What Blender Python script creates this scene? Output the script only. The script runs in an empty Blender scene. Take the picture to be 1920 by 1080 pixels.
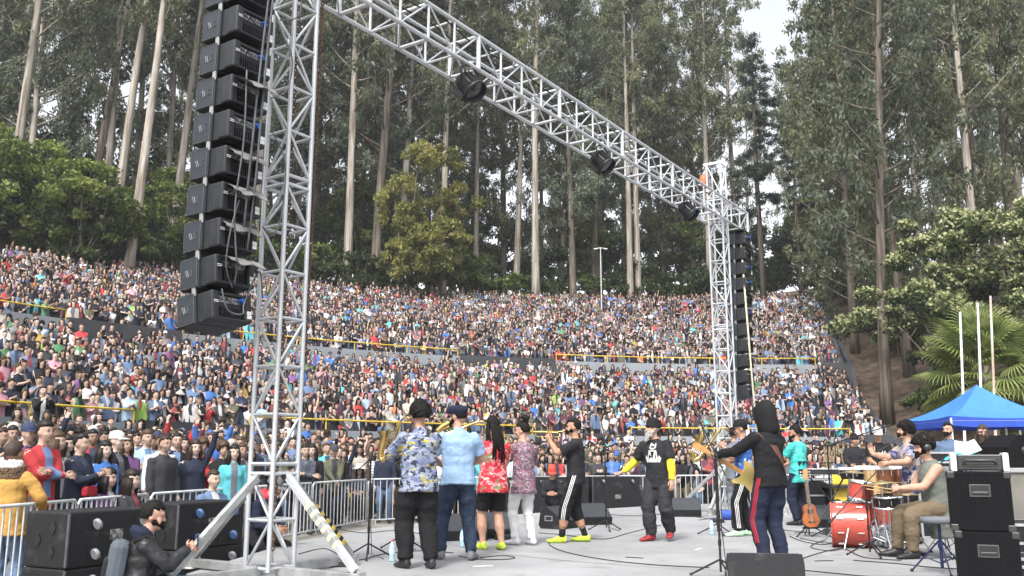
import bpy, bmesh, math, random
import numpy as np
from mathutils import Vector, Matrix, Quaternion
from mathutils.bvhtree import BVHTree
R = math.radians
random.seed(7)
rng = np.random.default_rng(7)
SC = bpy.context.scene
COL = SC.collection

# ------------------------------------------------------------------ camera
F = 1700.0                      # focal length in pixels of the 1920 px wide photograph
PITCH = R(10.66)
CAMZ = 1.15
cam_d = bpy.data.cameras.new('camera'); cam = bpy.data.objects.new('camera', cam_d); COL.objects.link(cam)
cam_d.sensor_width = 36.0; cam_d.lens = 36.0 * F / 1920.0
cam_d.clip_start = 0.05; cam_d.clip_end = 2000
cam.location = (0, 0, CAMZ); cam.rotation_euler = (R(90) + PITCH, 0, 0)
SC.camera = cam

# ------------------------------------------------------------------ world, sun, exposure
SUN_EL, SUN_AZ = R(52), R(200)
w = bpy.data.worlds.new('World'); SC.world = w; w.use_nodes = True
wn, wl = w.node_tree.nodes, w.node_tree.links
wn.clear()
sky = wn.new('ShaderNodeTexSky'); sky.sky_type = 'NISHITA'; sky.sun_disc = False
sky.sun_elevation = SUN_EL; sky.sun_rotation = SUN_AZ; sky.air_density = 1.0; sky.dust_density = 4.0; sky.ozone_density = 1.0
hsv = wn.new('ShaderNodeHueSaturation'); hsv.inputs['Saturation'].default_value = 0.22
bg = wn.new('ShaderNodeBackground'); bg.inputs['Strength'].default_value = 0.15
wo = wn.new('ShaderNodeOutputWorld')
wl.new(sky.outputs[0], hsv.inputs['Color']); wl.new(hsv.outputs[0], bg.inputs['Color']); wl.new(bg.outputs[0], wo.inputs['Surface'])
sun_d = bpy.data.lights.new('sun', 'SUN'); sun_d.energy = 1.5; sun_d.angle = R(10); sun_d.color = (1, .96, .9)
sun = bpy.data.objects.new('sun', sun_d); COL.objects.link(sun)
_sd = Vector((math.sin(SUN_AZ) * math.cos(SUN_EL), math.cos(SUN_AZ) * math.cos(SUN_EL), math.sin(SUN_EL)))
sun.rotation_euler = (-_sd).to_track_quat('-Z', 'Y').to_euler()
vs = SC.view_settings
vs.view_transform = 'Standard'; vs.look = 'None'; vs.gamma = 1; vs.use_curve_mapping = False; vs.exposure = 1.3
SC.render.engine = 'CYCLES'
SC.cycles.max_bounces = 6; SC.cycles.diffuse_bounces = 3; SC.cycles.glossy_bounces = 2; SC.cycles.transmission_bounces = 4
SC.cycles.transparent_max_bounces = 6; SC.cycles.caustics_reflective = False; SC.cycles.caustics_refractive = False

# ------------------------------------------------------------------ picture <-> place
CP, SP = math.cos(PITCH), math.sin(PITCH)
def ray(px, py):
    u, v = (px - 960) / F, (540 - py) / F
    return Vector((u, CP - v * SP, v * CP + SP))
def at(px, py, z):                       # the point of the level z that is seen at a pixel
    d = ray(px, py); t = (z - CAMZ) / d.z
    return Vector((d.x * t, d.y * t, z))
def atY(px, py, Y):                      # the point at forward distance Y
    d = ray(px, py); t = Y / d.y
    return Vector((d.x * t, Y, CAMZ + d.z * t))
def pix(p):
    x, y, z = p[0], p[1], p[2] - CAMZ
    dz = y * CP + z * SP; v = (-y * SP + z * CP) / dz
    return 960 + F * x / dz, 540 - F * v, dz

# ------------------------------------------------------------------ objects
def prop(o, label=None, cat=None, group=None, kind=None):
    if label: o['label'] = label
    if cat: o['category'] = cat
    if group: o['group'] = group
    if kind: o['kind'] = kind
    return o
def empty(name, loc, label, cat, group=None, rz=0):
    o = bpy.data.objects.new(name, None); COL.objects.link(o); o.location = loc; o.rotation_euler = (0, 0, rz)
    o.empty_display_size = .2
    return prop(o, label, cat, group)
def link(name, me, parent=None, loc=None, rz=0):
    o = bpy.data.objects.new(name, me); COL.objects.link(o)
    if parent: o.parent = parent
    if loc is not None: o.location = loc
    if rz: o.rotation_euler = (0, 0, rz)
    return o
def copy_tree(o, parent=None):
    c = o.copy(); COL.objects.link(c); c.parent = parent
    if parent: c.matrix_parent_inverse = o.matrix_parent_inverse
    for ch in [x for x in KIDS.get(o, [])]: KIDS.setdefault(c, []).append(copy_tree(ch, c))
    return c
KIDS = {}
def kid(o):                               # remember children of a thing that will be copied
    KIDS.setdefault(o.parent, []).append(o); return o

class MB:
    """collects shapes; build() links them as ONE mesh object"""
    def __init__(s): s.v = []; s.f = []; s.m = []; s.sm = []
    def add(s, vs, fs, mi=0, smooth=False):
        b = len(s.v); s.v.extend([tuple(p) for p in vs])
        for f in fs: s.f.append(tuple(i + b for i in f)); s.m.append(mi); s.sm.append(smooth)
        return s
    def box(s, c, size, mi=0, M=None):
        hx, hy, hz = size[0] / 2, size[1] / 2, size[2] / 2
        P = [Vector((x * hx, y * hy, z * hz)) for z in (-1, 1) for y in (-1, 1) for x in (-1, 1)]
        if M is not None: P = [M @ p for p in P]
        P = [p + Vector(c) for p in P]
        return s.add(P, [(0, 2, 3, 1), (4, 5, 7, 6), (0, 1, 5, 4), (2, 6, 7, 3), (0, 4, 6, 2), (1, 3, 7, 5)], mi)
    def bbox(s, c, size, bev, mi=0, M=None):        # box with chamfered edges
        h = [k / 2 for k in size]; b = min(bev, min(h) * .9)
        bm = bmesh.new(); bmesh.ops.create_cube(bm, size=1)
        for q in bm.verts: q.co = Vector((q.co.x * size[0], q.co.y * size[1], q.co.z * size[2]))
        bmesh.ops.bevel(bm, geom=list(bm.edges), offset=b, segments=2, affect='EDGES', profile=.5)
        bm.verts.index_update()
        P = [(M @ q.co if M is not None else q.co) + Vector(c) for q in bm.verts]
        s.add(P, [[q.index for q in f.verts] for f in bm.faces], mi, False); bm.free(); return s
    def tube(s, a, b, r, r2=None, n=8, mi=0, cap=True, smooth=True):
        a, b = Vector(a), Vector(b); r2 = r if r2 is None else r2
        d = (b - a)
        if d.length < 1e-6: return s
        q = d.to_track_quat('Z', 'Y'); x, y = q @ Vector((1, 0, 0)), q @ Vector((0, 1, 0))
        P = []
        for c, rr in ((a, r), (b, r2)):
            for i in range(n):
                t = 2 * math.pi * i / n; P.append(c + x * (rr * math.cos(t)) + y * (rr * math.sin(t)))
        s.add(P, [(i, (i + 1) % n, n + (i + 1) % n, n + i) for i in range(n)], mi, smooth)
        if cap:
            s.add(P[:n], [tuple(range(n))[::-1]], mi); s.add(P[n:], [tuple(range(n))], mi)
        return s
    def path(s, pts, r, n=6, mi=0, smooth=True, cap=True):
        pts = [Vector(p) for p in pts]; rs = r if isinstance(r, (list, tuple)) else [r] * len(pts)
        P = []; up = None
        for i, p in enumerate(pts):
            d = (pts[min(i + 1, len(pts) - 1)] - pts[max(i - 1, 0)]).normalized()
            if up is None: up = d.orthogonal().normalized()
            up = (up - d * up.dot(d)); up = up.normalized() if up.length > 1e-5 else d.orthogonal().normalized()
            y = d.cross(up)
            for k in range(n):
                t = 2 * math.pi * k / n; P.append(p + (up * math.cos(t) + y * math.sin(t)) * rs[i])
        fs = [(i * n + k, i * n + (k + 1) % n, (i + 1) * n + (k + 1) % n, (i + 1) * n + k) for i in range(len(pts) - 1) for k in range(n)]
        if cap: fs += [tuple(range(n))[::-1], tuple((len(pts) - 1) * n + k for k in range(n))]
        return s.add(P, fs, mi, smooth)
    def lathe(s, prof, n=16, mi=0, M=None, smooth=True, close=True):   # prof: [(r, z)]
        P = []
        for r_, z in prof:
            for k in range(n):
                t = 2 * math.pi * k / n; p = Vector((r_ * math.cos(t), r_ * math.sin(t), z)); P.append(M @ p if M is not None else p)
        m = len(prof)
        fs = [(i * n + k, i * n + (k + 1) % n, (i + 1) * n + (k + 1) % n, (i + 1) * n + k) for i in range(m - 1) for k in range(n)]
        s.add(P, fs, mi, smooth)
        if close:
            if prof[0][0] > 1e-4: s.add(P[:n], [tuple(range(n))[::-1]], mi)
            if prof[-1][0] > 1e-4: s.add(P[-n:], [tuple(range(n))], mi)
        return s
    def prism(s, poly, depth, mi=0, M=None):            # poly in XZ, extruded along Y (centred)
        n = len(poly)
        P = [Vector((x, -depth / 2, z)) for x, z in poly] + [Vector((x, depth / 2, z)) for x, z in poly]
        if M is not None: P = [M @ p for p in P]
        fs = [tuple(range(n)), tuple(range(2 * n - 1, n - 1, -1))] + [(i, n + i, n + (i + 1) % n, (i + 1) % n) for i in range(n)]
        return s.add(P, fs, mi)
    def ball(s, c, r, mi=0, n=10, M=None):              # r: number or (rx, ry, rz)
        r = (r, r, r) if not isinstance(r, (tuple, list)) else r
        m = max(4, n // 2); prof = []
        P = []
        for i in range(m + 1):
            a = math.pi * i / m
            for k in range(n):
                t = 2 * math.pi * k / n
                p = Vector((r[0] * math.sin(a) * math.cos(t), r[1] * math.sin(a) * math.sin(t), -r[2] * math.cos(a)))
                P.append((M @ p if M is not None else p) + Vector(c))
        fs = [(i * n + k, i * n + (k + 1) % n, (i + 1) * n + (k + 1) % n, (i + 1) * n + k) for i in range(m) for k in range(n)]
        return s.add(P, fs, mi, True)
    def mesh(s, name, mats):
        me = bpy.data.meshes.new(name); me.from_pydata(s.v, [], s.f); 
        for m in (mats if isinstance(mats, (list, tuple)) else [mats]): me.materials.append(m)
        me.polygons.foreach_set('material_index', s.m); me.polygons.foreach_set('use_smooth', s.sm)
        me.validate(); me.update(); return me
    def build(s, name, mats, parent=None, loc=None, rz=0):
        return link(name, s.mesh(name, mats), parent, loc, rz)

# ------------------------------------------------------------------ materials
def mat(name, col, rough=.6, metal=0, var=.12, scale=6, bump=0, bscale=60, col2=None, spec=.5, rnd=0, coord='Object', detail=4, fac=(.35, .65)):
    m = bpy.data.materials.new(name); m.use_nodes = True
    n, l = m.node_tree.nodes, m.node_tree.links; b = n['Principled BSDF']
    b.inputs['Roughness'].default_value = rough; b.inputs['Metallic'].default_value = metal; b.inputs['Specular IOR Level'].default_value = spec
    tc = n.new('ShaderNodeTexCoord')
    c2 = col2 if col2 else tuple(c * (1 - 2 * var) for c in col)
    nz = n.new('ShaderNodeTexNoise'); nz.inputs['Scale'].default_value = scale; nz.inputs['Detail'].default_value = detail
    l.new(tc.outputs[coord], nz.inputs['Vector'])
    rp = n.new('ShaderNodeValToRGB'); e = rp.color_ramp.elements
    e[0].position = fac[0]; e[1].position = fac[1]; e[0].color = (*c2, 1); e[1].color = (*col, 1)
    l.new(nz.outputs['Fac'], rp.inputs['Fac'])
    out = rp.outputs[0]
    if rnd:
        oi = n.new('ShaderNodeObjectInfo'); hs = n.new('ShaderNodeHueSaturation')
        mr = n.new('ShaderNodeMapRange'); mr.inputs['To Min'].default_value = 1 - rnd; mr.inputs['To Max'].default_value = 1 + rnd
        l.new(oi.outputs['Random'], mr.inputs['Value']); l.new(mr.outputs[0], hs.inputs['Value']); l.new(out, hs.inputs['Color']); out = hs.outputs[0]
    l.new(out, b.inputs['Base Color'])
    if bump:
        nb = n.new('ShaderNodeTexNoise'); nb.inputs['Scale'].default_value = bscale; nb.inputs['Detail'].default_value = 5
        l.new(tc.outputs[coord], nb.inputs['Vector'])
        bp = n.new('ShaderNodeBump'); bp.inputs['Strength'].default_value = bump; bp.inputs['Distance'].default_value = .02
        l.new(nb.outputs['Fac'], bp.inputs['Height']); l.new(bp.outputs[0], b.inputs['Normal'])
    return m
M = {}
M['steel'] = mat('galvanised_steel', (.66, .68, .70), .42, .3, .1, 9, .05, 40)
M['alu'] = mat('aluminium_tube', (.58, .60, .62), .38, .4, .06, 7)
M['greysteel'] = mat('grey_steel_beam', (.45, .46, .46), .45, .5, .18, 7, .08, 30)
M['black'] = mat('black_paint', (.014, .014, .016), .5, 0, .2, 8)
M['blackmetal'] = mat('black_metal', (.02, .02, .022), .42, .3, .2, 12)
M['rubber'] = mat('black_rubber', (.012, .012, .012), .8)
M['chrome'] = mat('chrome', (.82, .83, .85), .12, 1, .05)
M['brass'] = mat('brass', (.72, .52, .20), .25, .95, .15, 12)
M['white'] = mat('white_plastic', (.78, .78, .76), .45, 0, .05)
M['yellow'] = mat('yellow_paint', (.72, .50, .045), .5, 0, .15, 5, .05)
M['scuffblack'] = mat('scuffed_black_wood', (.0095, .010, .012), .6, 0, .2, 5, .3, 90, col2=(.055, .056, .06), fac=(.24, .42), spec=.35, detail=9)
M['redplastic'] = mat('red_plastic', (.55, .03, .03), .4)
M['water'] = mat('water_bottle_plastic', (.42, .62, .74), .08, 0, .1, 20, spec=.8)
M['label'] = mat('bottle_label', (.25, .45, .7), .5, 0, .3, 40, col2=(.8, .82, .85))
# ================================================================== SETTING
CX, CY = 16.6, 15.0                       # centre of the amphitheatre's arcs
R1, R2, R3 = 31.0, 43.0, 58.0
def pol(r, a): return (CX + r * math.sin(a), CY + r * math.cos(a))
def amax(r): return R(4.6 + (r - R1) / (R3 - R1) * 4.6)
AMIN = R(-86)
def ang_at(px, r):                        # bearing where a pixel column meets the arc r
    u = (px - 960) / F / (CP + .0)
    lo = None
    for k in range(1000):
        a = AMIN + (R(25) - AMIN) * k / 999
        x, y = pol(r, a)
        s = x / max(y, .1) - u
        if lo is not None and lo[1] < 0 <= s: return a
        lo = (a, s)
    return R(0)
def sstep(x, a, b):
    t = np.clip((x - a) / (b - a), 0, 1); return t * t * (3 - 2 * t)
def prof(r): return np.interp(r, [0, 22, 31, 43, 58, 67, 95, 200, 400], [-.45, -.45, .35, 4.6, 10.9, 14.0, 21.5, 37, 41])
def terrain(x, y):
    x = np.asarray(x, float); y = np.asarray(y, float)
    dx, dy = x - CX, y - CY; r = np.hypot(dx, dy); a = np.degrees(np.arctan2(dx, dy))
    wgt = sstep(a, -140, -100) * (1 - sstep(a, 35, 85))
    h = -.45 + (prof(r) + .45) * wgt
    # the bank that rises to the right of the stands
    ex = np.interp(y, [20, 46.3, 73, 140], [20, 20.6, 27.5, 40])
    d = np.clip(x - ex, 0, 60)
    h = h + d * .33 * sstep(y, 27, 42) * np.clip(1 - (r - 60) / 60, .2, 1)
    h = h + (np.sin(x * .9 + 1.3 * np.sin(y * .7)) * np.cos(y * .8 + x * .3)) * .14 * sstep(d, .4, 3) * sstep(y, 30, 40)
    return h
def th(x, y): return float(terrain(x, y))

M['soil'] = mat('leaf_litter_soil', (.15, .105, .07), .9, 0, .25, 1.6, .5, 9, col2=(.055, .04, .028), detail=8)
M['grass'] = mat('hill_grass', (.09, .16, .035), .8, 0, .3, 2.5)
M['concrete'] = mat('stage_concrete', (.325, .33, .34), .75, 0, .06, .8, .12, 40, col2=(.235, .24, .247), detail=10, fac=(.3, .7))
M['floorc'] = mat('old_floor_concrete', (.25, .235, .205), .85, 0, .2, 1.2, .2, 25, detail=8)
M['step'] = mat('terrace_concrete', (.13, .13, .135), .85, 0, .2, 1.5)
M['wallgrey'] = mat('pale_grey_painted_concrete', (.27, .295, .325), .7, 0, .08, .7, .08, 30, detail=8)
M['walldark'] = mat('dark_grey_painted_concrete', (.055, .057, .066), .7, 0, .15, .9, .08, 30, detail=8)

def worn_concrete(m):
    n, l = m.node_tree.nodes, m.node_tree.links; b = n['Principled BSDF']; src = b.inputs['Base Color'].links[0].from_socket; tc = [q for q in n if q.type == 'TEX_COORD'][0]
    def layer(src, sc, lo, hi, col, amt, dist=0.0):
        nz = n.new('ShaderNodeTexNoise'); nz.inputs['Scale'].default_value = sc; nz.inputs['Detail'].default_value = 6; nz.inputs['Distortion'].default_value = dist; l.new(tc.outputs['Object'], nz.inputs['Vector'])
        mr = n.new('ShaderNodeMapRange'); mr.inputs['From Min'].default_value = lo; mr.inputs['From Max'].default_value = hi; mr.inputs['To Max'].default_value = amt; l.new(nz.outputs['Fac'], mr.inputs['Value'])
        mx = n.new('ShaderNodeMix'); mx.data_type = 'RGBA'; mx.inputs[7].default_value = (*col, 1); l.new(src, mx.inputs[6]); l.new(mr.outputs[0], mx.inputs[0]); return mx.outputs[2]
    src = layer(src, .35, .48, .66, (.20, .20, .205), .55, 1.5); src = layer(src, 2.6, .60, .70, (.15, .148, .145), .5, .6); src = layer(src, 9, .68, .74, (.09, .088, .085), .55); src = layer(src, 30, .70, .76, (.10, .10, .10), .4)
    l.new(src, b.inputs['Base Color'])
worn_concrete(M['concrete'])
def grid(name, xs, ys, zf, material, kind='structure', skip=None):
    X, Y = np.meshgrid(xs, ys); Z = zf(X, Y)
    v = np.stack([X, Y, Z], -1).reshape(-1, 3); n = len(xs)
    fs = [(j * n + i, j * n + i + 1, (j + 1) * n + i + 1, (j + 1) * n + i) for j in range(len(ys) - 1) for i in range(n - 1)]
    me = bpy.data.meshes.new(name); me.from_pydata(v.tolist(), [], fs); me.materials.append(material)
    me.polygons.foreach_set('use_smooth', [True] * len(fs)); me.update()
    return prop(link(name, me), kind=kind)
def tz(X, Y):
    h = terrain(X, Y)
    r = np.hypot(X - CX, Y - CY); a = np.degrees(np.arctan2(X - CX, Y - CY))
    am = 4.6 + (r - R1) / (R3 - R1) * 4.6
    rm = np.interp(a, [-90, -62, -38, 0, 10], [58, 58, 64, 67, 67.5])
    inside = (r < rm + .8) & (a < am - .3) & (a > -88) & (r > 18)
    return np.where(inside, h - 1.6, h - .03)
xs = np.concatenate([np.arange(-420, -70, 25), np.arange(-70, 70, 1.5), np.arange(70, 420, 25)])
ys = np.concatenate([np.arange(-300, -20, 25), np.arange(-20, 100, 1.5), np.arange(100, 500, 25)])
grid('hillside', xs, ys, tz, M['soil'])

# floor in front of the stage: one sector sheet that climbs gently to the first wall
rs = np.linspace(8, R1, 14); aa = np.linspace(R(-165), R(26), 96)
mb = MB(); P = []
def floor_z(r): return float(np.interp(r, [0, 20, 31], [-.4, -.4, .42]))
for r in rs:
    for a in aa: x, y = pol(r, a); P.append((x, y, floor_z(r)))
n = len(aa)
mb.add(P, [(i * n + j, i * n + j + 1, (i + 1) * n + j + 1, (i + 1) * n + j) for i in range(len(rs) - 1) for j in range(n - 1)], 0)
prop(mb.build('floor', M['floorc']), kind='structure')

# terraces
def rmax(a): return float(np.interp(math.degrees(a), [-90, -62, -38, 0, 10], [58, 58, 64, 67, 67.5]))
def amin_of(r): return AMIN if r <= 58 else R(float(np.interp(r, [58, 64, 67], [-62, -38, -2])))
def terrace(name, r0, r1, z0, z1, rows):
    mb = MB(); dr = (r1 - r0) / rows; dz = (z1 - z0) / (rows - 1); zs = []
    for k in range(rows):
        ra, rb = r0 + k * dr, r0 + (k + 1) * dr; z = z0 + k * dz; zs.append((ra, rb, z))
        A = np.linspace(amin_of(ra), amax((ra + rb) / 2), 60); P = []
        for a in A: P += [(*pol(ra, a), z - dz - .02), (*pol(ra, a), z), (*pol(rb, a), z)]
        fs = []
        for j in range(len(A) - 1):
            b = 3 * j; fs += [(b, b + 3, b + 4, b + 1), (b + 1, b + 4, b + 5, b + 2)]
        mb.add(P, fs, 0)
        # closed right-hand end
        a = A[-1]; mb.add([(*pol(ra, a), z - 2.2), (*pol(rb, a), z - 2.2), (*pol(rb, a), z), (*pol(ra, a), z)], [(0, 1, 2, 3)], 0)
    prop(mb.build(name, M['step']), kind='structure'); return zs
T1 = terrace('terrace_lower', R1 + .22, R2 - .02, 1.5, 5.3, 14)
T2 = terrace('terrace_upper', R2 + .24, 67.2, 6.3, 14.3, 27)

def arc_wall(name, r, th_, z0, z1, a0, a1, material, label=None, cat=None, group=None):
    A = np.linspace(a0, a1, max(3, int(abs(a1 - a0) * r / 1.2))); mb = MB(); P = []
    for a in A: P += [(*pol(r, a), z0), (*pol(r, a), z1), (*pol(r + th_, a), z1), (*pol(r + th_, a), z0)]
    fs = []
    for j in range(len(A) - 1):
        b = 4 * j
        for k in range(3): fs.append((b + k, b + 4 + k, b + 5 + k, b + 1 + k))
    fs += [(0, 1, 2, 3), (4 * len(A) - 1, 4 * len(A) - 2, 4 * len(A) - 3, 4 * len(A) - 4)]
    mb.add(P, fs, 0); o = mb.build(name, material); return prop(o, label, cat, group)
def arc_rail(r, z0, z, a0, a1, label, end_slope=None):
    A = np.linspace(a0, a1, max(3, int(abs(a1 - a0) * r / 1.0)))
    root = empty('safety_railing', (*pol(r, (a0 + a1) / 2), z0), label, 'railing', 'yellow railings on the terrace walls')
    mb = MB(); pts = [Vector((*pol(r, a), z)) for a in A]
    mb.path(pts, .034, 6); o = mb.build('top_rail', M['yellow'], root); o.matrix_parent_inverse = Matrix.Translation(-root.location)
    pm = MB(); pm.tube((0, 0, 0), (0, 0, z - z0 - .03), .03, n=6); me = pm.mesh('post', M['yellow'])
    npost = max(2, int(abs(a1 - a0) * r / 2.6))
    for a in np.linspace(a0, a1, npost):
        link('post', me, root, Vector((*pol(r, a), z0)) - root.location)
    return root
# lower wall: pale bays with railings, darker taller bays between them (seen at these pixel columns)
def bays(r, spans, z0, zl, zd, zr, nm, desc):
    prev = AMIN; 
    for i, (p0, p1, lab_w, lab_d) in enumerate(spans):
        a0 = AMIN if p0 is None else ang_at(p0, r); a1 = ang_at(p1, r) if p1 < 1600 else amax(r) - R(1.2)
        if a0 > prev + .002:
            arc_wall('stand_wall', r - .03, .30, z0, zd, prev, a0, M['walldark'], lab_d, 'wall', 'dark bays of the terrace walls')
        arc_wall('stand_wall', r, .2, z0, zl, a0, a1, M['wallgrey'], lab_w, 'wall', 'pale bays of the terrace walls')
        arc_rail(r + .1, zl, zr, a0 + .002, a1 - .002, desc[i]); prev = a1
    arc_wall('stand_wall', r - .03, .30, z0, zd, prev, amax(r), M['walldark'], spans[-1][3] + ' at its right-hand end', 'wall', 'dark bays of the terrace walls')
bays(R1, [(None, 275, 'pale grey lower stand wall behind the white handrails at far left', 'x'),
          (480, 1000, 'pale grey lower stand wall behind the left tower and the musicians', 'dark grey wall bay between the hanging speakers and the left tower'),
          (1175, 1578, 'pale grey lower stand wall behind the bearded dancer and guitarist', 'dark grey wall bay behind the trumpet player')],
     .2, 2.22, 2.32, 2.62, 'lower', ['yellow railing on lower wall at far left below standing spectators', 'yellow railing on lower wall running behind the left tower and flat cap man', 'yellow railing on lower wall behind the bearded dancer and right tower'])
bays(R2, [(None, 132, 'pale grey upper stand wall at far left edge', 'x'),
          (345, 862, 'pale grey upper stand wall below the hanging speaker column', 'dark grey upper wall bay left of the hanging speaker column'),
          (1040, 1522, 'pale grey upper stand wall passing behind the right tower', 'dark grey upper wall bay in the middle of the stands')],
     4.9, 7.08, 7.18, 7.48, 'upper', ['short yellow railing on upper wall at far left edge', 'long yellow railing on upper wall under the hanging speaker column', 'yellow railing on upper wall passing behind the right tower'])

# concrete flank wall that climbs along the right-hand edge of the stands
mb = MB(); P = []
rr = np.linspace(R1 - 2, R3 + 9, 34)
for r in rr:
    z = np.interp(r, [29, 31, 43, 43.3, 58, 67], [1.2, 1.9, 5.4, 6.8, 11.4, 14.4]); a = amax(r) + R(.1)
    x, y = pol(r, a); P += [(x, y, z - 2.5), (x, y, z), (x + .3, y, z), (x + .3, y, z - 2.5)]
fs = []
for j in range(len(rr) - 1):
    b = 4 * j; fs += [(b + k, b + 4 + k, b + 5 + k, b + 1 + k) for k in range(3)]
fs += [(0, 1, 2, 3), tuple(4 * len(rr) - 1 - k for k in range(4))]
mb.add(P, fs, 0); prop(mb.build('flank_wall', M['walldark']), 'sloping dark concrete wall along the right edge of the stands', 'wall')
# yellow stair in the lower terrace
mb = MB(); a0 = ang_at(1572, R1 + 1); a1 = ang_at(1594, R1 + 1)
st = empty('stair', (*pol(R1 + .3, a0), 1.5), 'yellow painted stair climbing the lower terrace near its right end', 'stair')
for k, (ra, rb, z) in enumerate(T1[:9]):
    for q in range(2):
        zz = z - .27 + .14 * (q + 1) + .02; r0_, r1_ = (ra + .425 * q, ra + .425 * (q + 1))
        m_ = MB(); P = [(*pol(r0_, a0), zz - .3), (*pol(r0_, a1), zz - .3), (*pol(r0_, a1), zz), (*pol(r0_, a0), zz), (*pol(r1_, a0), zz), (*pol(r1_, a1), zz), (*pol(r1_, a0), zz - .3), (*pol(r1_, a1), zz - .3)]
        m_.add(P, [(0, 1, 2, 3), (3, 2, 5, 4), (0, 3, 4, 6), (1, 7, 5, 2), (6, 4, 5, 7)], 0)
        o = m_.build('step', M['yellow'], st); o.matrix_parent_inverse = Matrix.Translation(-st.location)

# stage slab with its curved front edge
EDGE = [(-3.6, -8), (-3.45, 4), (-3.3, 9.8), (-3.1, 13), (-2.4, 15.6), (-1.1, 18), (.9, 20.6), (3.4, 23), (5.6, 24.5), (9, 25.8), (14, 26.6), (34, 26.6), (34, -8)]
mb = MB(); n = len(EDGE)
P = [(x, y, 0) for x, y in EDGE] + [(x, y, -.5) for x, y in EDGE]
mb.add(P, [tuple(range(n))[::-1]] + [(i, (i + 1) % n, n + (i + 1) % n, n + i) for i in range(n)], 0)
prop(mb.build('stage_floor', M['concrete']), kind='structure')
M['joint'] = mat('joint_filler', (.20, .20, .20), .9)
mb = MB()
def strip(pts, wd, z=.003):
    P = []
    for i, p in enumerate(pts):
        d = (Vector(pts[min(i + 1, len(pts) - 1)]) - Vector(pts[max(i - 1, 0)])).normalized(); nrm = Vector((-d.y, d.x)) * wd / 2
        P += [(p[0] + nrm.x, p[1] + nrm.y, z), (p[0] - nrm.x, p[1] - nrm.y, z)]
    mb.add(P, [(2 * i, 2 * i + 1, 2 * i + 3, 2 * i + 2) for i in range(len(pts) - 1)], 0)
strip([(4.2 + 5.6 * math.sin(t), 15.4 - 6.0 * math.cos(t)) for t in np.linspace(-1.9, 1.9, 60)], .018)
strip([(-3.2, 12.2), (1, 14.1), (8, 16.2), (16, 18)], .014)
prop(mb.build('expansion_joint', M['joint']), kind='structure')
# ================================================================== FOREST
def leaf_mat(name, c1, c2, c3, trans=.4, rnd=.22, csc=.35):
    m = bpy.data.materials.new(name); m.use_nodes = True
    n, l = m.node_tree.nodes, m.node_tree.links; b = n['Principled BSDF']; out = n['Material Output']
    b.inputs['Roughness'].default_value = .55; b.inputs['Specular IOR Level'].default_value = .35
    g = n.new('ShaderNodeNewGeometry'); tc = n.new('ShaderNodeTexCoord'); oi = n.new('ShaderNodeObjectInfo')
    nz = n.new('ShaderNodeTexNoise'); nz.inputs['Scale'].default_value = csc; nz.inputs['Detail'].default_value = 2
    l.new(tc.outputs['Object'], nz.inputs['Vector'])
    ad = n.new('ShaderNodeMath'); ad.operation = 'MULTIPLY_ADD'; ad.inputs[1].default_value = .55
    l.new(g.outputs['Random Per Island'], ad.inputs[0])
    sb = n.new('ShaderNodeMath'); sb.operation = 'MULTIPLY_ADD'; sb.inputs[1].default_value = 1.7; sb.inputs[2].default_value = -.62
    l.new(nz.outputs['Fac'], sb.inputs[0]); l.new(sb.outputs[0], ad.inputs[2])
    rp = n.new('ShaderNodeValToRGB'); e = rp.color_ramp.elements; e[0].position = .1; e[1].position = .9
    e[0].color = (*c1, 1); e[1].color = (*c3, 1); k = e.new(.5); k.color = (*c2, 1)
    l.new(ad.outputs[0], rp.inputs['Fac'])
    hs = n.new('ShaderNodeHueSaturation'); mr = n.new('ShaderNodeMapRange'); mr.inputs['To Min'].default_value = 1 - rnd; mr.inputs['To Max'].default_value = 1 + rnd
    l.new(oi.outputs['Random'], mr.inputs['Value']); l.new(mr.outputs[0], hs.inputs['Value']); l.new(rp.outputs[0], hs.inputs['Color'])
    l.new(hs.outputs[0], b.inputs['Base Color'])
    tr = n.new('ShaderNodeBsdfTranslucent'); mx = n.new('ShaderNodeMixShader'); mx.inputs[0].default_value = trans
    l.new(hs.outputs[0], tr.inputs['Color']); l.new(b.outputs[0], mx.inputs[1]); l.new(tr.outputs[0], mx.inputs[2]); l.new(mx.outputs[0], out.inputs['Surface'])
    return m
M['eucleaf'] = leaf_mat('eucalyptus_leaves', (.058, .076, .052), (.128, .160, .106), (.235, .262, .18))
M['eucleaf2'] = leaf_mat('eucalyptus_leaves_olive', (.060, .076, .042), (.140, .162, .085), (.255, .262, .145))
M['broadleaf'] = leaf_mat('broad_green_leaves', (.026, .046, .013), (.095, .14, .028), (.27, .31, .075))
M['acacialeaf'] = leaf_mat('acacia_leaves', (.08, .095, .025), (.23, .24, .065), (.44, .40, .13))
M['bloom'] = leaf_mat('cream_blossom', (.16, .19, .08), (.25, .27, .12), (.36, .37, .20), trans=.1, rnd=.05)
M['pineleaf'] = leaf_mat('pine_needles', (.016, .028, .018), (.034, .055, .034), (.065, .09, .05), trans=.1)
M['shrubleaf'] = leaf_mat('shrub_leaves', (.022, .036, .016), (.05, .078, .028), (.10, .14, .045))
M['palmleaf'] = leaf_mat('palm_leaves', (.075, .11, .025), (.19, .24, .065), (.36, .39, .16), rnd=.02, csc=1.5)
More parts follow.
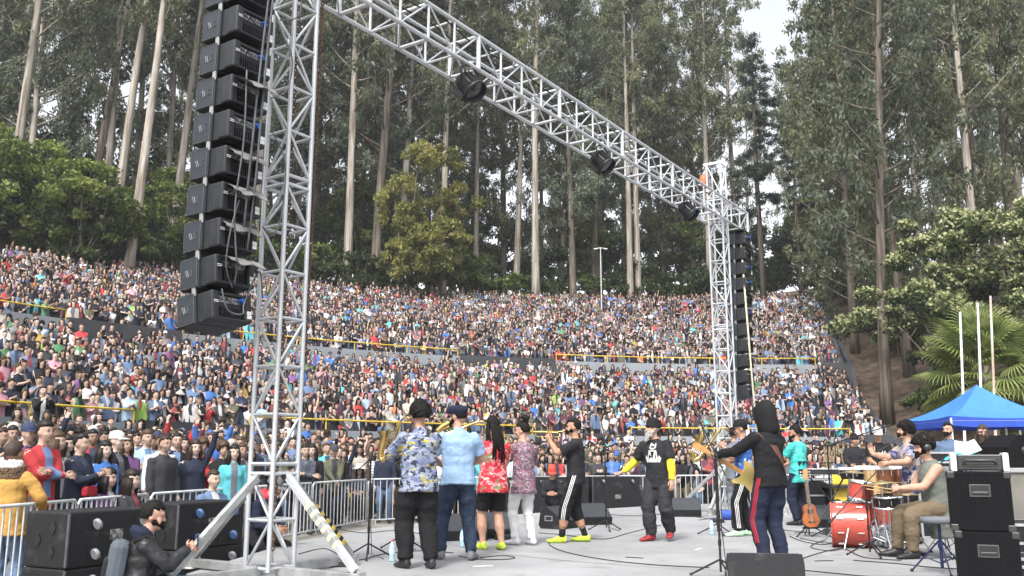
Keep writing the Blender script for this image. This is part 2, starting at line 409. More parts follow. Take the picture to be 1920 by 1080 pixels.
def bark(name, a, b_, c):
    m = bpy.data.materials.new(name); m.use_nodes = True
    n, l = m.node_tree.nodes, m.node_tree.links; b = n['Principled BSDF']; b.inputs['Roughness'].default_value = .85
    tc = n.new('ShaderNodeTexCoord'); mp = n.new('ShaderNodeMapping'); mp.inputs['Scale'].default_value = (4, 4, .28)
    oi = n.new('ShaderNodeObjectInfo')
    l.new(tc.outputs['Object'], mp.inputs['Vector'])
    nz = n.new('ShaderNodeTexNoise'); nz.inputs['Scale'].default_value = 1.5; nz.inputs['Detail'].default_value = 6; l.new(mp.outputs[0], nz.inputs['Vector'])
    rp = n.new('ShaderNodeValToRGB'); e = rp.color_ramp.elements; e[0].position = .34; e[1].position = .68
    e[0].color = (*a, 1); e[1].color = (*c, 1); k = e.new(.5); k.color = (*b_, 1)
    l.new(nz.outputs['Fac'], rp.inputs['Fac'])
    hs = n.new('ShaderNodeHueSaturation'); mr = n.new('ShaderNodeMapRange'); mr.inputs['To Min'].default_value = .65; mr.inputs['To Max'].default_value = 1.2
    l.new(oi.outputs['Random'], mr.inputs['Value']); l.new(mr.outputs[0], hs.inputs['Value']); l.new(rp.outputs[0], hs.inputs['Color']); l.new(hs.outputs[0], b.inputs['Base Color'])
    bp = n.new('ShaderNodeBump'); bp.inputs['Strength'].default_value = .5; bp.inputs['Distance'].default_value = .05; l.new(nz.outputs['Fac'], bp.inputs['Height']); l.new(bp.outputs[0], b.inputs['Normal'])
    return m
M['bark'] = bark('pale_eucalyptus_bark', (.16, .125, .095), (.32, .285, .24), (.46, .43, .385))
M['barkdark'] = bark('brown_bark', (.06, .047, .038), (.135, .108, .086), (.235, .195, .16))

def leaves(C, D, L, W, seed=0):
    """a mesh of one rhombic leaf per centre: C (n,3) centres, D (n,3) leaf axes, L, W lengths and widths"""
    r = np.random.default_rng(seed); n = len(C)
    D = D / np.linalg.norm(D, axis=1, keepdims=True); t = r.normal(size=(n, 3)); S = np.cross(D, t); S /= np.linalg.norm(S, axis=1, keepdims=True)
    L = np.broadcast_to(L, (n,))[:, None] / 2; W = np.broadcast_to(W, (n,))[:, None] / 2
    V = np.stack([C - D * L, C + S * W, C + D * L, C - S * W], 1).reshape(-1, 3)
    return V
def quads_mesh(name, V, material):
    n = len(V) // 4; me = bpy.data.meshes.new(name)
    me.vertices.add(4 * n); me.vertices.foreach_set('co', V.astype(np.float32).ravel())
    me.loops.add(4 * n); me.loops.foreach_set('vertex_index', np.arange(4 * n, dtype=np.int32))
    me.polygons.add(n); me.polygons.foreach_set('loop_start', np.arange(0, 4 * n, 4, dtype=np.int32))
    me.update(calc_edges=True); me.materials.append(material); return me
def clump_leaves(r, cen, rad, per, hang, flat=.7, shell=.55):
    """leaves in ellipsoidal clumps; most of them near the outside"""
    cen = np.asarray(cen); k = len(cen); rad = np.broadcast_to(np.asarray(rad, float), (k,))
    u = r.normal(size=(k, per, 3)); u /= np.linalg.norm(u, axis=2, keepdims=True)
    rho = (shell + (1 - shell) * r.random((k, per, 1))) * (r.random((k, per, 1)) ** .25)
    P = cen[:, None, :] + u * rho * rad[:, None, None] * np.array([1, 1, flat])
    D = r.normal(size=(k, per, 3)) * .6 + u * .35; D[:, :, 2] -= hang
    return P.reshape(-1, 3), D.reshape(-1, 3)
def euc(seed, H, base, rmax, nl, per, leafm, tr=.42, tip=True, dark=False):
    """eucalyptus: trunk mesh (with limbs) and crown mesh"""
    r = np.random.default_rng(seed); tb = MB()
    bend = r.normal(size=2) * .5; ph = r.random() * 6
    def axis(h):
        f = h / H; return np.array([bend[0] * math.sin(f * 2.6 + ph) - bend[0] * math.sin(ph), bend[1] * math.sin(f * 2.2 + ph) - bend[1] * math.sin(ph), h])
    hs = np.linspace(0, H * .97, 15)
    tb.path([axis(h) for h in hs], [tr * (1.25 if i == 0 else 1) * (1 - .86 * (h / H) ** .85) + .015 for i, h in enumerate(hs)], 9)
    cen = []; rad = []
    for i in range(nl):
        f = base + (1 - base) * ((i + r.random()) / nl) ** .9; h = H * f
        a = r.random() * 2 * math.pi; ln = rmax * (.45 + .75 * r.random()) * (1 - .55 * max(0, (f - .6) / .4)); up = .35 + .9 * r.random()
        p0 = axis(h); p2 = p0 + np.array([math.cos(a) * ln, math.sin(a) * ln, ln * up]); p1 = (p0 + p2) / 2 + np.array([0, 0, -.12 * ln])
        pts = [((1 - t) ** 2) * p0 + 2 * t * (1 - t) * p1 + t * t * p2 for t in (0, .3, .6, .85, 1)]
        tb.path(pts, [.035 * ln * .42 + .02, .05, .035, .022, .012], 5)
        for t in np.linspace(.45, 1.05, 2 + int(ln * .75)):
            c = ((1 - t) ** 2) * p0 + 2 * t * (1 - t) * p1 + t * t * p2 + r.normal(size=3) * .45
            c[2] -= .3; cen.append(c); rad.append(.55 + .55 * r.random())
    P, D = clump_leaves(r, cen, rad, per, 1.0, flat=1.25, shell=.25)
    n = len(P); V = leaves(P, D, .30 + .22 * r.random(n), .10 + .07 * r.random(n), seed)
    return tb.mesh('trunk', M['barkdark' if dark else 'bark']), quads_mesh('crown', V, leafm)
def lobed(seed, H, rad, ncl, per, leafm, L=.3, W=.2, zlow=.12, crad=(.7, 1.3), tr=.2, bloom=0, hang=.3):
    r = np.random.default_rng(seed); tb = MB(); cen = []; rd = []
    big = []
    for i in range(9):
        a = i * 2.4 + r.random(); f = .25 + .7 * r.random(); q = rad * (.62 if f < .75 else .35) * math.sqrt(r.random())
        big.append((np.array([q * math.cos(a), q * math.sin(a), H * f]), rad * (.38 + .25 * r.random())))
    for i in range(ncl):
        c, br = big[int(r.integers(len(big)))]; u = r.normal(size=3); u /= np.linalg.norm(u); u[2] = abs(u[2]) * 1.0 - .25
        p = c + u * br * np.array([1, 1, .85])
        if p[2] < H * zlow: p[2] = H * zlow + r.random() * .5
        cen.append(p); rd.append(crad[0] + (crad[1] - crad[0]) * r.random())
    tb.path([(0, 0, -.3), (.1, 0, H * .3), (0, .1, H * .6)], [tr, tr * .7, tr * .3], 7)
    for c, br in big: tb.path([(0, 0, H * .18), (c[0] * .4, c[1] * .4, c[2] * .6), tuple(c)], [tr * .5, tr * .3, .03], 5)
    P, D = clump_leaves(r, cen, rd, per, hang, flat=.6, shell=.5)
    n = len(P); V = leaves(P, D, L * (.7 + .6 * r.random(n)), W * (.7 + .6 * r.random(n)), seed)
    out = [tb.mesh('trunk', M['barkdark']), quads_mesh('crown', V, leafm)]
    if bloom:
        sel = np.array(cen); ok = sel[:, 2] > H * .3; P, D = clump_leaves(r, sel[ok] + np.array([0, 0, .22]), np.array(rd)[ok] * .95, bloom, -.2, flat=.55, shell=.8)
        n = len(P); out.append(quads_mesh('blossom', leaves(P, D, .16 + .1 * r.random(n), .12 + .06 * r.random(n), seed + 1), M['bloom']))
    return out
def pine(seed, H, base, rmax):
    r = np.random.default_rng(seed); tb = MB(); cen = []; rd = []
    tb.path([(0, 0, -.3), (.1, .1, H * .5), (-.1, 0, H)], [.3, .2, .03], 8)
    for i in range(34):
        f = base + (1 - base) * (i + r.random()) / 34; a = r.random() * 6.28; ln = rmax * (.5 + .6 * r.random()) * (1 - .55 * (f - base) / (1 - base))
        p0 = np.array([0, 0, H * f]); p2 = p0 + np.array([math.cos(a) * ln, math.sin(a) * ln, ln * .12 * r.normal()])
        tb.path([p0, (p0 + p2) / 2 + np.array([0, 0, .15]), p2], [.06, .04, .015], 5)
        for t in np.linspace(.35, 1, 2 + int(ln * 1.2)):
            cen.append(p0 + (p2 - p0) * t + r.normal(size=3) * .25); rd.append(.6 + .4 * r.random())
    P, D = clump_leaves(r, cen, rd, 110, -.15, flat=.38, shell=.3)
    n = len(P); V = leaves(P, D, .32 + .2 * r.random(n), .05 + .04 * r.random(n), seed)
    return [tb.mesh('trunk', M['barkdark']), quads_mesh('crown', V, M['pineleaf'])]
EU = [euc(11, 40, .30, 4.4, 46, 66, M['eucleaf']), euc(12, 42, .36, 4.0, 42, 66, M['eucleaf2'], .38), euc(13, 38, .18, 4.4, 54, 66, M['eucleaf'], .36, dark=True),
      euc(14, 44, .42, 3.8, 38, 70, M['eucleaf2'], .36), euc(15, 36, .06, 4.6, 66, 80, M['eucleaf2'], .33, dark=True), euc(16, 40, .12, 4.2, 56, 66, M['eucleaf'], .30)]
LB = [lobed(21, 9.5, 4.6, 90, 95, M['broadleaf'], L=.34, W=.22), lobed(22, 8, 4.0, 80, 95, M['broadleaf'], L=.32, W=.2)]
AC = [lobed(31, 12, 4.0, 135, 130, M['acacialeaf'], L=.3, W=.16, zlow=.1, crad=(.5, 1.0))]
BL = [lobed(41, 9.5, 4.8, 110, 110, M['shrubleaf'], L=.26, W=.13, zlow=.15, crad=(.55, 1.0), bloom=120)]
SH = [lobed(51, 3.6, 2.3, 42, 80, M['shrubleaf'], L=.28, W=.17, crad=(.45, .9), tr=.08), lobed(52, 4.6, 2.2, 42, 80, M['shrubleaf'], L=.3, W=.14, crad=(.45, .9), tr=.08, hang=.6), lobed(53, 3.0, 2.5, 40, 80, M['broadleaf'], L=.26, W=.17, crad=(.4, .8), tr=.08)]
PI = [pine(61, 26, .28, 4.6), pine(62, 22, .2, 4.2)]

def tree(name, kit, px, D, label, group, s=1.0, sz=None, rz=None, lean=0, dz=0, cat='tree'):
    D = D + np.interp(px, [250, 800, 1450, 1560, 1600], [0, 7.5, 9, 8, 0]) * (1 if D < 92 else .3); p = atY(px, 500, D); z = th(p.x, D) - .15 + dz
    t = empty(name, (p.x, D, z), label, cat, group, random.random() * 6.28 if rz is None else rz)
    sz = sz or s; t.scale = (s, s, sz)
    if lean: t.rotation_euler = Euler_lean(lean, t.rotation_euler[2])
    for k, me in enumerate(kit): link(me.name, me, t)
    return t
def Euler_lean(l, rz):                    # lean towards +X by l radians, after a turn about Z
    q = Quaternion((0, 1, 0), l) @ Quaternion((0, 0, 1), rz); return q.to_euler()
GE = 'tall eucalyptus trees behind the stands'
def T(*a, **k): return tree('eucalyptus_tree', *a, **k)
# the trunks that stand out, from left to right
T(EU[1], 5, 60, 'pale eucalyptus cut by the left edge of the photo', GE, lean=.03)
T(EU[3], 205, 62, 'pale leaning eucalyptus rising above the bright bushes at left', GE, lean=.05)
T(EU[3], 238, 59, 'thick cream eucalyptus trunk standing right behind the crowd at upper left', GE, s=1.0, lean=.055)
T(EU[2], 152, 68, 'slender brown eucalyptus behind the bright bushes at far left', GE, lean=.04)
T(EU[1], 316, 66, 'thin pale eucalyptus just left of the hanging speaker column', GE, lean=.05)
T(EU[0], 95, 72, 'eucalyptus between the two leftmost trunks, half hidden by bushes', GE, lean=.03)
T(EU[0], 470, 72, 'eucalyptus partly hidden behind the hanging speaker column', GE, lean=.03)
T(EU[1], 652, 70, 'pale eucalyptus with short bare trunk right of the left tower', GE, s=1.1)
T(EU[2], 703, 71, 'stout brown eucalyptus between two paler trunks right of the left tower', GE, s=1.3)
T(EU[0], 746, 72, 'reddish eucalyptus trunk beside the yellow-green acacia on its left', GE, lean=.03)
T(EU[1], 829, 71, 'pinkish eucalyptus trunk rising out of the yellow-green acacia', GE, lean=.01)
T(EU[3], 1005, 74, 'straight pale eucalyptus trunk standing alone at mid picture under the truss', GE, s=1.1)
T(EU[2], 1074, 76, 'brown eucalyptus left of the lamp post', GE)
T(EU[3], 1181, 76, 'left trunk of the pale eucalyptus pair right of the lamp post', GE, s=.95)
T(EU[3], 1196, 77, 'right trunk of the pale eucalyptus pair right of the lamp post', GE, s=.92, rz=2)
T(EU[2], 1112, 84, 'dark eucalyptus behind the lamp post', GE)
T(EU[1], 1332, 80, 'pale eucalyptus directly behind the top of the right tower', GE)
T(EU[4], 1592, 66, 'bushy eucalyptus hanging over the right end of the stands', GE, s=.95)
T(EU[2], 1642, 53.5, 'brown eucalyptus trunk at the right edge of the stands', GE, s=1.0)
T(EU[4], 1608, 72, 'grey-green eucalyptus with foliage to the ground behind the upper right crowd', GE, s=1.05)
T(EU[4], 1690, 60, 'dense eucalyptus above the bare brown bank', GE, s=1.0)
T(EU[1], 1832, 58, 'eucalyptus with a bare white trunk above the flowering tree at right', GE, s=.92)
T(EU[3], 1768, 66, 'tall cream eucalyptus behind the flowering tree at right', GE)
T(EU[4], 1890, 60, 'olive eucalyptus at the right edge of the photo', GE)
# pines, bushes and small trees
tree('pine_tree', PI[0], 1430, 74, 'dark pine with layered branches right of the truss end', 'pines', s=1.05)
tree('pine_tree', PI[1], 1500, 80, 'smaller dark pine behind the upper right crowd', 'pines', s=.9)
GB = 'bright green trees at upper left'
for i, (px, D, s, lab) in enumerate([(-40, 56, .95, 'bright green bushy tree at the left edge above the crowd'), (70, 58, .92, 'large bright green bushy tree second from the left edge'), (150, 57, .85, 'bright green bushy tree beside the thick cream trunk on its left'), (330, 63, .85, 'darker green bushy tree between cream trunk and hanging speakers'), (290, 70, .9, 'green bushy tree behind the thick cream trunk'), (420, 66, .85, 'low green bushy tree behind the hanging speakers')]):
    tree('bushy_tree', LB[i % 2], px, D, lab, GB, s=s)
tree('acacia_tree', AC[0], 825, 65.5, 'yellow-green acacia behind the crowd at left of centre', None, s=1.0, sz=1.15)
tree('acacia_tree', AC[0], 765, 69, 'smaller yellow-green acacia just left of the large one', None, s=.75, sz=1.2)
tree('flowering_tree', BL[0], 1775, 50, 'broad cream-flowered tree on the bank above the canopy', 'flowering trees', s=1.1, dz=.4)
tree('flowering_tree', BL[0], 1900, 47, 'cream-flowered tree cut by the right edge of the photo', 'flowering trees', s=1.1, dz=.4, rz=2.2)
# understorey and the deeper forest
for i, (px, D, q, lab) in enumerate([(880, 88, 4, 'grey-green eucalyptus with foliage to the ground, right of the acacia'), (945, 92, 4, 'grey-green eucalyptus filling the gap left of the lone pale trunk'), (1050, 90, 5, 'grey-green eucalyptus between lone pale trunk and lamp post'), (600, 82, 4, 'grey-green eucalyptus just right of the near tower'), (705, 84, 4, 'grey-green eucalyptus behind the reddish trunk'), (1240, 94, 4, 'grey-green eucalyptus low behind the far half of the truss'), (120, 84, 5, 'leafy eucalyptus in the light gap above the left bushes'), (380, 80, 5, 'leafy eucalyptus left of the hanging speakers')]):
    T(EU[q], px, D, lab, GE, s=1.0, rz=i * 1.1)
BZN = [(-300, 'left of the photo'), (0, 'above the bright bushes at far left'), (180, 'behind the thick cream trunk'), (330, 'behind the hanging speakers'), (480, 'behind the near tower'), (590, 'just right of the near tower'), (690, 'left of the acacia'), (790, 'behind the acacia'), (910, 'left of the lone pale trunk'), (1010, 'between lone pale trunk and lamp post'), (1130, 'by the pale trunk pair'), (1220, 'left of the far tower'), (1330, 'behind the far tower'), (1420, 'by the dark pine'), (1520, 'above the upper right crowd'), (1620, 'above the brown trunk'), (1700, 'behind the flowering trees'), (1800, 'above the palms'), (1880, 'at the right edge')]
def zone(px): return [z for lim, z in BZN if px >= lim][-1]
k = 0
for px in range(-80, 1660, 46):
    D0 = np.interp(px, [0, 520, 960, 1400, 1600], [53, 65, 74, 78, 76])
    tree('shrub', SH[k % 3], px + random.uniform(-20, 20), D0 + random.uniform(1, 6), '%s shrub behind the top row, %s' % (['low dark', 'taller drooping', 'low bright'][k % 3], zone(px)), 'shrubs behind the top row of the crowd', s=random.uniform(.8, 1.5), cat='shrub'); k += 1
for px in range(-60, 1700, 75):
    D0 = np.interp(px, [0, 520, 960, 1400, 1600], [64, 76, 84, 88, 90])
    tree('bushy_tree', [LB[1], SH[1], LB[0]][k % 3] , px + random.uniform(-20, 20), D0 + random.uniform(0, 8), '%s understorey tree among the trunks, %s' % (['round', 'dark drooping', 'broad'][k % 3], zone(px)), 'understorey trees deep in the forest', s=random.uniform(.8, 1.3) * (1 if k % 3 != 1 else 1.8)); k += 1
for i, (px, D) in enumerate([(1655, 66), (1745, 50), (1672, 64), (1880, 41), (1930, 42), (1800, 47), (1835, 47), (1715, 64), (1780, 56)]):
    tree('shrub', SH[(i + 1) % 3], px, D, 'small shrub on the right-hand bank, ' + ['below the brown trunk', 'left of the palm', 'beside the flank wall', 'behind the second palm', 'at the right edge', 'behind the left pole', 'behind the middle pole', 'high above the brown soil', 'under the flowering tree'][i], 'shrubs on the right-hand bank', s=.55 + .25 * (i % 3), cat='shrub')
gl = 'background eucalyptus deep in the forest, its base hidden by undergrowth'
for row, (Doff, step) in enumerate([(7, 70), (20, 84), (38, 110)]):
    for px in range(-160 + 20 * row, 2080, step):
        D0 = np.interp(px, [0, 520, 960, 1400, 1700, 1900], [62, 70, 78, 84, 72, 66]) + Doff + random.uniform(-4, 4)
        if (1345 < px < 1520 and row < 1) or 1425 < px < 1525 or (row > 0 and 30 < px < 290) or (row == 2 and any(a < px < b for a, b in ((60, 190), (400, 500), (930, 1010), (1230, 1290), (1360, 1400)))): continue
        kq = [4, 5, 2, 4, 5, 0, 1, 5, 3][random.randrange(9)]; T(EU[kq], px + random.uniform(-22, 22), D0, '%s eucalyptus in the %s, %s' % (['high-crowned pale', 'tall olive', 'brown-barked', 'slim bare-stemmed', 'bushy low-branched', 'grey-green leafy'][kq], ['front ranks', 'middle ranks', 'rear ranks'][row], zone(px)), 'background eucalyptus trees', s=random.uniform(.8, 1.1), lean=random.uniform(-.03, .04))

# fan palm
def fan_palm(px, D, H, label, sc=1.0):
    p = atY(px, 650, D); z = th(p.x, D) - .1; root = empty('fan_palm', (p.x, D, z), label, 'palm')
    tb = MB(); tb.path([(0, 0, 0), (.05, 0, H * .5), (0, 0, H)], [.35, .3, .26], 10); tb.build('trunk', M['barkdark'], root)
    r = random.Random(5); me = None; frond = MB()
    # one frond: petiole, then a fan of folded blades whose tips droop
    frond.tube((0, 0, 0), (1.15, 0, .05), .022, .012, 5)
    nb = 34
    for i in range(nb):
        a = R(-118 + 236 * i / (nb - 1)); L = 1.15 * (1 - .22 * abs(a) / R(118)); ca, sa = math.cos(a), math.sin(a); wd = .033
        o = Vector((1.12, 0, .05)); d = Vector((ca, sa, 0)); s_ = Vector((-sa, ca, 0))
        P = [o, o + d * L * .5 + s_ * wd + Vector((0, 0, .05)), o + d * L * .5 + Vector((0, 0, .02)), o + d * L * .5 - s_ * wd + Vector((0, 0, .05)), o + d * L * .85 + s_ * wd * .5 + Vector((0, 0, -.10)), o + d * L * .85 - s_ * wd * .5 + Vector((0, 0, -.10)), o + d * L + Vector((0, 0, -.3))]
        frond.add(P, [(0, 2, 1), (0, 3, 2), (1, 2, 4), (2, 5, 4), (2, 3, 5), (4, 5, 6)], 0)
    me = frond.mesh('frond', M['palmleaf'])
    for i in range(46):
        a = i * 2.39996; el = R(80 - 105 * (i / 45) + r.uniform(-8, 8)); s = r.uniform(.85, 1.12) * sc
        f = link('frond', me, root, (0, 0, H - .1 - .5 * i / 45)); f.scale = (s, s, s)
        f.rotation_euler = (r.uniform(-.4, .4), -el, a + r.uniform(-.2, .2))
fan_palm(1840, 34, 5.1, 'fan palm with shaggy green crown behind the blue canopy', 1.12)
fan_palm(1925, 36, 3.0, 'second fan palm cut by the right edge behind the canopy')
# ================================================================== TRUSS, LOUDSPEAKER COLUMNS, SPOTLIGHTS
TL, TR = Vector((-2.42, 9.4, 0)), Vector((4.76, 20.3, 0))
DV = (TR - TL).normalized(); NV = Vector((DV.y, -DV.x, 0)); UP = Vector((0, 0, 1))
SPAN = (TR - TL).length; ROTD = math.atan2(DV.y, DV.x)
_unit = {}
def bar(name, root, a, b, r, material='alu', n=8):
    """one straight tube as a part of its own (alike tubes share a mesh)"""
    k = (r, material, n)
    if k not in _unit:
        m_ = MB(); m_.tube((0, 0, 0), (0, 0, 1), r, n=n); _unit[k] = m_.mesh(name, M[material])
    a, b = Vector(a), Vector(b); o = link(name, _unit[k], root, a)
    o.rotation_euler = (b - a).to_track_quat('Z', 'Y').to_euler(); o.scale = (1, 1, (b - a).length); return o
def corners(s): return [Vector((x * s / 2, y * s / 2, 0)) for x, y in ((-1, -1), (1, -1), (1, 1), (-1, 1))]
def tower(base, height, label):
    t = empty('truss_tower', base, label, 'truss tower', 'truss towers', ROTD)
    C = corners(.33); Z0 = .06
    for c in C: bar('chord', t, c + UP * Z0, c + UP * height, .0245)
    z = Z0 + .02; k = 0
    joints = [1.05, 4.05, 7.05]
    levels = [Z0 + .03, .55, 1.0] + [1.10 + .4917 * i for i in range(1, 6)] + [4.0] + [4.10 + .4917 * i for i in range(1, 6)] + [7.0]
    levels = [1.10 if False else q for q in levels if q < height] + [height - .03]
    alll = sorted(set(levels + [j + .05 for j in joints if j + .05 < height]))
    for i, zz in enumerate(alll):
        for j in range(4): bar('rung', t, C[j] + UP * zz, C[(j + 1) % 4] + UP * zz, .017)
        if i + 1 < len(alll) and alll[i + 1] - zz > .2:
            for j in range(4):
                a, b = (C[j], C[(j + 1) % 4]) if (i + j) % 2 else (C[(j + 1) % 4], C[j])
                bar('brace', t, a + UP * zz, b + UP * alll[i + 1], .014)
    plate = MB(); plate.bbox((0, 0, -.04), (.30, .012, .022), .004); plate.bbox((0, 0, .04), (.30, .012, .022), .004); pm = plate.mesh('splice_plate', M['alu'])
    for jz in joints:
        if jz < height:
            for j in range(4):
                o = link('splice_plate', pm, t, (C[j] + C[(j + 1) % 4]) / 2 + UP * jz); o.rotation_euler = (0, 0, R(90) * j)
    # four ground beams with raking struts and screw feet
    for j in range(4):
        u = Vector((math.cos(R(90) * j), math.sin(R(90) * j), 0)); ang = R(90) * j
        b = MB(); b.bbox((.67, 0, .06), (1.1, .075, .09), .008, 0); b.box((1.235, 0, .06), (.03, .09, .11), 0)
        o = b.build('outrigger', M['greysteel'], t); o.rotation_euler = (0, 0, ang)
        s = MB(); p0, p1 = Vector((.20, 0, .98)), Vector((1.16, 0, .12)); d = p1 - p0
        q = d.to_track_quat('X', 'Z').to_matrix(); s.bbox((p0 + p1) / 2, (d.length, .06, .07), .006, 0, q)
        o = s.build('strut', M['greysteel'] if j != 3 else M['alu'], t); o.rotation_euler = (0, 0, ang)
        f = MB(); f.lathe([(.0, 0), (.09, 0), (.09, .012), (.02, .02), (.02, .015 + .1)], 12, 0, Matrix.Translation((1.2, 0, 0)))
        f.build('foot', M['greysteel'], t).rotation_euler = (0, 0, ang)
        bolt = MB(); bolt.tube((.19, -.05, .97), (.19, .05, .97), .025, n=8); bolt.build('bolt', M['blackmetal'], t).rotation_euler = (0, 0, ang)
        if j in (0, 3):                                # warning tape round two of the struts
            tp = MB(); tq = MB()
            for i in range(11):
                c = p0 + d * (.40 + .045 * i) if j == 0 else p0 + d * (.34 + .04 * i)
                (tp if i % 2 else tq).bbox(c, (.045 if j == 0 else .05, .066, .076), .004, 0, q)
            o = tp.build('warning_tape', M['black'] if j == 0 else M['greysteel'], t); o.rotation_euler = (0, 0, ang)
            o = tq.build('warning_tape', M['yellow'] if j == 0 else M['tapecream'], t); o.rotation_euler = (0, 0, ang)
    return t
M['tapecream'] = mat('faded_warning_tape', (.66, .63, .45), .6, 0, .2, 30)
M['hoistorange'] = mat('orange_hoist_housing', (.55, .16, .06), .45)
M['rust'] = mat('rusty_chain', (.20, .13, .09), .7, .5, .3, 30)
tower(TL, 7.75, 'near truss tower on splayed grey outriggers beside the hanging speakers at left')
tower(TR, 7.9, 'far truss tower standing behind the guitarist at the right end of the beam')
# the beam
BZ, BS = 6.50, .50
bt = empty('truss_beam', TL + UP * BZ, 'long aluminium box truss crossing above the stage between the two towers', 'truss', None, ROTD)
A0, A1 = -1.35, SPAN + 1.35; half = BS / 2
for y, z in ((-half, 0), (half, 0), (half, BS), (-half, BS)): bar('chord', bt, (A0, y, z), (A1, y, z), .028)
nb = 28
for i in range(nb + 1):
    x = A0 + .03 + (A1 - A0 - .06) * i / nb; x2 = A0 + .03 + (A1 - A0 - .06) * (i + 1) / nb
    for y in (-half, half): bar('upright', bt, (x, y, 0), (x, y, BS), .034 if i % 4 == 0 else .018)
    for z in (0, BS): bar('crossbar', bt, (x, -half, z), (x, half, z), .026 if i % 2 == 0 else .016)
    if i < nb:
        for y in (-half, half): bar('brace', bt, (x, y, 0 if i % 2 else BS), (x2, y, BS if i % 2 else 0), .013)
        if i % 2: bar('brace', bt, (x, -half, 0), (x2, half, 0), .013)
wire = MB()
for y_, sag in ((half - .03, .05), (-half + .03, .07), (0, .04)):
    wire.path([(A0 + .3 + i * .5, y_ + .02 * math.sin(i * 1.7), BS - .06 - sag * abs(math.sin(i * .9))) for i in range(28)], .011, 5)
o = wire.build('power_cable', M['rubber']); o.matrix_world = Matrix.Translation(TL + UP * BZ) @ Matrix.Rotation(ROTD, 4, 'Z'); prop(o, 'black power cables running along the inside of the truss beam', 'cable')

def hoist(base, label, zc):
    h = empty('chain_hoist', base + UP * zc, label, 'hoist', 'chain hoists on the towers', ROTD)
    b = MB(); b.lathe([(0, -.17), (.09, -.16), (.11, -.05), (.11, .06), (.08, .14), (0, .15)], 14); b.build('housing', M['hoistorange'], h)
    b = MB(); b.bbox((.13, 0, .02), (.12, .14, .16), .02); b.build('gearbox', M['steel'], h)
    b = MB(); b.path([(0, 0, .15), (.03, 0, .22), (.05, 0, .28), (0, 0, .34), (-.04, 0, .29)], .016, 6); b.build('hook', M['steel'], h)
    return h
hoist(TR + NV * -.30, 'orange chain hoist hanging at the top of the far tower', 7.55)
b = MB(); b.bbox((0, 0, 0), (.36, .06, .07), .01); o = b.build('lifting_arm', M['alu']); o.location = TR + UP * 7.94 - NV * .12; o.rotation_euler = (0, 0, ROTD + R(90)); prop(o, 'short arm on top of the far tower carrying the orange hoist', 'bracket')
# chain: real links, alternately turned
def chain(p0, p1, label, lnk=.055, r=.0085):
    n = int((p0 - p1).length / (lnk * .72)); c = empty('hoist_chain', p1, label, 'chain', 'hoist chains')
    m_ = MB(); m_.path([(.017 * math.cos(t), 0, lnk / 2 * math.sin(t)) for t in np.linspace(0, 2 * math.pi, 9)], r, 5, cap=False); me = m_.mesh('chain_link', M['rust'])
    for i in range(n):
        q = p1 + (p0 - p1) * ((i + .5) / n); o = link('chain_link', me, c, q - p1); o.rotation_euler = (0, 0, R(90) * (i % 2) + .5)
cp = atY(584, 430, 9.75)
chain(Vector((cp.x + .02, 9.75, 6.45)), Vector((cp.x - .01, 9.75, 2.2)), 'rusty lifting chain hanging beside the near tower')
chain(Vector((TL.x + .02, TL.y + .03, 6.4)), Vector((TL.x + .02, TL.y + .03, .25)), 'rusty lifting chain running down inside the near tower', lnk=.06)
g = MB(); g.path([TR + DV * .9 + NV * .2 + UP * 6.45, TR + DV * .75 + NV * .35 + UP * 3.4, TR + DV * .7 + NV * .5 + UP * .05], .022, 6)
prop(g.build('guy_rope', M['tapecream']), 'pale rope hanging from the end of the beam beside the far speaker column', 'rope')

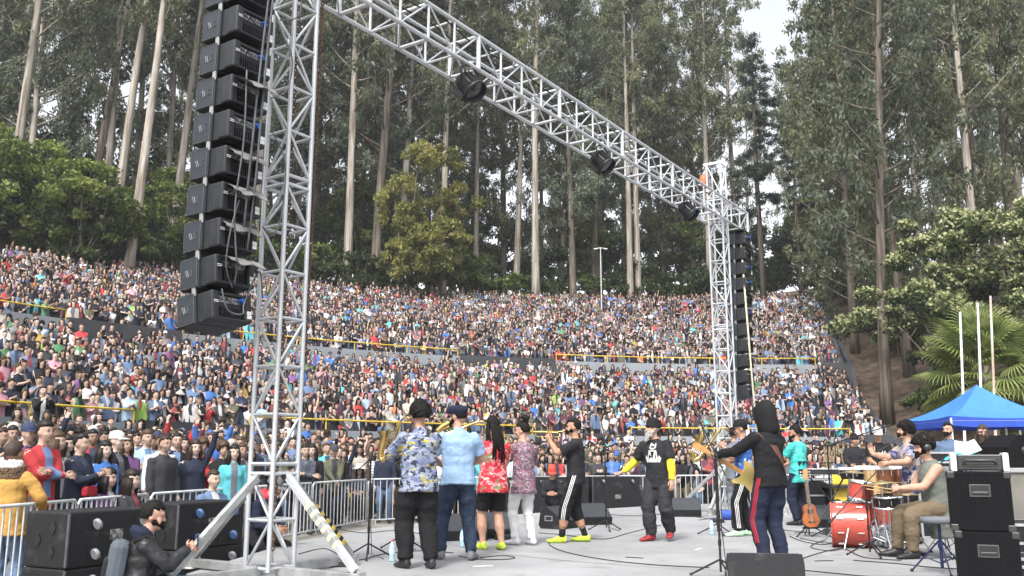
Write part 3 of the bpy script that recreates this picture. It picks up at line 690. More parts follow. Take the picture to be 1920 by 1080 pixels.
# ---------------------------------------------------------------- loudspeaker columns
M['cab'] = mat('speaker_cabinet_black', (.014, .017, .021), .5, 0, .25, 5, .12, 120)
M['cabface'] = mat('speaker_grille_blueblack', (.020, .026, .036), .5, 0, .15, 6, .2, 250)
M['cabgrey'] = mat('worn_grey_edge', (.10, .105, .115), .5, 0, .2, 9)
M['flap'] = mat('grey_rain_cover', (.22, .21, .205), .7, 0, .15, 6, .3, 20)
M['conn'] = mat('amp_panel_silver', (.42, .42, .42), .4, .3, .4, 26, col2=(.04, .04, .04))
M['blueplug'] = mat('blue_connector', (.03, .14, .62), .4)
M['steelbright'] = M['steel']
CW, CD, CH = .50, .50, .318
def cab_meshes():
    d = {}
    b = MB()                                           # body: wide baffle in front (-Y), waist behind it, cheeks at the back (+Y)
    b.bbox((0, -.13, 0), (CW, .27, CH), .012); b.bbox((0, .06, -.005), (CW - .05, .16, CH - .03), .01); b.bbox((-.195, .16, -.005), (.08, .16, CH - .03), .02); b.bbox((.195, .16, -.005), (.08, .16, CH - .03), .02)
    b.bbox((0, .15, .118), (CW - .1, .16, .03), .008); b.bbox((0, .15, -.128), (CW - .1, .17, .028), .008); b.box((0, .08, 0), (CW - .12, .04, CH - .06))
    d['cabinet'] = b.mesh('cabinet', M['cab'])
    for s in (-1, 1):
        b = MB(); b.bbox((s * CW / 2, -.13, 0), (.012, .235, CH - .04), .004); d['side_grille', s] = b.mesh('side_grille', M['cabface'])
        b = MB(); x = s * (CW / 2 + .006)
        for (c, sz) in (((x, -.25, 0), (.006, .006, CH - .03)), ((x, -.01, 0), (.006, .008, CH - .03)), ((x, -.13, CH / 2 - .017), (.006, .235, .005)), ((x, -.13, -CH / 2 + .017), (.006, .235, .005))): b.box(c, sz)
        d['trim', s] = b.mesh('trim', M['cabgrey'])
        b = MB(); y0 = -.13                             # logo strokes: two peaks like A and V, then a hooked C
        def st(p, q):
            p = Vector((x + s * .002, y0 + s * p[0], p[1])); q = Vector((x + s * .002, y0 + s * q[0], q[1])); b.tube(p, q, .005, n=4, smooth=False)
        st((-.075, -.035), (-.045, .035)); st((-.045, .035), (-.02, -.035)); st((-.02, .035), (.005, -.035)); st((.005, -.035), (.03, .035)); st((.075, .03), (.045, .03)); st((.045, .03), (.037, -.03)); st((.037, -.03), (.075, -.03)); pass
        d['logo', s] = b.mesh('logo', M['cabgrey'])
    b = MB(); b.bbox((0, .185, 0), (.30, .02, .21), .006); b.box((-.145, .200, 0), (.006, .01, .19)); b.box((.145, .200, 0), (.006, .01, .19))
    for i in range(9): b.box((-.11 + .0275 * i, .202, -.05), (.01, .016, .085))
    d['heatsink'] = b.mesh('heatsink', M['cabgrey'] if False else M['blackmetal'])
    b = MB()
    b.box((0, .198, .065), (.28, .008, .06))
    for i in range(8): b.tube((-.12 + .034 * i, .20, .065 + .012 * (i % 2)), (-.12 + .034 * i, .22, .065 + .012 * (i % 2)), .011, n=6)
    d['input_panel'] = b.mesh('input_panel', M['conn'])
    b = MB(); b.tube((-.10, .2, .075), (-.10, .27, .07), .016, n=7); b.tube((-.13, .2, .06), (-.13, .25, .055), .014, n=7); d['blue_plug'] = b.mesh('blue_plug', M['blueplug'])
    b = MB(); P = []
    r = random.Random(3)
    for i in range(9):
        u = -.205 + .41 * i / 8
        for j in range(5):
            v = j / 4; P.append((u + .01 * math.sin(i * 2 + j), 0.225 + .17 * v + .012 * math.sin(i * 1.9), 0.128 - .07 * v * v - .035 * v + .014 * math.sin(i * 1.3 + j) * v))
    fs = [(i * 5 + j, i * 5 + j + 1, (i + 1) * 5 + j + 1, (i + 1) * 5 + j) for i in range(8) for j in range(4)]
    n = len(P); P2 = [(x, y, z - .006) for x, y, z in P]
    b.add(P, fs, 0, True); b.add(P2, [f[::-1] for f in fs], 0, True); d['rain_flap'] = b.mesh('rain_flap', M['flap'])
    b = MB(); b.box((-.195, .243, -.045), (.05, .006, .035)); b.box((-.195, .243, -.085), (.05, .006, .035)); d['sticker'] = b.mesh('sticker', M['white'])
    b = MB(); b.box((.195, .243, .02), (.05, .005, .006)); b.box((.195, .243, .036), (.05, .005, .006)); d['edge_mark'] = b.mesh('edge_mark', M['white'])
    b = MB(); b.bbox((-CW / 2 + .01, -.02, CH / 2 + .012), (.02, .05, .10), .004); b.bbox((CW / 2 - .01, -.02, CH / 2 + .012), (.02, .05, .10), .004); d['rigging_link'] = b.mesh('rigging_link', M['greysteel'])
    return d
CM = cab_meshes()
def line_array(base, zbot, n, label, flaps, lean):
    root = empty('speaker_column', base + UP * zbot, label, 'speaker column', 'hanging speaker columns', ROTD)
    # local +X along the beam, local -Y... the cabinets face the crowd (local +Y is -NV)
    tilt = R(9); y = 0; z = CH / 2
    for i in range(n):
        tl = R(7) * max(0, 1 - i / 3.0) 
        c = link('cabinet', CM['cabinet'], root, (0, -lean * i, z)); c.rotation_euler = (tl, 0, math.pi)
        for s in (-1, 1):
            for k in ('side_grille', 'trim', 'logo'): link(k, CM[k, s], c)
        for k in ('heatsink', 'input_panel', 'sticker', 'edge_mark', 'rigging_link'): link(k, CM[k], c)
        if flaps[i % len(flaps)]: 
            f = link('rain_flap', CM['rain_flap'], c); f.location = (0, -.0, 0); f.scale = (1, random.uniform(.8, 1.15), 1)
        else: link('blue_plug', CM['blue_plug'], c)
        z += CH + .046 if i else CH + .035
    return root
FL = [0, 1, 1, 1, 1, 0, 1, 0, 0, 1, 0, 0]
LA0 = Vector((-2.88, 8.72, 0))
line_array(LA0, 2.40, 11, 'near column of hanging black speaker cabinets at upper left of the stage', FL, .013)
line_array(TR + DV * 1.05, 2.5, 11, 'far column of hanging black speaker cabinets behind the right tower', FL, .010)
for i, (dx, top, pts, r) in enumerate([(.10, 0, [(.06, .36, 6.6), (.02, .33, 5.2), (-.02, .34, 4.2), (-.02, .32, 3.35)], .012), (.0, 0, [(.10, .36, 6.6), (.07, .34, 5.0), (.05, .35, 3.9), (.06, .30, 3.15)], .012), (0, 0, [(-.15, .33, 4.9), (-.14, .36, 4.2), (-.16, .34, 3.5), (-.1, .36, 2.95), (-.06, .30, 2.8)], .009), (0, 0, [(.25, .30, 4.4), (.42, .34, 4.1), (.45, .30, 3.55), (.36, .28, 3.35), (.24, .28, 3.42)], .008), (0, 0, [(.22, .30, 5.5), (.42, .32, 5.25), (.40, .30, 4.9), (.22, .28, 4.75)], .008), (0, 0, [(.25, .30, 6.3), (.46, .32, 6.1), (.48, .30, 5.75), (.24, .30, 5.6)], .008), (0, 0, [(-.2, .30, 2.72), (-.16, .36, 2.52), (.0, .38, 2.5), (.06, .32, 2.62), (.2, .33, 2.95), (.3, .3, 2.7)], .008), (0, 0, [(-.1, .32, 3.6), (-.2, .36, 3.3), (-.2, .33, 2.95), (-.08, .30, 2.75)], .007)]):
    m_ = MB(); cps = [Vector(p) for p in pts]; sm = []
    for k in range(len(cps) - 1):                      # Catmull-Rom
        a, b, c, e = cps[max(k - 1, 0)], cps[k], cps[k + 1], cps[min(k + 2, len(cps) - 1)]
        for t in np.linspace(0, 1, 7)[:-1 if k < len(cps) - 2 else None]:
            sm.append(.5 * ((2 * b) + (c - a) * t + (2 * a - 5 * b + 4 * c - e) * t * t + (3 * b - a - 3 * c + e) * t ** 3))
    W = [LA0 + DV * p.x + NV * (p.y + .013 * (p.z - 2.4) / .335) + UP * p.z for p in sm]
    m_.path(W, r, 5); o = m_.build('speaker_cable', M['cabgrey']); prop(o, ['thick grey cable down the full height of the near speaker column, left one', 'thick grey cable down the full height of the near speaker column, right one', 'thin cable wandering down the left side of the lower near speakers', 'thin cable looping out to the right of the middle near speakers', 'thin cable loop right of the upper middle near speakers', 'thin cable loop right of the topmost near speakers', 'thin cable looped under the lowest near speaker', 'short thin cable across the backs of the lower near speakers'][i], 'cable', 'cables on the near speaker column')
# flying bar between beam and column
for base, lab in ((LA0, 'flying bar that hangs the near speaker column from the beam'), (TR + DV * 1.05, 'flying bar that hangs the far speaker column from the beam')):
    b = MB(); b.bbox((0, 0, 0), (.6, .4, .04), .008); b.tube((0, 0, 0), (0, 0, .16), .02)
    o = b.build('flying_bar', M['blackmetal']); o.location = base + UP * 6.46 + NV * .13; o.rotation_euler = (0, 0, ROTD); prop(o, lab, 'rigging')

# ---------------------------------------------------------------- spotlights under the beam
def spot(t, label, yaw, pit):
    s = empty('spotlight', TL + DV * t + NV * (half * .9) + UP * (BZ - .02), label, 'spotlight', 'spotlights under the beam', yaw); s.scale = (1.02, 1.02, 1.02)
    Mt = Matrix.Translation((0, 0, -.27)) @ Matrix.Rotation(pit, 4, 'X')
    b = MB(); b.lathe([(0, -.20), (.09, -.20), (.13, -.16), (.14, .10), (.165, .12), (.165, .17), (.15, .17), (.145, .12)], 20, 0, Mt, close=False)
    for i in range(14):
        a = 2 * math.pi * i / 14; b.box(Mt @ Vector((.142 * math.cos(a), .142 * math.sin(a), -.03)), (.02, .012, .24), 0, Mt.to_3x3() @ Matrix.Rotation(a, 3, 'Z'))
    b.bbox(Mt @ Vector((0, .16, -.02)), (.16, .1, .22), .01, 0, Mt.to_3x3()); b.build('lamp_housing', M['blackmetal'], s)
    b = MB(); b.lathe([(0, .13), (.08, .125), (.146, .12)], 20, 0, Mt, close=False); b.build('lens', M['lens'], s)
    b = MB(); b.path([(-.19, 0, -.27), (-.19, 0, -.06), (-.1, 0, 0.0), (.1, 0, 0), (.19, 0, -.06), (.19, 0, -.27)], .014, 6); b.build('yoke', M['blackmetal'], s)
    b = MB(); b.bbox((0, 0, .03), (.06, .06, .10), .008); b.build('clamp', M['steel'], s)
    return s
M['lens'] = mat('dark_glass_lens', (.035, .03, .035), .12, 0, .2, 8, spec=.9)
M['glassy'] = M['lens']
spot(3.0, 'black ribbed spotlight hanging under the truss, nearest of three', R(-124), R(-136))
spot(6.9, 'black ribbed spotlight hanging under the middle of the truss', R(-124), R(-136))
spot(10.7, 'black ribbed spotlight hanging under the truss nearest the far tower', R(-124), R(-136))

# lamp post behind the crowd, flag poles by the canopy
p = atY(1127, 520, 74); z = th(p.x, 74) - .2
M['rustpole'] = mat('rust_stained_white_pole', (.58, .55, .50), .6, 0, .2, 1.5, col2=(.42, .32, .24))
lp = empty('lamp_post', (p.x, 74, z), 'slim pale lamp post with two short arms behind the top of the crowd', 'lamp post')
b = MB(); b.tube((0, 0, 0), (0, 0, 7.2), .06, .04, 8); b.build('pole', M['steel'], lp)
b = MB(); b.path([(-.35, 0, 7.15), (0, 0, 7.2), (.35, 0, 7.15)], .04, 6); b.build('arm', M['steel'], lp)
for s in (-1, 1):
    b = MB(); b.bbox((s * .42, 0, 7.12), (.3, .16, .09), .02); b.build('lamp_head', M['steel'], lp)
for px, yt, yb, lab in ((1797, 585, 770, 'leftmost of three pale bare poles behind the blue canopy'), (1830, 568, 770, 'middle of three pale bare poles behind the blue canopy'), (1854, 555, 770, 'rightmost of three pale poles, rust stained, behind the blue canopy')):
    D = 30; pb = atY(px, yb, D); pt = atY(px + 3, yt, D); zb = th(pb.x, D)
    b = MB(); b.tube((0, 0, 0), (pt.x - pb.x, 0, pt.z - zb), .05, .038, 8); o = b.build('flag_pole', M['rustpole'] if px == 1854 else M['polewhite'] if 'polewhite' in M else M['white']); o.location = (pb.x, D, zb); prop(o, lab, 'pole', 'poles behind the canopy')
# ================================================================== PEOPLE
def cloth(name, col, **k): 
    k.setdefault('bump', .35); k.setdefault('bscale', 14); k.setdefault('var', .1); k.setdefault('scale', 5)
    return mat(name, col, .85, 0, spec=.2, **k)
def skinmat(name, col):
    m = mat(name, col, .5, 0, .1, 14, .05, 60, spec=.35); m.node_tree.nodes['Principled BSDF'].inputs['Subsurface Weight'].default_value = 0; return m
M['skin'] = skinmat('tan_skin', (.43, .235, .155)); M['skinlight'] = skinmat('light_skin', (.52, .30, .215)); M['skindark'] = skinmat('dark_skin', (.10, .055, .038))
M['hairblack'] = mat('black_hair', (.008, .007, .006), .6, 0, .3, 40, .6, 90, spec=.2); M['hairbrown'] = mat('brown_hair', (.05, .028, .017), .5, 0, .3, 40, .6, 90)
M['beardgrey'] = mat('grey_white_beard', (.50, .48, .46), .8, 0, .25, 50, .7, 80)
M['eye'] = mat('dark_eye', (.02, .012, .01), .2); M['lip'] = mat('lips', (.33, .13, .11), .5)
M['clothblack'] = cloth('black_cloth', (.013, .013, .015)); M['clothblack2'] = cloth('washed_black_cloth', (.022, .022, .026))
M['cloth_char'] = cloth('charcoal_cloth', (.034, .034, .039)); M['denim'] = cloth('dark_blue_denim', (.028, .042, .075), col2=(.016, .024, .045), scale=14); M['denimlight'] = cloth('light_blue_denim', (.14, .22, .36), col2=(.09, .14, .25))
M['clothwhite'] = cloth('white_cloth', (.62, .62, .63), var=.06); M['skyblue'] = cloth('light_blue_shirt', (.27, .40, .58), var=.06)
M['suitgrey'] = cloth('grey_suit', (.17, .18, .20)); M['neon'] = mat('neon_yellow_shoe', (.58, .78, .06), .5, 0, .15, 30); M['greenshoe'] = mat('green_shoe', (.25, .68, .28), .5, 0, .3, 25, col2=(.7, .75, .7))
M['whiteshoe'] = mat('white_shoe', (.62, .62, .64), .5, 0, .08, 20); M['greyshoe'] = mat('grey_shoe', (.16, .17, .18), .6, 0, .1, 20); M['blackshoe'] = mat('black_shoe', (.018, .017, .017), .5, 0, .1, 20)
M['redshoe'] = mat('red_shoe', (.34, .025, .035), .55, 0, .25, 25); M['yellowsleeve'] = cloth('bright_yellow_knit', (.72, .60, .04))
M['navy'] = cloth('navy_cloth', (.018, .022, .045)); M['mustard'] = cloth('mustard_parka', (.46, .27, .075), var=.08, scale=3); M['khaki'] = cloth('brown_trousers', (.15, .115, .075))
M['tank'] = cloth('grey_green_tank', (.15, .165, .145)); M['redstripe'] = mat('red_stripe', (.42, .02, .035), .7); M['wstripe'] = mat('white_stripe', (.7, .7, .7), .7)
M['leatherstrap'] = mat('brown_leather_strap', (.13, .055, .035), .55, 0, .15, 15); M['bluesweater'] = cloth('blue_sweater', (.10, .15, .24))
M['fur'] = mat('brown_fur', (.20, .12, .065), .9, 0, .3, 60, .8, 90, col2=(.05, .03, .02)); M['furwhite'] = mat('white_fur', (.72, .70, .68), .9, 0, .08, 60, .5, 90)
M['redcap'] = mat('bright_red_cap', (.62, .055, .03), .6, 0, .06, 20); M['woolblue'] = cloth('blue_wool', (.05, .13, .42)); M['capwhite'] = cloth('white_cap_cloth', (.66, .65, .62))
def pattern(name, base, spots, scale, lo=.52, rnd=.0):
    """printed cloth: a base with blotches of several colours"""
    m = bpy.data.materials.new(name); m.use_nodes = True; n, l = m.node_tree.nodes, m.node_tree.links; b = n['Principled BSDF']
    b.inputs['Roughness'].default_value = .85; b.inputs['Specular IOR Level'].default_value = .2
    tc = n.new('ShaderNodeTexCoord'); cur = None
    rgb = n.new('ShaderNodeRGB'); rgb.outputs[0].default_value = (*base, 1); cur = rgb.outputs[0]
    for i, (c, sc, th_, stretch) in enumerate(spots):
        mp = n.new('ShaderNodeMapping'); mp.inputs['Location'].default_value = (i * 3.7, i * 1.9, i * 5.1); mp.inputs['Scale'].default_value = (1, 1, stretch)
        l.new(tc.outputs['Object'], mp.inputs['Vector'])
        nz = n.new('ShaderNodeTexNoise'); nz.inputs['Scale'].default_value = sc; nz.inputs['Detail'].default_value = 2.5; nz.inputs['Distortion'].default_value = .8; l.new(mp.outputs[0], nz.inputs['Vector'])
        mr = n.new('ShaderNodeMapRange'); mr.inputs['From Min'].default_value = th_; mr.inputs['From Max'].default_value = th_ + .03; l.new(nz.outputs['Fac'], mr.inputs['Value'])
        mx = n.new('ShaderNodeMix'); mx.data_type = 'RGBA'; mx.inputs[7].default_value = (*c, 1); l.new(cur, mx.inputs[6]); l.new(mr.outputs[0], mx.inputs[0]); cur = mx.outputs[2]
    l.new(cur, b.inputs['Base Color'])
    nb = n.new('ShaderNodeTexNoise'); nb.inputs['Scale'].default_value = 14; nb.inputs['Detail'].default_value = 4; l.new(tc.outputs['Object'], nb.inputs['Vector'])
    bp = n.new('ShaderNodeBump'); bp.inputs['Strength'].default_value = .35; bp.inputs['Distance'].default_value = .035; l.new(nb.outputs['Fac'], bp.inputs['Height']); l.new(bp.outputs[0], b.inputs['Normal'])
    return m
M['aloha'] = pattern('blue_palm_print_shirt', (.14, .17, .27), [((.25, .28, .36), 8, .47, 3), ((.42, .35, .05), 5.5, .60, 3.2), ((.035, .04, .07), 13, .55, 1.3), ((.46, .45, .44), 16, .63, 3), ((.56, .25, .03), 9, .71, 1)], 1)
M['redfloral'] = pattern('red_flower_print_shirt', (.50, .035, .05), [((.62, .22, .24), 8, .53, 1.5), ((.16, .20, .10), 9, .60, 1), ((.66, .58, .54), 11, .615, 1.4), ((.30, .02, .03), 12, .60, 1)], 1)
M['purpleprint'] = pattern('purple_printed_blouse', (.16, .095, .125), [((.34, .25, .30), 30, .52, 2.5), ((.09, .05, .08), 24, .57, 1), ((.42, .11, .12), 16, .64, 1), ((.50, .42, .42), 36, .63, 1), ((.10, .16, .33), 14, .70, 1)], 1)
M['tealprint'] = pattern('teal_beach_print_shirt', (.05, .42, .40), [((.10, .50, .46), 4, .5, 3), ((.035, .30, .27), 6, .56, 2.5)], 1)
M['blueprint'] = pattern('blue_white_print_shirt', (.035, .11, .35), [((.6, .62, .66), 13, .56, 1)], 1)
M['floral2'] = pattern('beige_navy_leaf_print_shirt', (.36, .29, .25), [((.035, .045, .12), 8, .475, 1), ((.20, .22, .33), 11, .55, 1), ((.48, .42, .38), 12, .62, 1), ((.12, .07, .10), 9, .66, 1)], 1)
M['camo'] = pattern('dark_speckled_coat', (.05, .055, .075), [((.11, .12, .15), 26, .54, 1)], 1)
M['stripes'] = None
def stripes(name, a, b_, n_=26, axis=2):
    m = bpy.data.materials.new(name); m.use_nodes = True; n, l = m.node_tree.nodes, m.node_tree.links; b = n['Principled BSDF']; b.inputs['Roughness'].default_value = .85
    tc = n.new('ShaderNodeTexCoord'); sp = n.new('ShaderNodeSeparateXYZ'); l.new(tc.outputs['Object'], sp.inputs[0])
    mu = n.new('ShaderNodeMath'); mu.operation = 'MULTIPLY'; mu.inputs[1].default_value = n_; l.new(sp.outputs[axis], mu.inputs[0])
    fr = n.new('ShaderNodeMath'); fr.operation = 'FRACT'; l.new(mu.outputs[0], fr.inputs[0])
    gt = n.new('ShaderNodeMath'); gt.operation = 'GREATER_THAN'; gt.inputs[1].default_value = .5; l.new(fr.outputs[0], gt.inputs[0])
    mx = n.new('ShaderNodeMix'); mx.data_type = 'RGBA'; mx.inputs[6].default_value = (*a, 1); mx.inputs[7].default_value = (*b_, 1); l.new(gt.outputs[0], mx.inputs[0]); l.new(mx.outputs[2], b.inputs['Base Color']); return m
M['stripes'] = stripes('grey_white_striped_knit', (.62, .62, .62), (.20, .21, .24), 14)

V3 = Vector
def ik(a, t, l1, l2, hint):
    d = t - a; L = d.length
    if L > (l1 + l2) * .995: t = a + d * ((l1 + l2) * .995 / L); d = t - a; L = d.length
    u = d.normalized(); x = (l1 * l1 - l2 * l2 + L * L) / (2 * L); h = math.sqrt(max(l1 * l1 - x * x, 1e-6))
    p = hint - u * hint.dot(u); p = p.normalized() if p.length > 1e-4 else u.orthogonal().normalized()
    return a + u * x + p * h, t
class Prims:
    def __init__(s): s.d = {}
    def loft(s, m, rings, n=14):
        b = s.d.setdefault(m, ([], [])); o = len(b[0])
        for c, ax, ay in rings:
            for k in range(n):
                t = 2 * math.pi * k / n; b[0].append(c + ax * math.cos(t) + ay * math.sin(t))
        for i in range(len(rings) - 1):
            for k in range(n): b[1].append((o + i * n + k, o + i * n + (k + 1) % n, o + (i + 1) * n + (k + 1) % n, o + (i + 1) * n + k))
        b[1].append(tuple(o + k for k in range(n))[::-1]); b[1].append(tuple(o + (len(rings) - 1) * n + k for k in range(n)))
    def limb(s, m, a, b, ra, rb, mid=None, wr=0, ends=(.6, .6), rnd=random):
        a, b = V3(a), V3(b); d = (b - a); u = d.normalized(); q = u.orthogonal().normalized(); w_ = u.cross(q); R_ = []
        ts = [0, .25, .5, .75, 1]; rs = [ra + (rb - ra) * t for t in ts]
        if mid: rs[1] = (rs[1] + mid) / 2 ; rs[2] = mid
        if ends[0]: R_.append((a - u * ra * ends[0], q * ra * .55, w_ * ra * .55))
        for t, r in zip(ts, rs):
            f = 1 + wr * rnd.uniform(-1, 1); R_.append((a + d * t, q * r * f, w_ * r * f))
        if ends[1]: R_.append((b + u * rb * ends[1], q * rb * .55, w_ * rb * .55))
        s.loft(m, R_)
    def ell(s, m, c, r, Rm=None, n=14):
        R_ = []; Rm = Rm or Matrix.Identity(3)
        for i in range(1, 8):
            a = math.pi * i / 8; R_.append((V3(c) + Rm @ V3((0, 0, -r[2] * math.cos(a))), Rm @ V3((r[0] * math.sin(a), 0, 0)), Rm @ V3((0, r[1] * math.sin(a), 0))))
        s.loft(m, R_, n)
def remesh(P, vox, mats, smooth=2, extra=None, name='body'):
    vs, fs = [], []
    for m, (v, f) in P.d.items():
        o = len(vs); vs += v; fs += [tuple(i + o for i in q) for q in f]
    me = bpy.data.meshes.new('tmp'); me.from_pydata([tuple(v) for v in vs], [], fs)
    ob = bpy.data.objects.new('tmp', me); COL.objects.link(ob)
    md = ob.modifiers.new('r', 'REMESH'); md.mode = 'VOXEL'; md.voxel_size = vox; md.adaptivity = 0
    sm = ob.modifiers.new('s', 'SMOOTH'); sm.factor = .5; sm.iterations = smooth
    dg = bpy.context.evaluated_depsgraph_get(); ev = ob.evaluated_get(dg); res = bpy.data.meshes.new_from_object(ev, depsgraph=dg)
    bpy.data.objects.remove(ob); bpy.data.meshes.remove(me)
    keys = list(P.d.keys()); trees = [BVHTree.FromPolygons(P.d[k][0], P.d[k][1]) for k in keys]
    n = len(res.polygons); cen = np.empty(n * 3, np.float32); res.polygons.foreach_get('center', cen); cen = cen.reshape(-1, 3)
    idx = np.zeros(n, np.int32); best = np.full(n, 9e9)
    for k, t in enumerate(trees):
        for i in range(n):
            h = t.find_nearest(cen[i], .12)
            if h[3] is not None and h[3] < best[i]: best[i] = h[3]; idx[i] = k
    V = np.empty(len(res.vertices) * 3, np.float32); res.vertices.foreach_get('co', V); V = V.reshape(-1, 3).tolist()
    mb = MB(); mb.v = [tuple(v) for v in V]; mb.f = [tuple(p.vertices) for p in res.polygons]; mb.m = [0] * n; mb.sm = [True] * n
    slots = []; km = {}
    for k in keys:
        if k not in slots: slots.append(k)
    mb.m = idx.tolist()
    if vox < .018:                                     # cloth folds
        from mathutils import noise
        skin_i = [i for i, k in enumerate(keys) if 'skin' in k or 'shoe' in k]
        nv = len(mb.v); cl = np.zeros(nv, bool); N = np.empty(nv * 3, np.float32); res.vertices.foreach_get('normal', N); N = N.reshape(-1, 3)
        for f, k in zip(mb.f, mb.m):
            if k not in skin_i: cl[list(f)] = True
        for f, k in zip(mb.f, mb.m):
            if k in skin_i: cl[list(f)] = False
        for i in np.nonzero(cl)[0]:
            v = mb.v[i]; a = .013 * noise.noise((v[0] * 6, v[1] * 6, v[2] * 11)) + .011 * (abs(noise.noise((v[0] * 13 + 5, v[1] * 13, v[2] * 20))) - .25)
            mb.v[i] = (v[0] + N[i][0] * a, v[1] + N[i][1] * a, v[2] + N[i][2] * a)
    bpy.data.meshes.remove(res)
    if extra:
        for mk, e in extra.items():
            if mk not in slots: slots.append(mk)
            mb.add(e.v, e.f, slots.index(mk), True)
    return mb, slots

LA1, LA2, LL1, LL2 = .285, .255, .42, .415
def hand_parts(P, ex, mk, wrist, fwd, nrm, curl=.5, left=True, spread=.12, s=1.0):
    """palm into the body, five separate bent fingers beside it. fwd: wrist to knuckles, nrm: back of the hand"""
    fwd = fwd.normalized(); nrm = (nrm - fwd * nrm.dot(fwd)).normalized(); side = fwd.cross(nrm) * (1 if left else -1)   # towards the thumb
    Rm = Matrix((side, nrm, fwd)).transposed()
    P.ell(mk, wrist + fwd * .05 * s, (.042 * s, .019 * s, .058 * s), Rm); e = ex.setdefault(mk, MB())
    for i, (off, L) in enumerate(((.030, .076), (.010, .084), (-.011, .078), (-.030, .060))):
        p = wrist + fwd * .085 * s + side * off * s; d = (fwd + side * off * spread * 10).normalized(); pts = [p - d * .025]; pts.append(p)
        a = 0
        for j, f in enumerate((.45, .30, .25)):
            a += curl * (.75, .9, .6)[j]; dd = d * math.cos(a) - nrm * math.sin(a); pts.append(pts[-1] + dd * L * f * s)
        e.path(pts, [.0095 * s, .0095 * s, .0088 * s, .008 * s, .006 * s], 6)
    p = wrist + fwd * .025 * s + side * .028 * s; d = (side * .75 + fwd * .75 - nrm * .25 * curl).normalized(); d2 = (fwd * .9 + side * .15 - nrm * .5 * curl).normalized()
    e.path([p, p + d * .034 * s, p + d * .034 * s + d2 * .03 * s, p + d * .034 * s + d2 * .055 * s], [.013 * s, .0115 * s, .010 * s, .007 * s], 6)

def hairmesh(style, seed=1):
    """hair in head space: head centre at the origin, face towards -Y"""
    r = random.Random(seed); mb = MB(); n = 20; m = 12
    amp, sc, drop = {'short': (.004, 1.06, .03), 'crop': (.002, 1.035, .03), 'curly': (.018, 1.34, -.01), 'bushy': (.02, 1.32, -.03), 'long': (.006, 1.09, .0), 'bun': (.004, 1.07, .02), 'dread': (.006, 1.09, .0), 'side': (.006, 1.10, .02), 'thin': (.003, 1.03, .05)}[style]
    P = []
    for i in range(m + 1):
        th_ = math.pi * .66 * i / m
        for k in range(n):
            t = 2 * math.pi * k / n; u = V3((math.sin(th_) * math.cos(t), math.sin(th_) * math.sin(t), math.cos(th_)))
            f = sc + amp * 10 * (r.random() - .5) * (.5 if style in ('short', 'crop', 'thin', 'side') else 1)
            p = V3((u.x * .078 * f, u.y * .098 * f + .010, u.z * .102 * f + .032))
            front = max(0, -u.y - .15)
            if u.y < -.2 and p.z < .058 + drop * .4 + .02 * (r.random() - .5): p *= .80; p.y += .02   # open face
            elif abs(u.x) > .7 and p.z < .0 + drop * .6 and u.y < .3: p.x *= .88
            P.append(p)
    mb.add(P, [(i * n + k, i * n + (k + 1) % n, (i + 1) * n + (k + 1) % n, (i + 1) * n + k) for i in range(m) for k in range(n)], 0, True)
    if style in ('curly', 'bushy'):
        R0 = .112 if style == 'curly' else .115
        for i in range(190):
            a = r.uniform(0, 6.28); z = r.uniform(-.35, 1); q = math.sqrt(1 - z * z); u = V3((q * math.cos(a), q * math.sin(a), z))
            if u.y < -.45 and z < .45: continue
            mb.ball(V3((u.x * R0 * .9, u.y * R0 * 1.02 + .012, u.z * R0 + .032)), r.uniform(.011, .021), 0, 5)
    if style in ('long', 'bun') and style == 'long':
        for i in range(30):
            a = -.5 + (math.pi + 1.0) * i / 29; x, y = .078 * math.cos(a), .085 * math.sin(a) + .012; L = r.uniform(.26, .36)
            mb.path([(x, y, .03), (x * 1.15, y * 1.12 + .01, -.08), (x * 1.12, y * 1.05 + .02, -.18), (x * 1.0 + r.uniform(-.01, .01), y * .95 + .03, -L)], [.02, .026, .024, .008], 5)
    if style == 'bun':
        for i in range(14): mb.ball(V3((r.uniform(-.03, .03), .05 + r.uniform(-.03, .03), .155 + r.uniform(-.03, .03))), r.uniform(.022, .036), 0, 6)
    if style == 'dread':
        for i in range(34):
            a = -.45 + (math.pi + .9) * r.random(); x, y = .075 * math.cos(a), .08 * math.sin(a) + .012; L = r.uniform(.30, .5)
            mb.path([(x * .9, y * .9, .06), (x * 1.2, y * 1.2 + .01, -.04), (x * 1.25 + r.uniform(-.02, .02), y * 1.15 + .03, -.18), (x * 1.2 + r.uniform(-.04, .04), y + .05, -L)], [.012, .013, .012, .008], 5)
    return mb
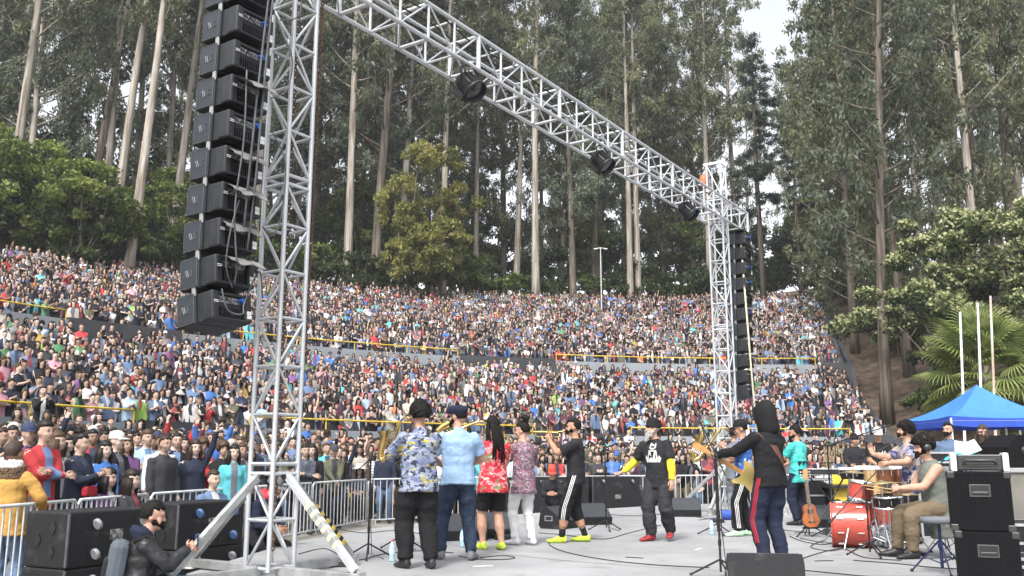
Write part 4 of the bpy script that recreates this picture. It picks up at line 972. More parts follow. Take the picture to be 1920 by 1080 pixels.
def hatmesh(kind):
    mb = MB()
    if kind == 'beanie':
        mb.lathe([(.094, .01), (.099, .03), (.098, .05), (.094, .052), (.092, .085), (.075, .125), (.04, .148), (0, .155)], 18, 0, Matrix.Diagonal((.92, 1.14, 1, 1)) @ Matrix.Translation((0, .012, 0)))
    elif kind in ('cap', 'capback'):
        s = 1 if kind == 'cap' else -1
        mb.lathe([(.093, .035), (.094, .06), (.085, .105), (.05, .138), (0, .148)], 18, 0, Matrix.Diagonal((.92, 1.13, 1, 1)) @ Matrix.Translation((0, .012, 0)))
        P = []; 
        for i in range(9):
            a = math.pi * (i / 8); P += [(.075 * math.cos(a), s * (-.07 - .03 * math.sin(a)) , .045), (.08 * math.cos(a), s * (-.075 - .115 * math.sin(a)), .028)]
        mb.add(P, [(2 * i, 2 * i + 1, 2 * i + 3, 2 * i + 2) for i in range(8)], 0, True); mb.add([(x, y, z - .006) for x, y, z in P], [(2 * i, 2 * i + 2, 2 * i + 3, 2 * i + 1) for i in range(8)], 0, True)
    elif kind == 'flat':
        mb.lathe([(.090, .035), (.102, .06), (.108, .085), (.09, .115), (.04, .128), (0, .13)], 18, 0, Matrix.Translation((0, -.005, 0)) @ Matrix.Diagonal((.93, 1.22, 1, 1)))
        mb.bbox((0, -.125, .045), (.12, .06, .012), .005)
    elif kind == 'brim':
        mb.lathe([(.19, .03), (.195, .038), (.11, .05), (.1, .055), (.098, .12), (.085, .14), (0, .142)], 22, 0, Matrix.Translation((0, .01, 0)))
        mb.lathe([(.19, .028), (.1, .03)], 22, 0, Matrix.Translation((0, .01, 0)), close=False)
    elif kind == 'hood':
        r = random.Random(2); n = 20
        prof_ = [(.075, -.20, .02), (.098, -.155, .03), (.106, -.10, .022), (.110, -.03, .018), (.113, .04, .02), (.104, .09, .024), (.08, .13, .03), (.045, .15, .036), (.0, .158, .04)]; P = []
        for i, (q, z, oy) in enumerate(prof_):
            for k in range(n):
                t = 2 * math.pi * k / n; f = 1 + .035 * math.sin(3 * t + i * 1.3) + r.uniform(-.02, .02); x, y = q * math.cos(t) * f * .96, q * math.sin(t) * f * 1.16 + oy
                if y < -.05 and -.11 < z < .07: y = -.05 + .15 * (y + .05)
                P.append((x, y, z + .012 * math.sin(2 * t + i)))
        mb.add(P, [(i * n + k, i * n + (k + 1) % n, (i + 1) * n + (k + 1) % n, (i + 1) * n + k) for i in range(len(prof_) - 1) for k in range(n)], 0, True)
        mb.path([(.088 * math.sin(a), -.052 - .02 * math.cos(a), -.02 + .10 * math.cos(a)) for a in np.linspace(-2.5, 2.5, 12)], .014, 6)
    return mb

def figure(label, loc, face, H=1.74, vox=.0125, build=1.0, pel=(0, 0, .925), lean=(0, 0), twist=0, head=(0, 0), lh=(.26, -.05, .80), rh=(-.26, -.05, .80), lel=None, rel=None,
           lf=(.11, 0, .085), rf=(-.11, 0, .085), ltoe=10, rtoe=-10, lkn=(0.1, -1, 0), rkn=(-.1, -1, 0), shirt='clothblack', sleeve='short', under=None, hem=.80, pants='clothblack', leg='long', legw=.0,
           shoe='blackshoe', sock=None, skin='skin', hair=('short', 'hairblack'), hat=None, lcurl=.6, rcurl=.6, lnrm=None, rnrm=None, lfwd=None, rfwd=None, fingers=True, collar=False, hood=None, name='person', group=None, seed=1, female=False, hemw=1.0, mesh_only=False, scale3=None, lhand=True, rhand=True):
    S = H / 1.75; rnd = random.Random(seed); P = Prims(); EX = {}
    pel = V3(pel); Tm = Matrix.Rotation(lean[0], 3, 'X') @ Matrix.Rotation(lean[1], 3, 'Y')      # +lean[0] bows forward (towards -Y)
    up = Tm @ V3((0, 0, 1)); fx = Tm @ (Matrix.Rotation(twist, 3, 'Z') @ V3((1, 0, 0))); fy = Tm @ (Matrix.Rotation(twist, 3, 'Z') @ V3((0, 1, 0)))
    B = build; wd = .93 if female else 1.0
    def ring(h, rx, ry, oy=0, b=1.0, hip=False):
        X = V3((1, 0, 0)) * .6 + fx * .4 if hip else fx; Y = V3((0, 1, 0)) if hip else fy
        return (pel + up * h + Y * oy, X * rx * (1 + (B - 1) * b), Y * ry * (1 + (B - 1) * b * 1.3))
    hz = hem - .925
    # hips in trousers
    P.loft(pants, [ring(-.13, .11, .08, 0, 1, True), ring(-.09, .155, .105, .005, 1, True), ring(-.02, .168, .118, .01, 1, True), ring(.04, .140, .098, .005), ring(.08, .10, .07)])
    # upper body
    w_ = lambda: 1 + rnd.uniform(-.025, .025)
    rows = [ring(hz, .188 * hemw * w_(), .138 * hemw, .005), ring((hz + .1) / 2, .184 * w_(), .138), ring(.12, .172 * w_(), .130), ring(.22, .174 * wd * w_(), .130), ring(.32, .186 * wd, .136, .0, .8), ring(.40, .190 * wd, .130, .005, .6), ring(.455, .165 * wd, .105, .012, .4), ring(.50, .115 * wd, .080, .012, .3), ring(.53, .068, .062, .008, .2)]
    P.loft(shirt, rows, 18)
    if female: 
        for s in (-1, 1): P.ell(shirt, pel + up * .32 + fx * .075 * s - fy * .085, (.07, .062, .07))
    neck = pel + up * .52 + fy * .005
    hm = Matrix.Rotation(head[0], 3, 'Z') @ Matrix.Rotation(head[1], 3, 'X')
    hc = neck + up * .165 - fy * .018 + hm @ V3((0, -.012, .0))
    P.limb(skin, neck - up * .05, hc - V3((0, 0, .05)) + fy * .012, .058, .052)
    E = lambda c, r: P.ell(skin, hc + hm @ V3(c), tuple(q * 1.06 for q in r), hm)
    E((0, .012, .032), (.074, .093, .098)); E((0, -.026, -.035), (.056, .066, .078)); E((0, -.058, -.088), (.03, .028, .024)); E((0, -.08, .035), (.05, .018, .018))
    P.limb(skin, hc + hm @ V3((0, -.085, .012)), hc + hm @ V3((0, -.108, -.026)), .010, .0155)
    for s in (-1, 1): E((.077 * s, .008, -.008), (.012, .02, .032)); E((.045 * s, -.06, -.03), (.022, .022, .03))
    if fingers:
        e = EX.setdefault('eye', MB())
        for s in (-1, 1): e.ball(hc + hm @ V3((.031 * s, -.086, .008)), (.011, .007, .005), 0, 8, hm); e.ball(hc + hm @ V3((.032 * s, -.092, .032)), (.017, .006, .003), 0, 8, hm)
        EX.setdefault('lip', MB()).ball(hc + hm @ V3((0, -.094, -.055)), (.023, .008, .007), 0, 8, hm)
    if hood: P.loft(hood, [(neck + fy * .03 - up * .03, fx * .11, fy * .10), (neck + fy * .05 + up * .03, fx * .12, fy * .105), (neck + fy * .075 + up * .075, fx * .09, fy * .06)])
    if collar: P.loft(shirt, [(neck - up * .04, fx * .078, fy * .072), (neck + up * .03 + fy * .006, fx * .068, fy * .066)])
    # arms
    W = {}
    for sd, s, tgt, hint, hn, hf, curl in (('l', 1, lh, lel, lnrm, lfwd, lcurl), ('r', -1, rh, rel, rnrm, rfwd, rcurl)):
        sh = pel + up * .445 + fx * (.175 * wd + (B - 1) * .06) * s + fy * .01
        hint = V3(hint) if hint else V3((.5 * s, .8, -.6))
        el, wr = ik(sh, V3(tgt), LA1, LA2, hint); f = .92 if female else 1.0
        P.limb(skin, sh, el, .062 * f, .049 * f, .058 * f); P.limb(skin, el, wr, .049 * f, .032 * f, .048 * f)
        if sleeve == 'short': P.limb(shirt, sh - (el - sh) * .05, sh + (el - sh) * .76, .074 * f, .078 * f, wr=.05, ends=(.6, .1), rnd=rnd)
        elif sleeve == 'long':
            m_ = under if under else shirt
            P.limb(m_, *( (sh, el, .072 * f, .064 * f, .071 * f) if not under else (sh + (el - sh) * .5, el, .056, .056, .057)), wr=.06, rnd=rnd); P.limb(m_, el, wr, .062 * f, .044 * f, .059 * f, wr=.08, ends=(.6, .1), rnd=rnd)
            if under: P.limb(shirt, sh - (el - sh) * .05, sh + (el - sh) * .80, .080, .086, wr=.05, ends=(.6, .1), rnd=rnd)
        P.ell(shirt if sleeve else skin, sh - V3((0, 0, .012)), (.062, .064, .060))
        d = (wr - el).normalized(); hd = V3(hf) if hf else d; nr = V3(hn) if hn else V3((s * .9, -.2, .3))
        if fingers and (lhand if sd == 'l' else rhand): hand_parts(P, EX, skin, wr, hd, nr, curl, sd == 'l')
        else: P.ell(skin, wr + hd.normalized() * .07, (.036, .036, .06)) if not fingers else None
        W[sd + 'h'] = wr + hd.normalized() * .08; W[sd + 'w'] = wr; W[sd + 'e'] = el; W[sd + 's'] = sh
    # legs
    for sd, s, ft, toe, kh in (('l', 1, lf, ltoe, lkn), ('r', -1, rf, rtoe, rkn)):
        hp = pel + V3((.088 * s * (1 + (B - 1) * .5), 0, -.035)); an = V3(ft)
        kn, an = ik(hp, an, LL1, LL2, V3(kh)); bb = 1 + (B - 1) * .7
        if leg == 'long':
            P.limb(pants, hp, kn, (.104 + legw * .5) * bb, (.078 + legw) * bb, (.094 + legw) * bb, wr=.04, rnd=rnd); P.limb(pants, kn, an + (kn - an).normalized() * .015, (.075 + legw) * bb, .060 + legw, (.072 + legw) * bb, wr=.07, ends=(.6, .1), rnd=rnd)
        else:
            cut = {'shorts': (.92, 0), 'capri': (1, .42)}[leg]
            P.limb(pants, hp, hp + (kn - hp) * cut[0], .100 * bb, .095 * bb, .098 * bb, wr=.04, ends=(.6, .05), rnd=rnd)
            P.limb(skin, hp, kn, .085, .064, .08); P.limb(skin, kn, an, .061, .040, .068)
            if cut[1]: P.limb(pants, kn, kn + (an - kn) * cut[1], .092, .086, .09, wr=.05, ends=(.6, .05), rnd=rnd)
        if sock: P.limb(sock, an + (kn - an) * .42, an, .052, .046, ends=(.05, .3))
        t = R(toe); fw = V3((math.sin(t), -math.cos(t), 0)); sx = V3((math.cos(t), math.sin(t), 0)); zz = V3((0, 0, 1)); a0 = V3((an.x, an.y, an.z)); sx = sx * 1.12; fw = fw * 1.1
        pit = 0
        P.loft(shoe, [(a0 - fw * .065 - zz * .035, sx * .022, zz * .022), (a0 - fw * .06 - zz * .03, sx * .036, zz * .045), (a0 - zz * .03, sx * .042, zz * .055), (a0 + fw * .07 - zz * .042, sx * .048, zz * .042), (a0 + fw * .14 - zz * .055, sx * .049, zz * .03), (a0 + fw * .185 - zz * .06, sx * .036, zz * .022), (a0 + fw * .2 - zz * .062, sx * .014, zz * .012)], 12)
        W[sd + 'k'] = kn; W[sd + 'a'] = an
    mb, slots = remesh(P, vox, None, 2 if vox < .016 else 1, EX)
    zmin = min(v[2] for v in mb.v)
    mb.v = [(v[0] * S, v[1] * S, v[2] * S) for v in mb.v]
    W = {k: v * S for k, v in W.items()}; W['head'] = hc * S; W['hm'] = hm; W['neck'] = neck * S; W['up'] = up; W['fx'] = fx; W['fy'] = fy; W['pel'] = pel * S; W['S'] = S
    if mesh_only: return mb, slots, W, hm, hc * S
    body = mb.build(name, [M[k] for k in slots]); body.location = loc; body.rotation_euler = (0, 0, face); prop(body, label, 'person', group)
    HM = Matrix.Translation(hc * S) @ hm.to_4x4() @ Matrix.Scale(S * 1.07, 4)
    if hair:
        h = hairmesh(hair[0], seed).build('hair', M[hair[1]], body); h.matrix_basis = HM
    if hat:
        h = hatmesh(hat[0]).build(hat[2] if len(hat) > 2 else 'hat', M[hat[1]], body); h.matrix_basis = HM
    W['M'] = Matrix.Translation(loc) @ Matrix.Rotation(face, 4, 'Z'); W['HM'] = HM; W['mb'] = mb
    return body, W
def child(name, mb, mats, body, Mx=None):
    o = mb.build(name, mats, body)
    if Mx is not None: o.matrix_basis = Mx
    return o
def world(W, k): return W['M'] @ W[k]
def to_local(W, p): return W['M'].inverted() @ V3(p)
def decal(W, body, name, polys, mt, org, xd, zd, dr, off=.004):
    """flat print laid on the cloth: 2-D outlines (x, z) carried onto the body's surface along dr"""
    t = BVHTree.FromPolygons([V3(v) for v in W['mb'].v], W['mb'].f); mb = MB(); dr = V3(dr).normalized(); xd, zd = V3(xd).normalized(), V3(zd).normalized()
    for poly in polys:
        bm = bmesh.new(); vv = [bm.verts.new((x, 0, z)) for x, z in poly]; bm.faces.new(vv); bmesh.ops.triangulate(bm, faces=list(bm.faces))
        bmesh.ops.subdivide_edges(bm, edges=list(bm.edges), cuts=2, use_grid_fill=True); bm.verts.index_update(); P = []
        for v in bm.verts:
            o = V3(org) + xd * v.co.x + zd * v.co.z - dr * .5; h = t.ray_cast(o, dr)
            P.append(h[0] - dr * off if h[0] is not None else V3(org) + xd * v.co.x + zd * v.co.z)
        mb.add(P, [[q.index for q in f.verts] for f in bm.faces], 0, True); bm.free()
    return child(name, mb, mt, body)
def leg_stripes(W, body, sd, outs, mt, name, k0='s', n=3, gap=.022, wdt=.011, frm=.0, to=1.0, surf=.0):
    """stripes down the outside of a trouser leg"""
    t = BVHTree.FromPolygons([V3(v) for v in W['mb'].v], W['mb'].f); hp = W['pel'] + V3(((.1 if sd == 'l' else -.1), 0, -.03)); pts = [hp + V3((0, 0, .04)), hp + (W[sd + 'k'] - hp) * .5, W[sd + 'k'], (W[sd + 'k'] + W[sd + 'a']) / 2, W[sd + 'a'] + V3((0, 0, .02))]
    out = V3(outs).normalized(); side = V3((0, 1, 0)) if abs(out.x) > .5 else V3((1, 0, 0))
    m_ = MB()
    for i in range(n):
        o_ = side * gap * (i - (n - 1) / 2); P = []
        for k in range(25):
            f = frm + (to - frm) * k / 24; g = f * 4; j = min(int(g), 3); c = pts[j] + (pts[j + 1] - pts[j]) * (g - j) + o_
            for q in (-.5, .5):
                h = t.ray_cast(c + out * .4 + side * wdt * q, -out, .6); P.append((h[0] + out * .004) if h[0] is not None else c + out * .09 + side * wdt * q)
        m_.add(P, [(2 * k, 2 * k + 1, 2 * k + 3, 2 * k + 2) for k in range(24)], 0, True)
    return child(name, m_, mt, body)
def feet(px, py): return at(px, py, 0.0)
GM = None
PE = {}
FA = lambda deg: R(deg)
# --- saxophonist in the blue palm shirt
PE['sax'] = figure('musician in blue palm print shirt and black trousers, seen from behind, nearest the left tower', feet(783, 1066), FA(205), 1.76, build=1.12, shirt='aloha', sleeve='long', hem=.80, pants='clothblack', legw=.022, shoe='blackshoe', hair=('curly', 'hairblack'), lean=(0, 0), head=(.25, .05), lh=(.12, -.36, 1.16), rh=(-.13, -.40, 1.0), lel=(.9, .2, -.5), rel=(-.8, .5, -.5), lf=(.12, -.05, .085), rf=(-.12, .1, .085), seed=3, hemw=1.08, lnrm=(1, 0, .3), rnrm=(-1, 0, .3), collar=True)
# --- flat cap man
PE['cap'] = figure('musician in light blue shirt, dark jeans and navy flat cap, seen from behind', feet(857, 1050), FA(192), 1.78, build=1.08, shirt='skyblue', hem=.84, pants='denim', legw=.006, shoe='greyshoe', hair=('crop', 'hairblack'), hat=('flat', 'navy', 'flat_cap'), head=(.75, .0), lh=(.16, -.26, 1.06), rh=(-.14, -.28, 1.06), lel=(1, .5, -.4), rel=(-1, .5, -.4), lf=(.19, -.06, .085), rf=(-.15, .08, .085), ltoe=25, rtoe=-25, seed=4, hemw=1.05, skin='skinlight', collar=True)
# --- dreadlocks
PE['dread'] = figure('musician with long dreadlocks, red flower shirt, black shorts and neon shoes', feet(924, 1031), FA(205), 1.70, build=1.10, shirt='redfloral', hem=.74, pants='clothblack', leg='shorts', shoe='neon', hair=('dread', 'hairblack'), head=(.15, .1), lh=(.14, -.33, 1.20), rh=(-.14, -.33, 1.02), lel=(.9, .3, -.5), rel=(-.9, .3, -.5), lf=(.10, -.10, .085), rf=(-.10, .06, .085), seed=5, hemw=1.1, skin='skinlight')
# --- bun and white trousers
PE['bun'] = figure('musician with hair bun, purple printed blouse and white trousers', feet(982, 1022), FA(212), 1.66, shirt='purpleprint', sleeve='long', hem=.72, pants='clothwhite', shoe='whiteshoe', hair=('bun', 'hairblack'), head=(.6, .0), lh=(.08, -.34, 1.28), rh=(-.12, -.34, 1.22), lel=(.8, .3, -.6), rel=(-.8, .3, -.6), lf=(.10, -.06, .085), rf=(-.10, .08, .085), seed=6, female=True, hemw=1.08, skin='skinlight')
# --- trumpet player
PE['trumpet'] = figure('trumpet player in black t-shirt and striped knee-length trousers, facing left', feet(1081, 1017), FA(262), 1.72, shirt='clothblack2', hem=.82, pants='clothblack', leg='capri', shoe='neon', sock='clothblack', hair=('crop', 'hairblack'), head=(0, -.05), lh=(.04, -.36, 1.42), rh=(-.03, -.30, 1.43), lel=(.7, -.1, -1), rel=(-.9, -.1, -.8), lf=(.12, -.20, .085), rf=(-.12, .12, .085), seed=7, lcurl=1.2, rcurl=1.0, lnrm=(1, 0, 0), rnrm=(-.4, 0, .9), lfwd=(0, -.5, .85), rfwd=(.2, -.9, .25))
# --- bearded dancer
PE['beard'] = figure('bearded man dancing in black t-shirt over yellow sleeves, black beanie and red shoes', feet(1238, 1014), FA(-38), 1.72, build=1.10, shirt='clothblack2', sleeve='long', under='yellowsleeve', hem=.76, pants='cloth_char', legw=.02, shoe='redshoe', hair=('crop', 'beardgrey'), hat=('beanie', 'clothblack', 'beanie'), head=(-.6, -.05), lean=(.06, -.05), lh=(.30, -.14, .86), rh=(-.48, -.18, .98), lel=(.6, .9, -.3), rel=(-.4, .9, -.4), lf=(.10, .14, .12), rf=(-.09, -.10, .085), ltoe=20, rtoe=-18, lkn=(.3, -1, 0), seed=8, hemw=1.12, skin='skinlight', rnrm=(-.2, -.3, 1), lnrm=(.9, -.4, .1), rfwd=(-.8, -.5, -.2), lfwd=(.1, -.3, -1), lcurl=.3, rcurl=.35)
# --- grey suit
PE['suit'] = figure('man in grey suit facing away behind the guitarist', feet(1383, 972), FA(160), 1.76, shirt='suitgrey', sleeve='long', hem=.74, pants='suitgrey', legw=.012, shoe='blackshoe', hair=('side', 'hairblack'), head=(.2, 0), lh=(.1, -.3, 1.1), rh=(-.1, -.3, 1.15), seed=9, vox=.015, collar=True)
# --- saxophonist in blue print, track trousers
PE['sax2'] = figure('saxophonist in blue print shirt, black striped track trousers and green shoes, facing left', feet(1400, 1005), FA(262), 1.74, shirt='blueprint', hem=.84, pants='clothblack', legw=.01, shoe='greenshoe', hair=('short', 'hairblack'), hat=('cap', 'clothblack', 'cap'), head=(0, .12), lh=(.06, -.30, 1.34), rh=(-.10, -.30, 1.10), lel=(.6, -.2, -.9), rel=(-.8, .2, -.6), lf=(.11, -.12, .085), rf=(-.11, .1, .085), seed=10, vox=.015)
# --- guitarist
PE['guitar'] = figure('guitarist in black hooded sweatshirt and navy trousers with red stripes, seen from behind', feet(1452, 1062), FA(211), 1.76, build=1.06, shirt='clothblack', sleeve='long', hem=.84, pants='navy', legw=.012, shoe='blackshoe', hair=None, hat=('hood', 'clothblack', 'hood'), head=(.15, .18), lean=(.03, 0), lh=(.34, -.46, 1.18), rh=(-.08, -.30, .98), lel=(.6, .3, -.7), rel=(-.9, .5, -.3), lf=(.10, -.03, .085), rf=(-.10, .05, .085), seed=11, hemw=1.05, lnrm=(.4, -.2, -.9), lcurl=1.2, rcurl=.8, skin='skinlight')
# --- teal shirt
PE['teal'] = figure('man in teal beach print shirt facing left behind the small guitar', feet(1503, 985), FA(222), 1.74, build=1.05, shirt='tealprint', sleeve='short', hem=.74, pants='navy', legw=.01, shoe='blackshoe', hair=('side', 'hairblack'), head=(.35, .1), lh=(.16, -.34, 1.05), rh=(-.16, -.34, 1.05), lel=(.9, .2, -.5), rel=(-.9, .2, -.5), seed=12, vox=.015, hemw=1.06)
# ================================================================== INSTRUMENTS AND ACCESSORIES
M['guitarcream'] = mat('cream_yellow_lacquer', (.62, .47, .17), .22, 0, .06, 4); M['maple'] = mat('maple_neck', (.50, .26, .09), .35, 0, .15, 12); M['orangewood'] = mat('orange_cedar', (.36, .115, .035), .35, 0, .2, 8); M['darkwood'] = mat('dark_rosewood', (.035, .02, .014), .5, 0, .3, 20)
M['drumred'] = mat('red_drum_lacquer', (.52, .085, .06), .22, 0, .1, 3); M['drumskin'] = mat('white_drum_skin', (.68, .67, .64), .5, 0, .08, 10); M['cymbal'] = mat('bronze_cymbal', (.62, .48, .24), .3, .85, .15, 30); M['congawood'] = mat('brown_conga_wood', (.20, .075, .035), .4, 0, .2, 9); M['paletan'] = mat('pale_plywood', (.52, .33, .14), .5, 0, .15, 6)
M['grille'] = mat('grey_speaker_grille', (.05, .054, .062), .5, .3, .1, 12, .4, 300); M['carpet'] = mat('black_speaker_carpet', (.008, .008, .010), .95, metal=0, var=.25, scale=30, bump=.5, bscale=250, spec=.2); M['trimalu'] = mat('flight_case_trim', (.55, .56, .57), .35, .6, .1, 15)
M['teal'] = cloth('turquoise_towel', (.10, .42, .48)); M['paper'] = mat('white_paper', (.72, .72, .70), .8); M['blueplast'] = mat('blue_plastic', (.04, .10, .45), .45); M['caster'] = mat('grey_caster_wheel', (.25, .26, .28), .5); M['casterblue'] = mat('blue_caster_wheel', (.07, .13, .28), .5)
M['cane'] = mat('cane_screen', (.30, .24, .14), .9, 0, .3, 14)
M['printwhite'] = mat('white_shirt_print', (.60, .60, .58), .8)
def thing_at(name, label, cat, loc, rz=0, group=None): return empty(name, loc, label, cat, group, rz)
def place(o, Mx): o.matrix_world = Mx; return o
def beard(W, body, matn, L=.10, wd=1.0, seed=2):
    r = random.Random(seed); mb = MB()
    for i in range(90):
        u = r.uniform(-1, 1); v = r.random(); x = .062 * u * wd; y = -.085 + .075 * u * u - .012 * v * (1 - abs(u)); z = -.045 - v * L * (1 - .55 * abs(u)) + .012 * abs(u)
        if v < .2 and abs(u) < .3: continue
        mb.ball((x * (1 - .3 * v), y, z), (.018, .016, .024), 0, 6)
    for s in (-1, 1): mb.ball((.02 * s, -.104, -.038), (.022, .01, .009), 0, 6)
    return child('beard', mb, M[matn], body, W['HM'])
def glasses(W, body, mt='lens'):
    mb = MB()
    for s in (-1, 1): mb.ball((.033 * s, -.102, .008), (.026, .006, .019), 0, 10); mb.tube((.058 * s, -.095, .012), (.078 * s, .0, .008), .004, n=5)
    mb.tube((-.01, -.105, .012), (.01, -.105, .012), .004, n=5); return child('sunglasses', mb, M[mt], body, W['HM'])
b, W = PE['cap']; glasses(W, b); beard(W, b, 'hairblack', .045)
b, W = PE['beard']; beard(W, b, 'beardgrey', .13, 1.1)
o_ = W['pel'] + V3((0, 0, .27)) ; cat = [[(-.05, .16), (-.035, .20), (-.02, .165), (.02, .165), (.035, .20), (.05, .16), (.05, .12), (.02, .10), (-.02, .10), (-.05, .12)], [(-.06, .09), (.06, .09), (.075, .0), (.06, -.08), (-.06, -.08), (-.075, .0)], [(.07, -.02), (.10, .02), (.12, -.02), (.10, -.08), (.07, -.08)], [(-.07, -.02), (-.10, .02), (-.12, -.02), (-.10, -.08), (-.07, -.08)]]
decal(W, b, 'shirt_print', cat, M['printwhite'], o_, (1, 0, 0), (0, 0, 1), (0, 1, 0))
decal(W, b, 'shirt_print', [[(-.035, .15), (.035, .15), (.03, .125), (-.03, .125)], [(-.03, .07), (.03, .07), (.0, -.04)], [(.045, .06), (.055, .0), (.045, -.06), (.04, 0)], [(-.045, .06), (-.055, .0), (-.045, -.06), (-.04, 0)]], M['clothblack'], o_, (1, 0, 0), (0, 0, 1), (0, 1, 0), .007)
b, W = PE['trumpet']; beard(W, b, 'hairblack', .03, 1, 5); leg_stripes(W, b, 'l', (1, -.1, 0), M['wstripe'], 'leg_stripe', to=.72); leg_stripes(W, b, 'r', (-1, -.1, 0), M['wstripe'], 'leg_stripe', to=.72)
b, W = PE['sax2']; glasses(W, b); leg_stripes(W, b, 'l', (1, 0, 0), M['wstripe'], 'leg_stripe', to=.97); leg_stripes(W, b, 'r', (-1, 0, 0), M['wstripe'], 'leg_stripe', to=.97)
b, W = PE['guitar']
for s in ('l', 'r'): leg_stripes(W, b, s, (1 if s == 'l' else -1, .25, 0), M['redstripe'], 'leg_stripe', n=3, gap=.020, wdt=.012, to=.80)
decal(W, b, 'strap', [[(-.16, .60), (-.09, .60), (.22, .16), (.235, .08), (.19, .08), (.16, .15)]], M['leatherstrap'], W['pel'] + V3((.03, 0, -.10)), (-1, 0, 0), (0, 0, 1), (0, -1, 0), .012)
b, W = PE['dread']; 
b, W = PE['teal']; beard(W, b, 'hairblack', .05, 1, 6)
decal(W, b, 'palm_print', [[(x - .02, 0), (x - .004, .02), (x - .03, .05), (x, .04), (x + .004, .07), (x + .012, .04), (x + .04, .05), (x + .014, .02), (x + .03, 0), (x + .008, .012), (x + .006, -.05), (x - .004, -.05), (x - .002, .012)] for x in (-.12, -.04, .04, .12)], M['clothblack'], W['pel'] + V3((0, 0, .14)), (-1, 0, 0), (0, 0, 1), (0, -1, 0))
b, W = PE['sax']

def trumpet(W, label, dirn=(0, -1, .03)):
    p0 = W['head'] + W['hm'] @ V3((0, -.112, -.058)); d = V3(dirn).normalized(); up = V3((0, 0, 1)); t = empty('trumpet', (0, 0, 0), label, 'trumpet')
    t.matrix_world = W['M'] @ Matrix.Translation(p0)
    q = lambda f, z: d * f + up * z
    m_ = MB(); m_.path([q(0, 0), q(.05, 0), q(.40, 0)], [.008, .006, .006], 7); m_.path([q(.40, 0), q(.43, -.02), q(.43, -.06), q(.40, -.08), q(.22, -.08)], .006, 7); m_.path([q(.10, -.02), q(.07, -.05), q(.10, -.08), q(.22, -.08)], .006, 7); m_.path([q(.10, -.02), q(.30, -.01), q(.42, -.01), q(.47, -.01), q(.505, -.01), q(.52, -.01)], [.006, .008, .012, .02, .042, .062], 16, cap=False); m_.build('tubing', M['brass'], t)
    for i in range(3):
        m_ = MB(); m_.tube(q(.20 + .028 * i, -.10), q(.20 + .028 * i, .03), .011, n=8); m_.tube(q(.20 + .028 * i, .03), q(.20 + .028 * i, .06), .004, n=6); m_.tube(q(.20 + .028 * i, .06), q(.20 + .028 * i, .065), .009, n=8); m_.build('valve', M['brass'], t)
    return t
trumpet(PE['trumpet'][1], 'brass trumpet raised to the lips of the player in black', (0, -1, .02))
trumpet(PE['bun'][1], 'brass trumpet held by the musician with the hair bun', (.25, -1, .0))
def saxophone(W, label, tilt=0, raise_=0, fwd=(0, -1, 0), s=1.0, side=0.0):
    p0 = W['head'] + W['hm'] @ V3((0, -.115, -.058)); t = empty('saxophone', (0, 0, 0), label, 'saxophone', 'saxophones')
    t.matrix_world = W['M'] @ Matrix.Translation(p0) @ Matrix.Rotation(side, 4, 'Z') @ Matrix.Rotation(raise_, 4, 'X') @ Matrix.Scale(s, 4)
    m_ = MB(); m_.path([(0, .0, 0), (0, -.06, .01)], .011, 7); m_.build('mouthpiece', M['black'], t)
    m_ = MB(); m_.path([(0, -.05, .01), (0, -.12, .02), (0, -.18, -.01), (0, -.20, -.07)], [.009, .011, .013, .016], 9)
    m_.path([(0, -.20, -.06), (0, -.21, -.30), (0, -.22, -.52), (0, -.23, -.62), (0, -.27, -.68), (0, -.32, -.66), (0, -.345, -.58), (0, -.355, -.45), (0, -.37, -.36), (0, -.40, -.30)], [.016, .023, .031, .035, .038, .042, .046, .055, .07, .10], 14, cap=False); m_.build('body', M['brass'], t)
    m_ = MB()
    for i in range(9): m_.lathe([(.014, 0), (.014, .008), (0, .01)], 8, 0, Matrix.Translation((0, -.235 - .002 * i - .01, -.14 - .05 * i)) @ Matrix.Rotation(R(90), 4, 'X'))
    m_.tube((.028, -.21, -.1), (.036, -.22, -.58), .004, n=5); m_.tube((-.028, -.21, -.1), (-.036, -.22, -.58), .004, n=5); m_.build('keys', M['brass'], t)
    return t
saxophone(PE['sax'][1], 'brass saxophone played by the man in the blue palm shirt', raise_=R(-22), side=R(38), s=.8)
saxophone(PE['dread'][1], 'brass saxophone raised beside the head of the man with dreadlocks', raise_=R(-66), side=R(66), s=.9)
saxophone(PE['sax2'][1], 'brass saxophone held by the man in the blue print shirt behind the guitarist', raise_=R(-35), side=R(0))

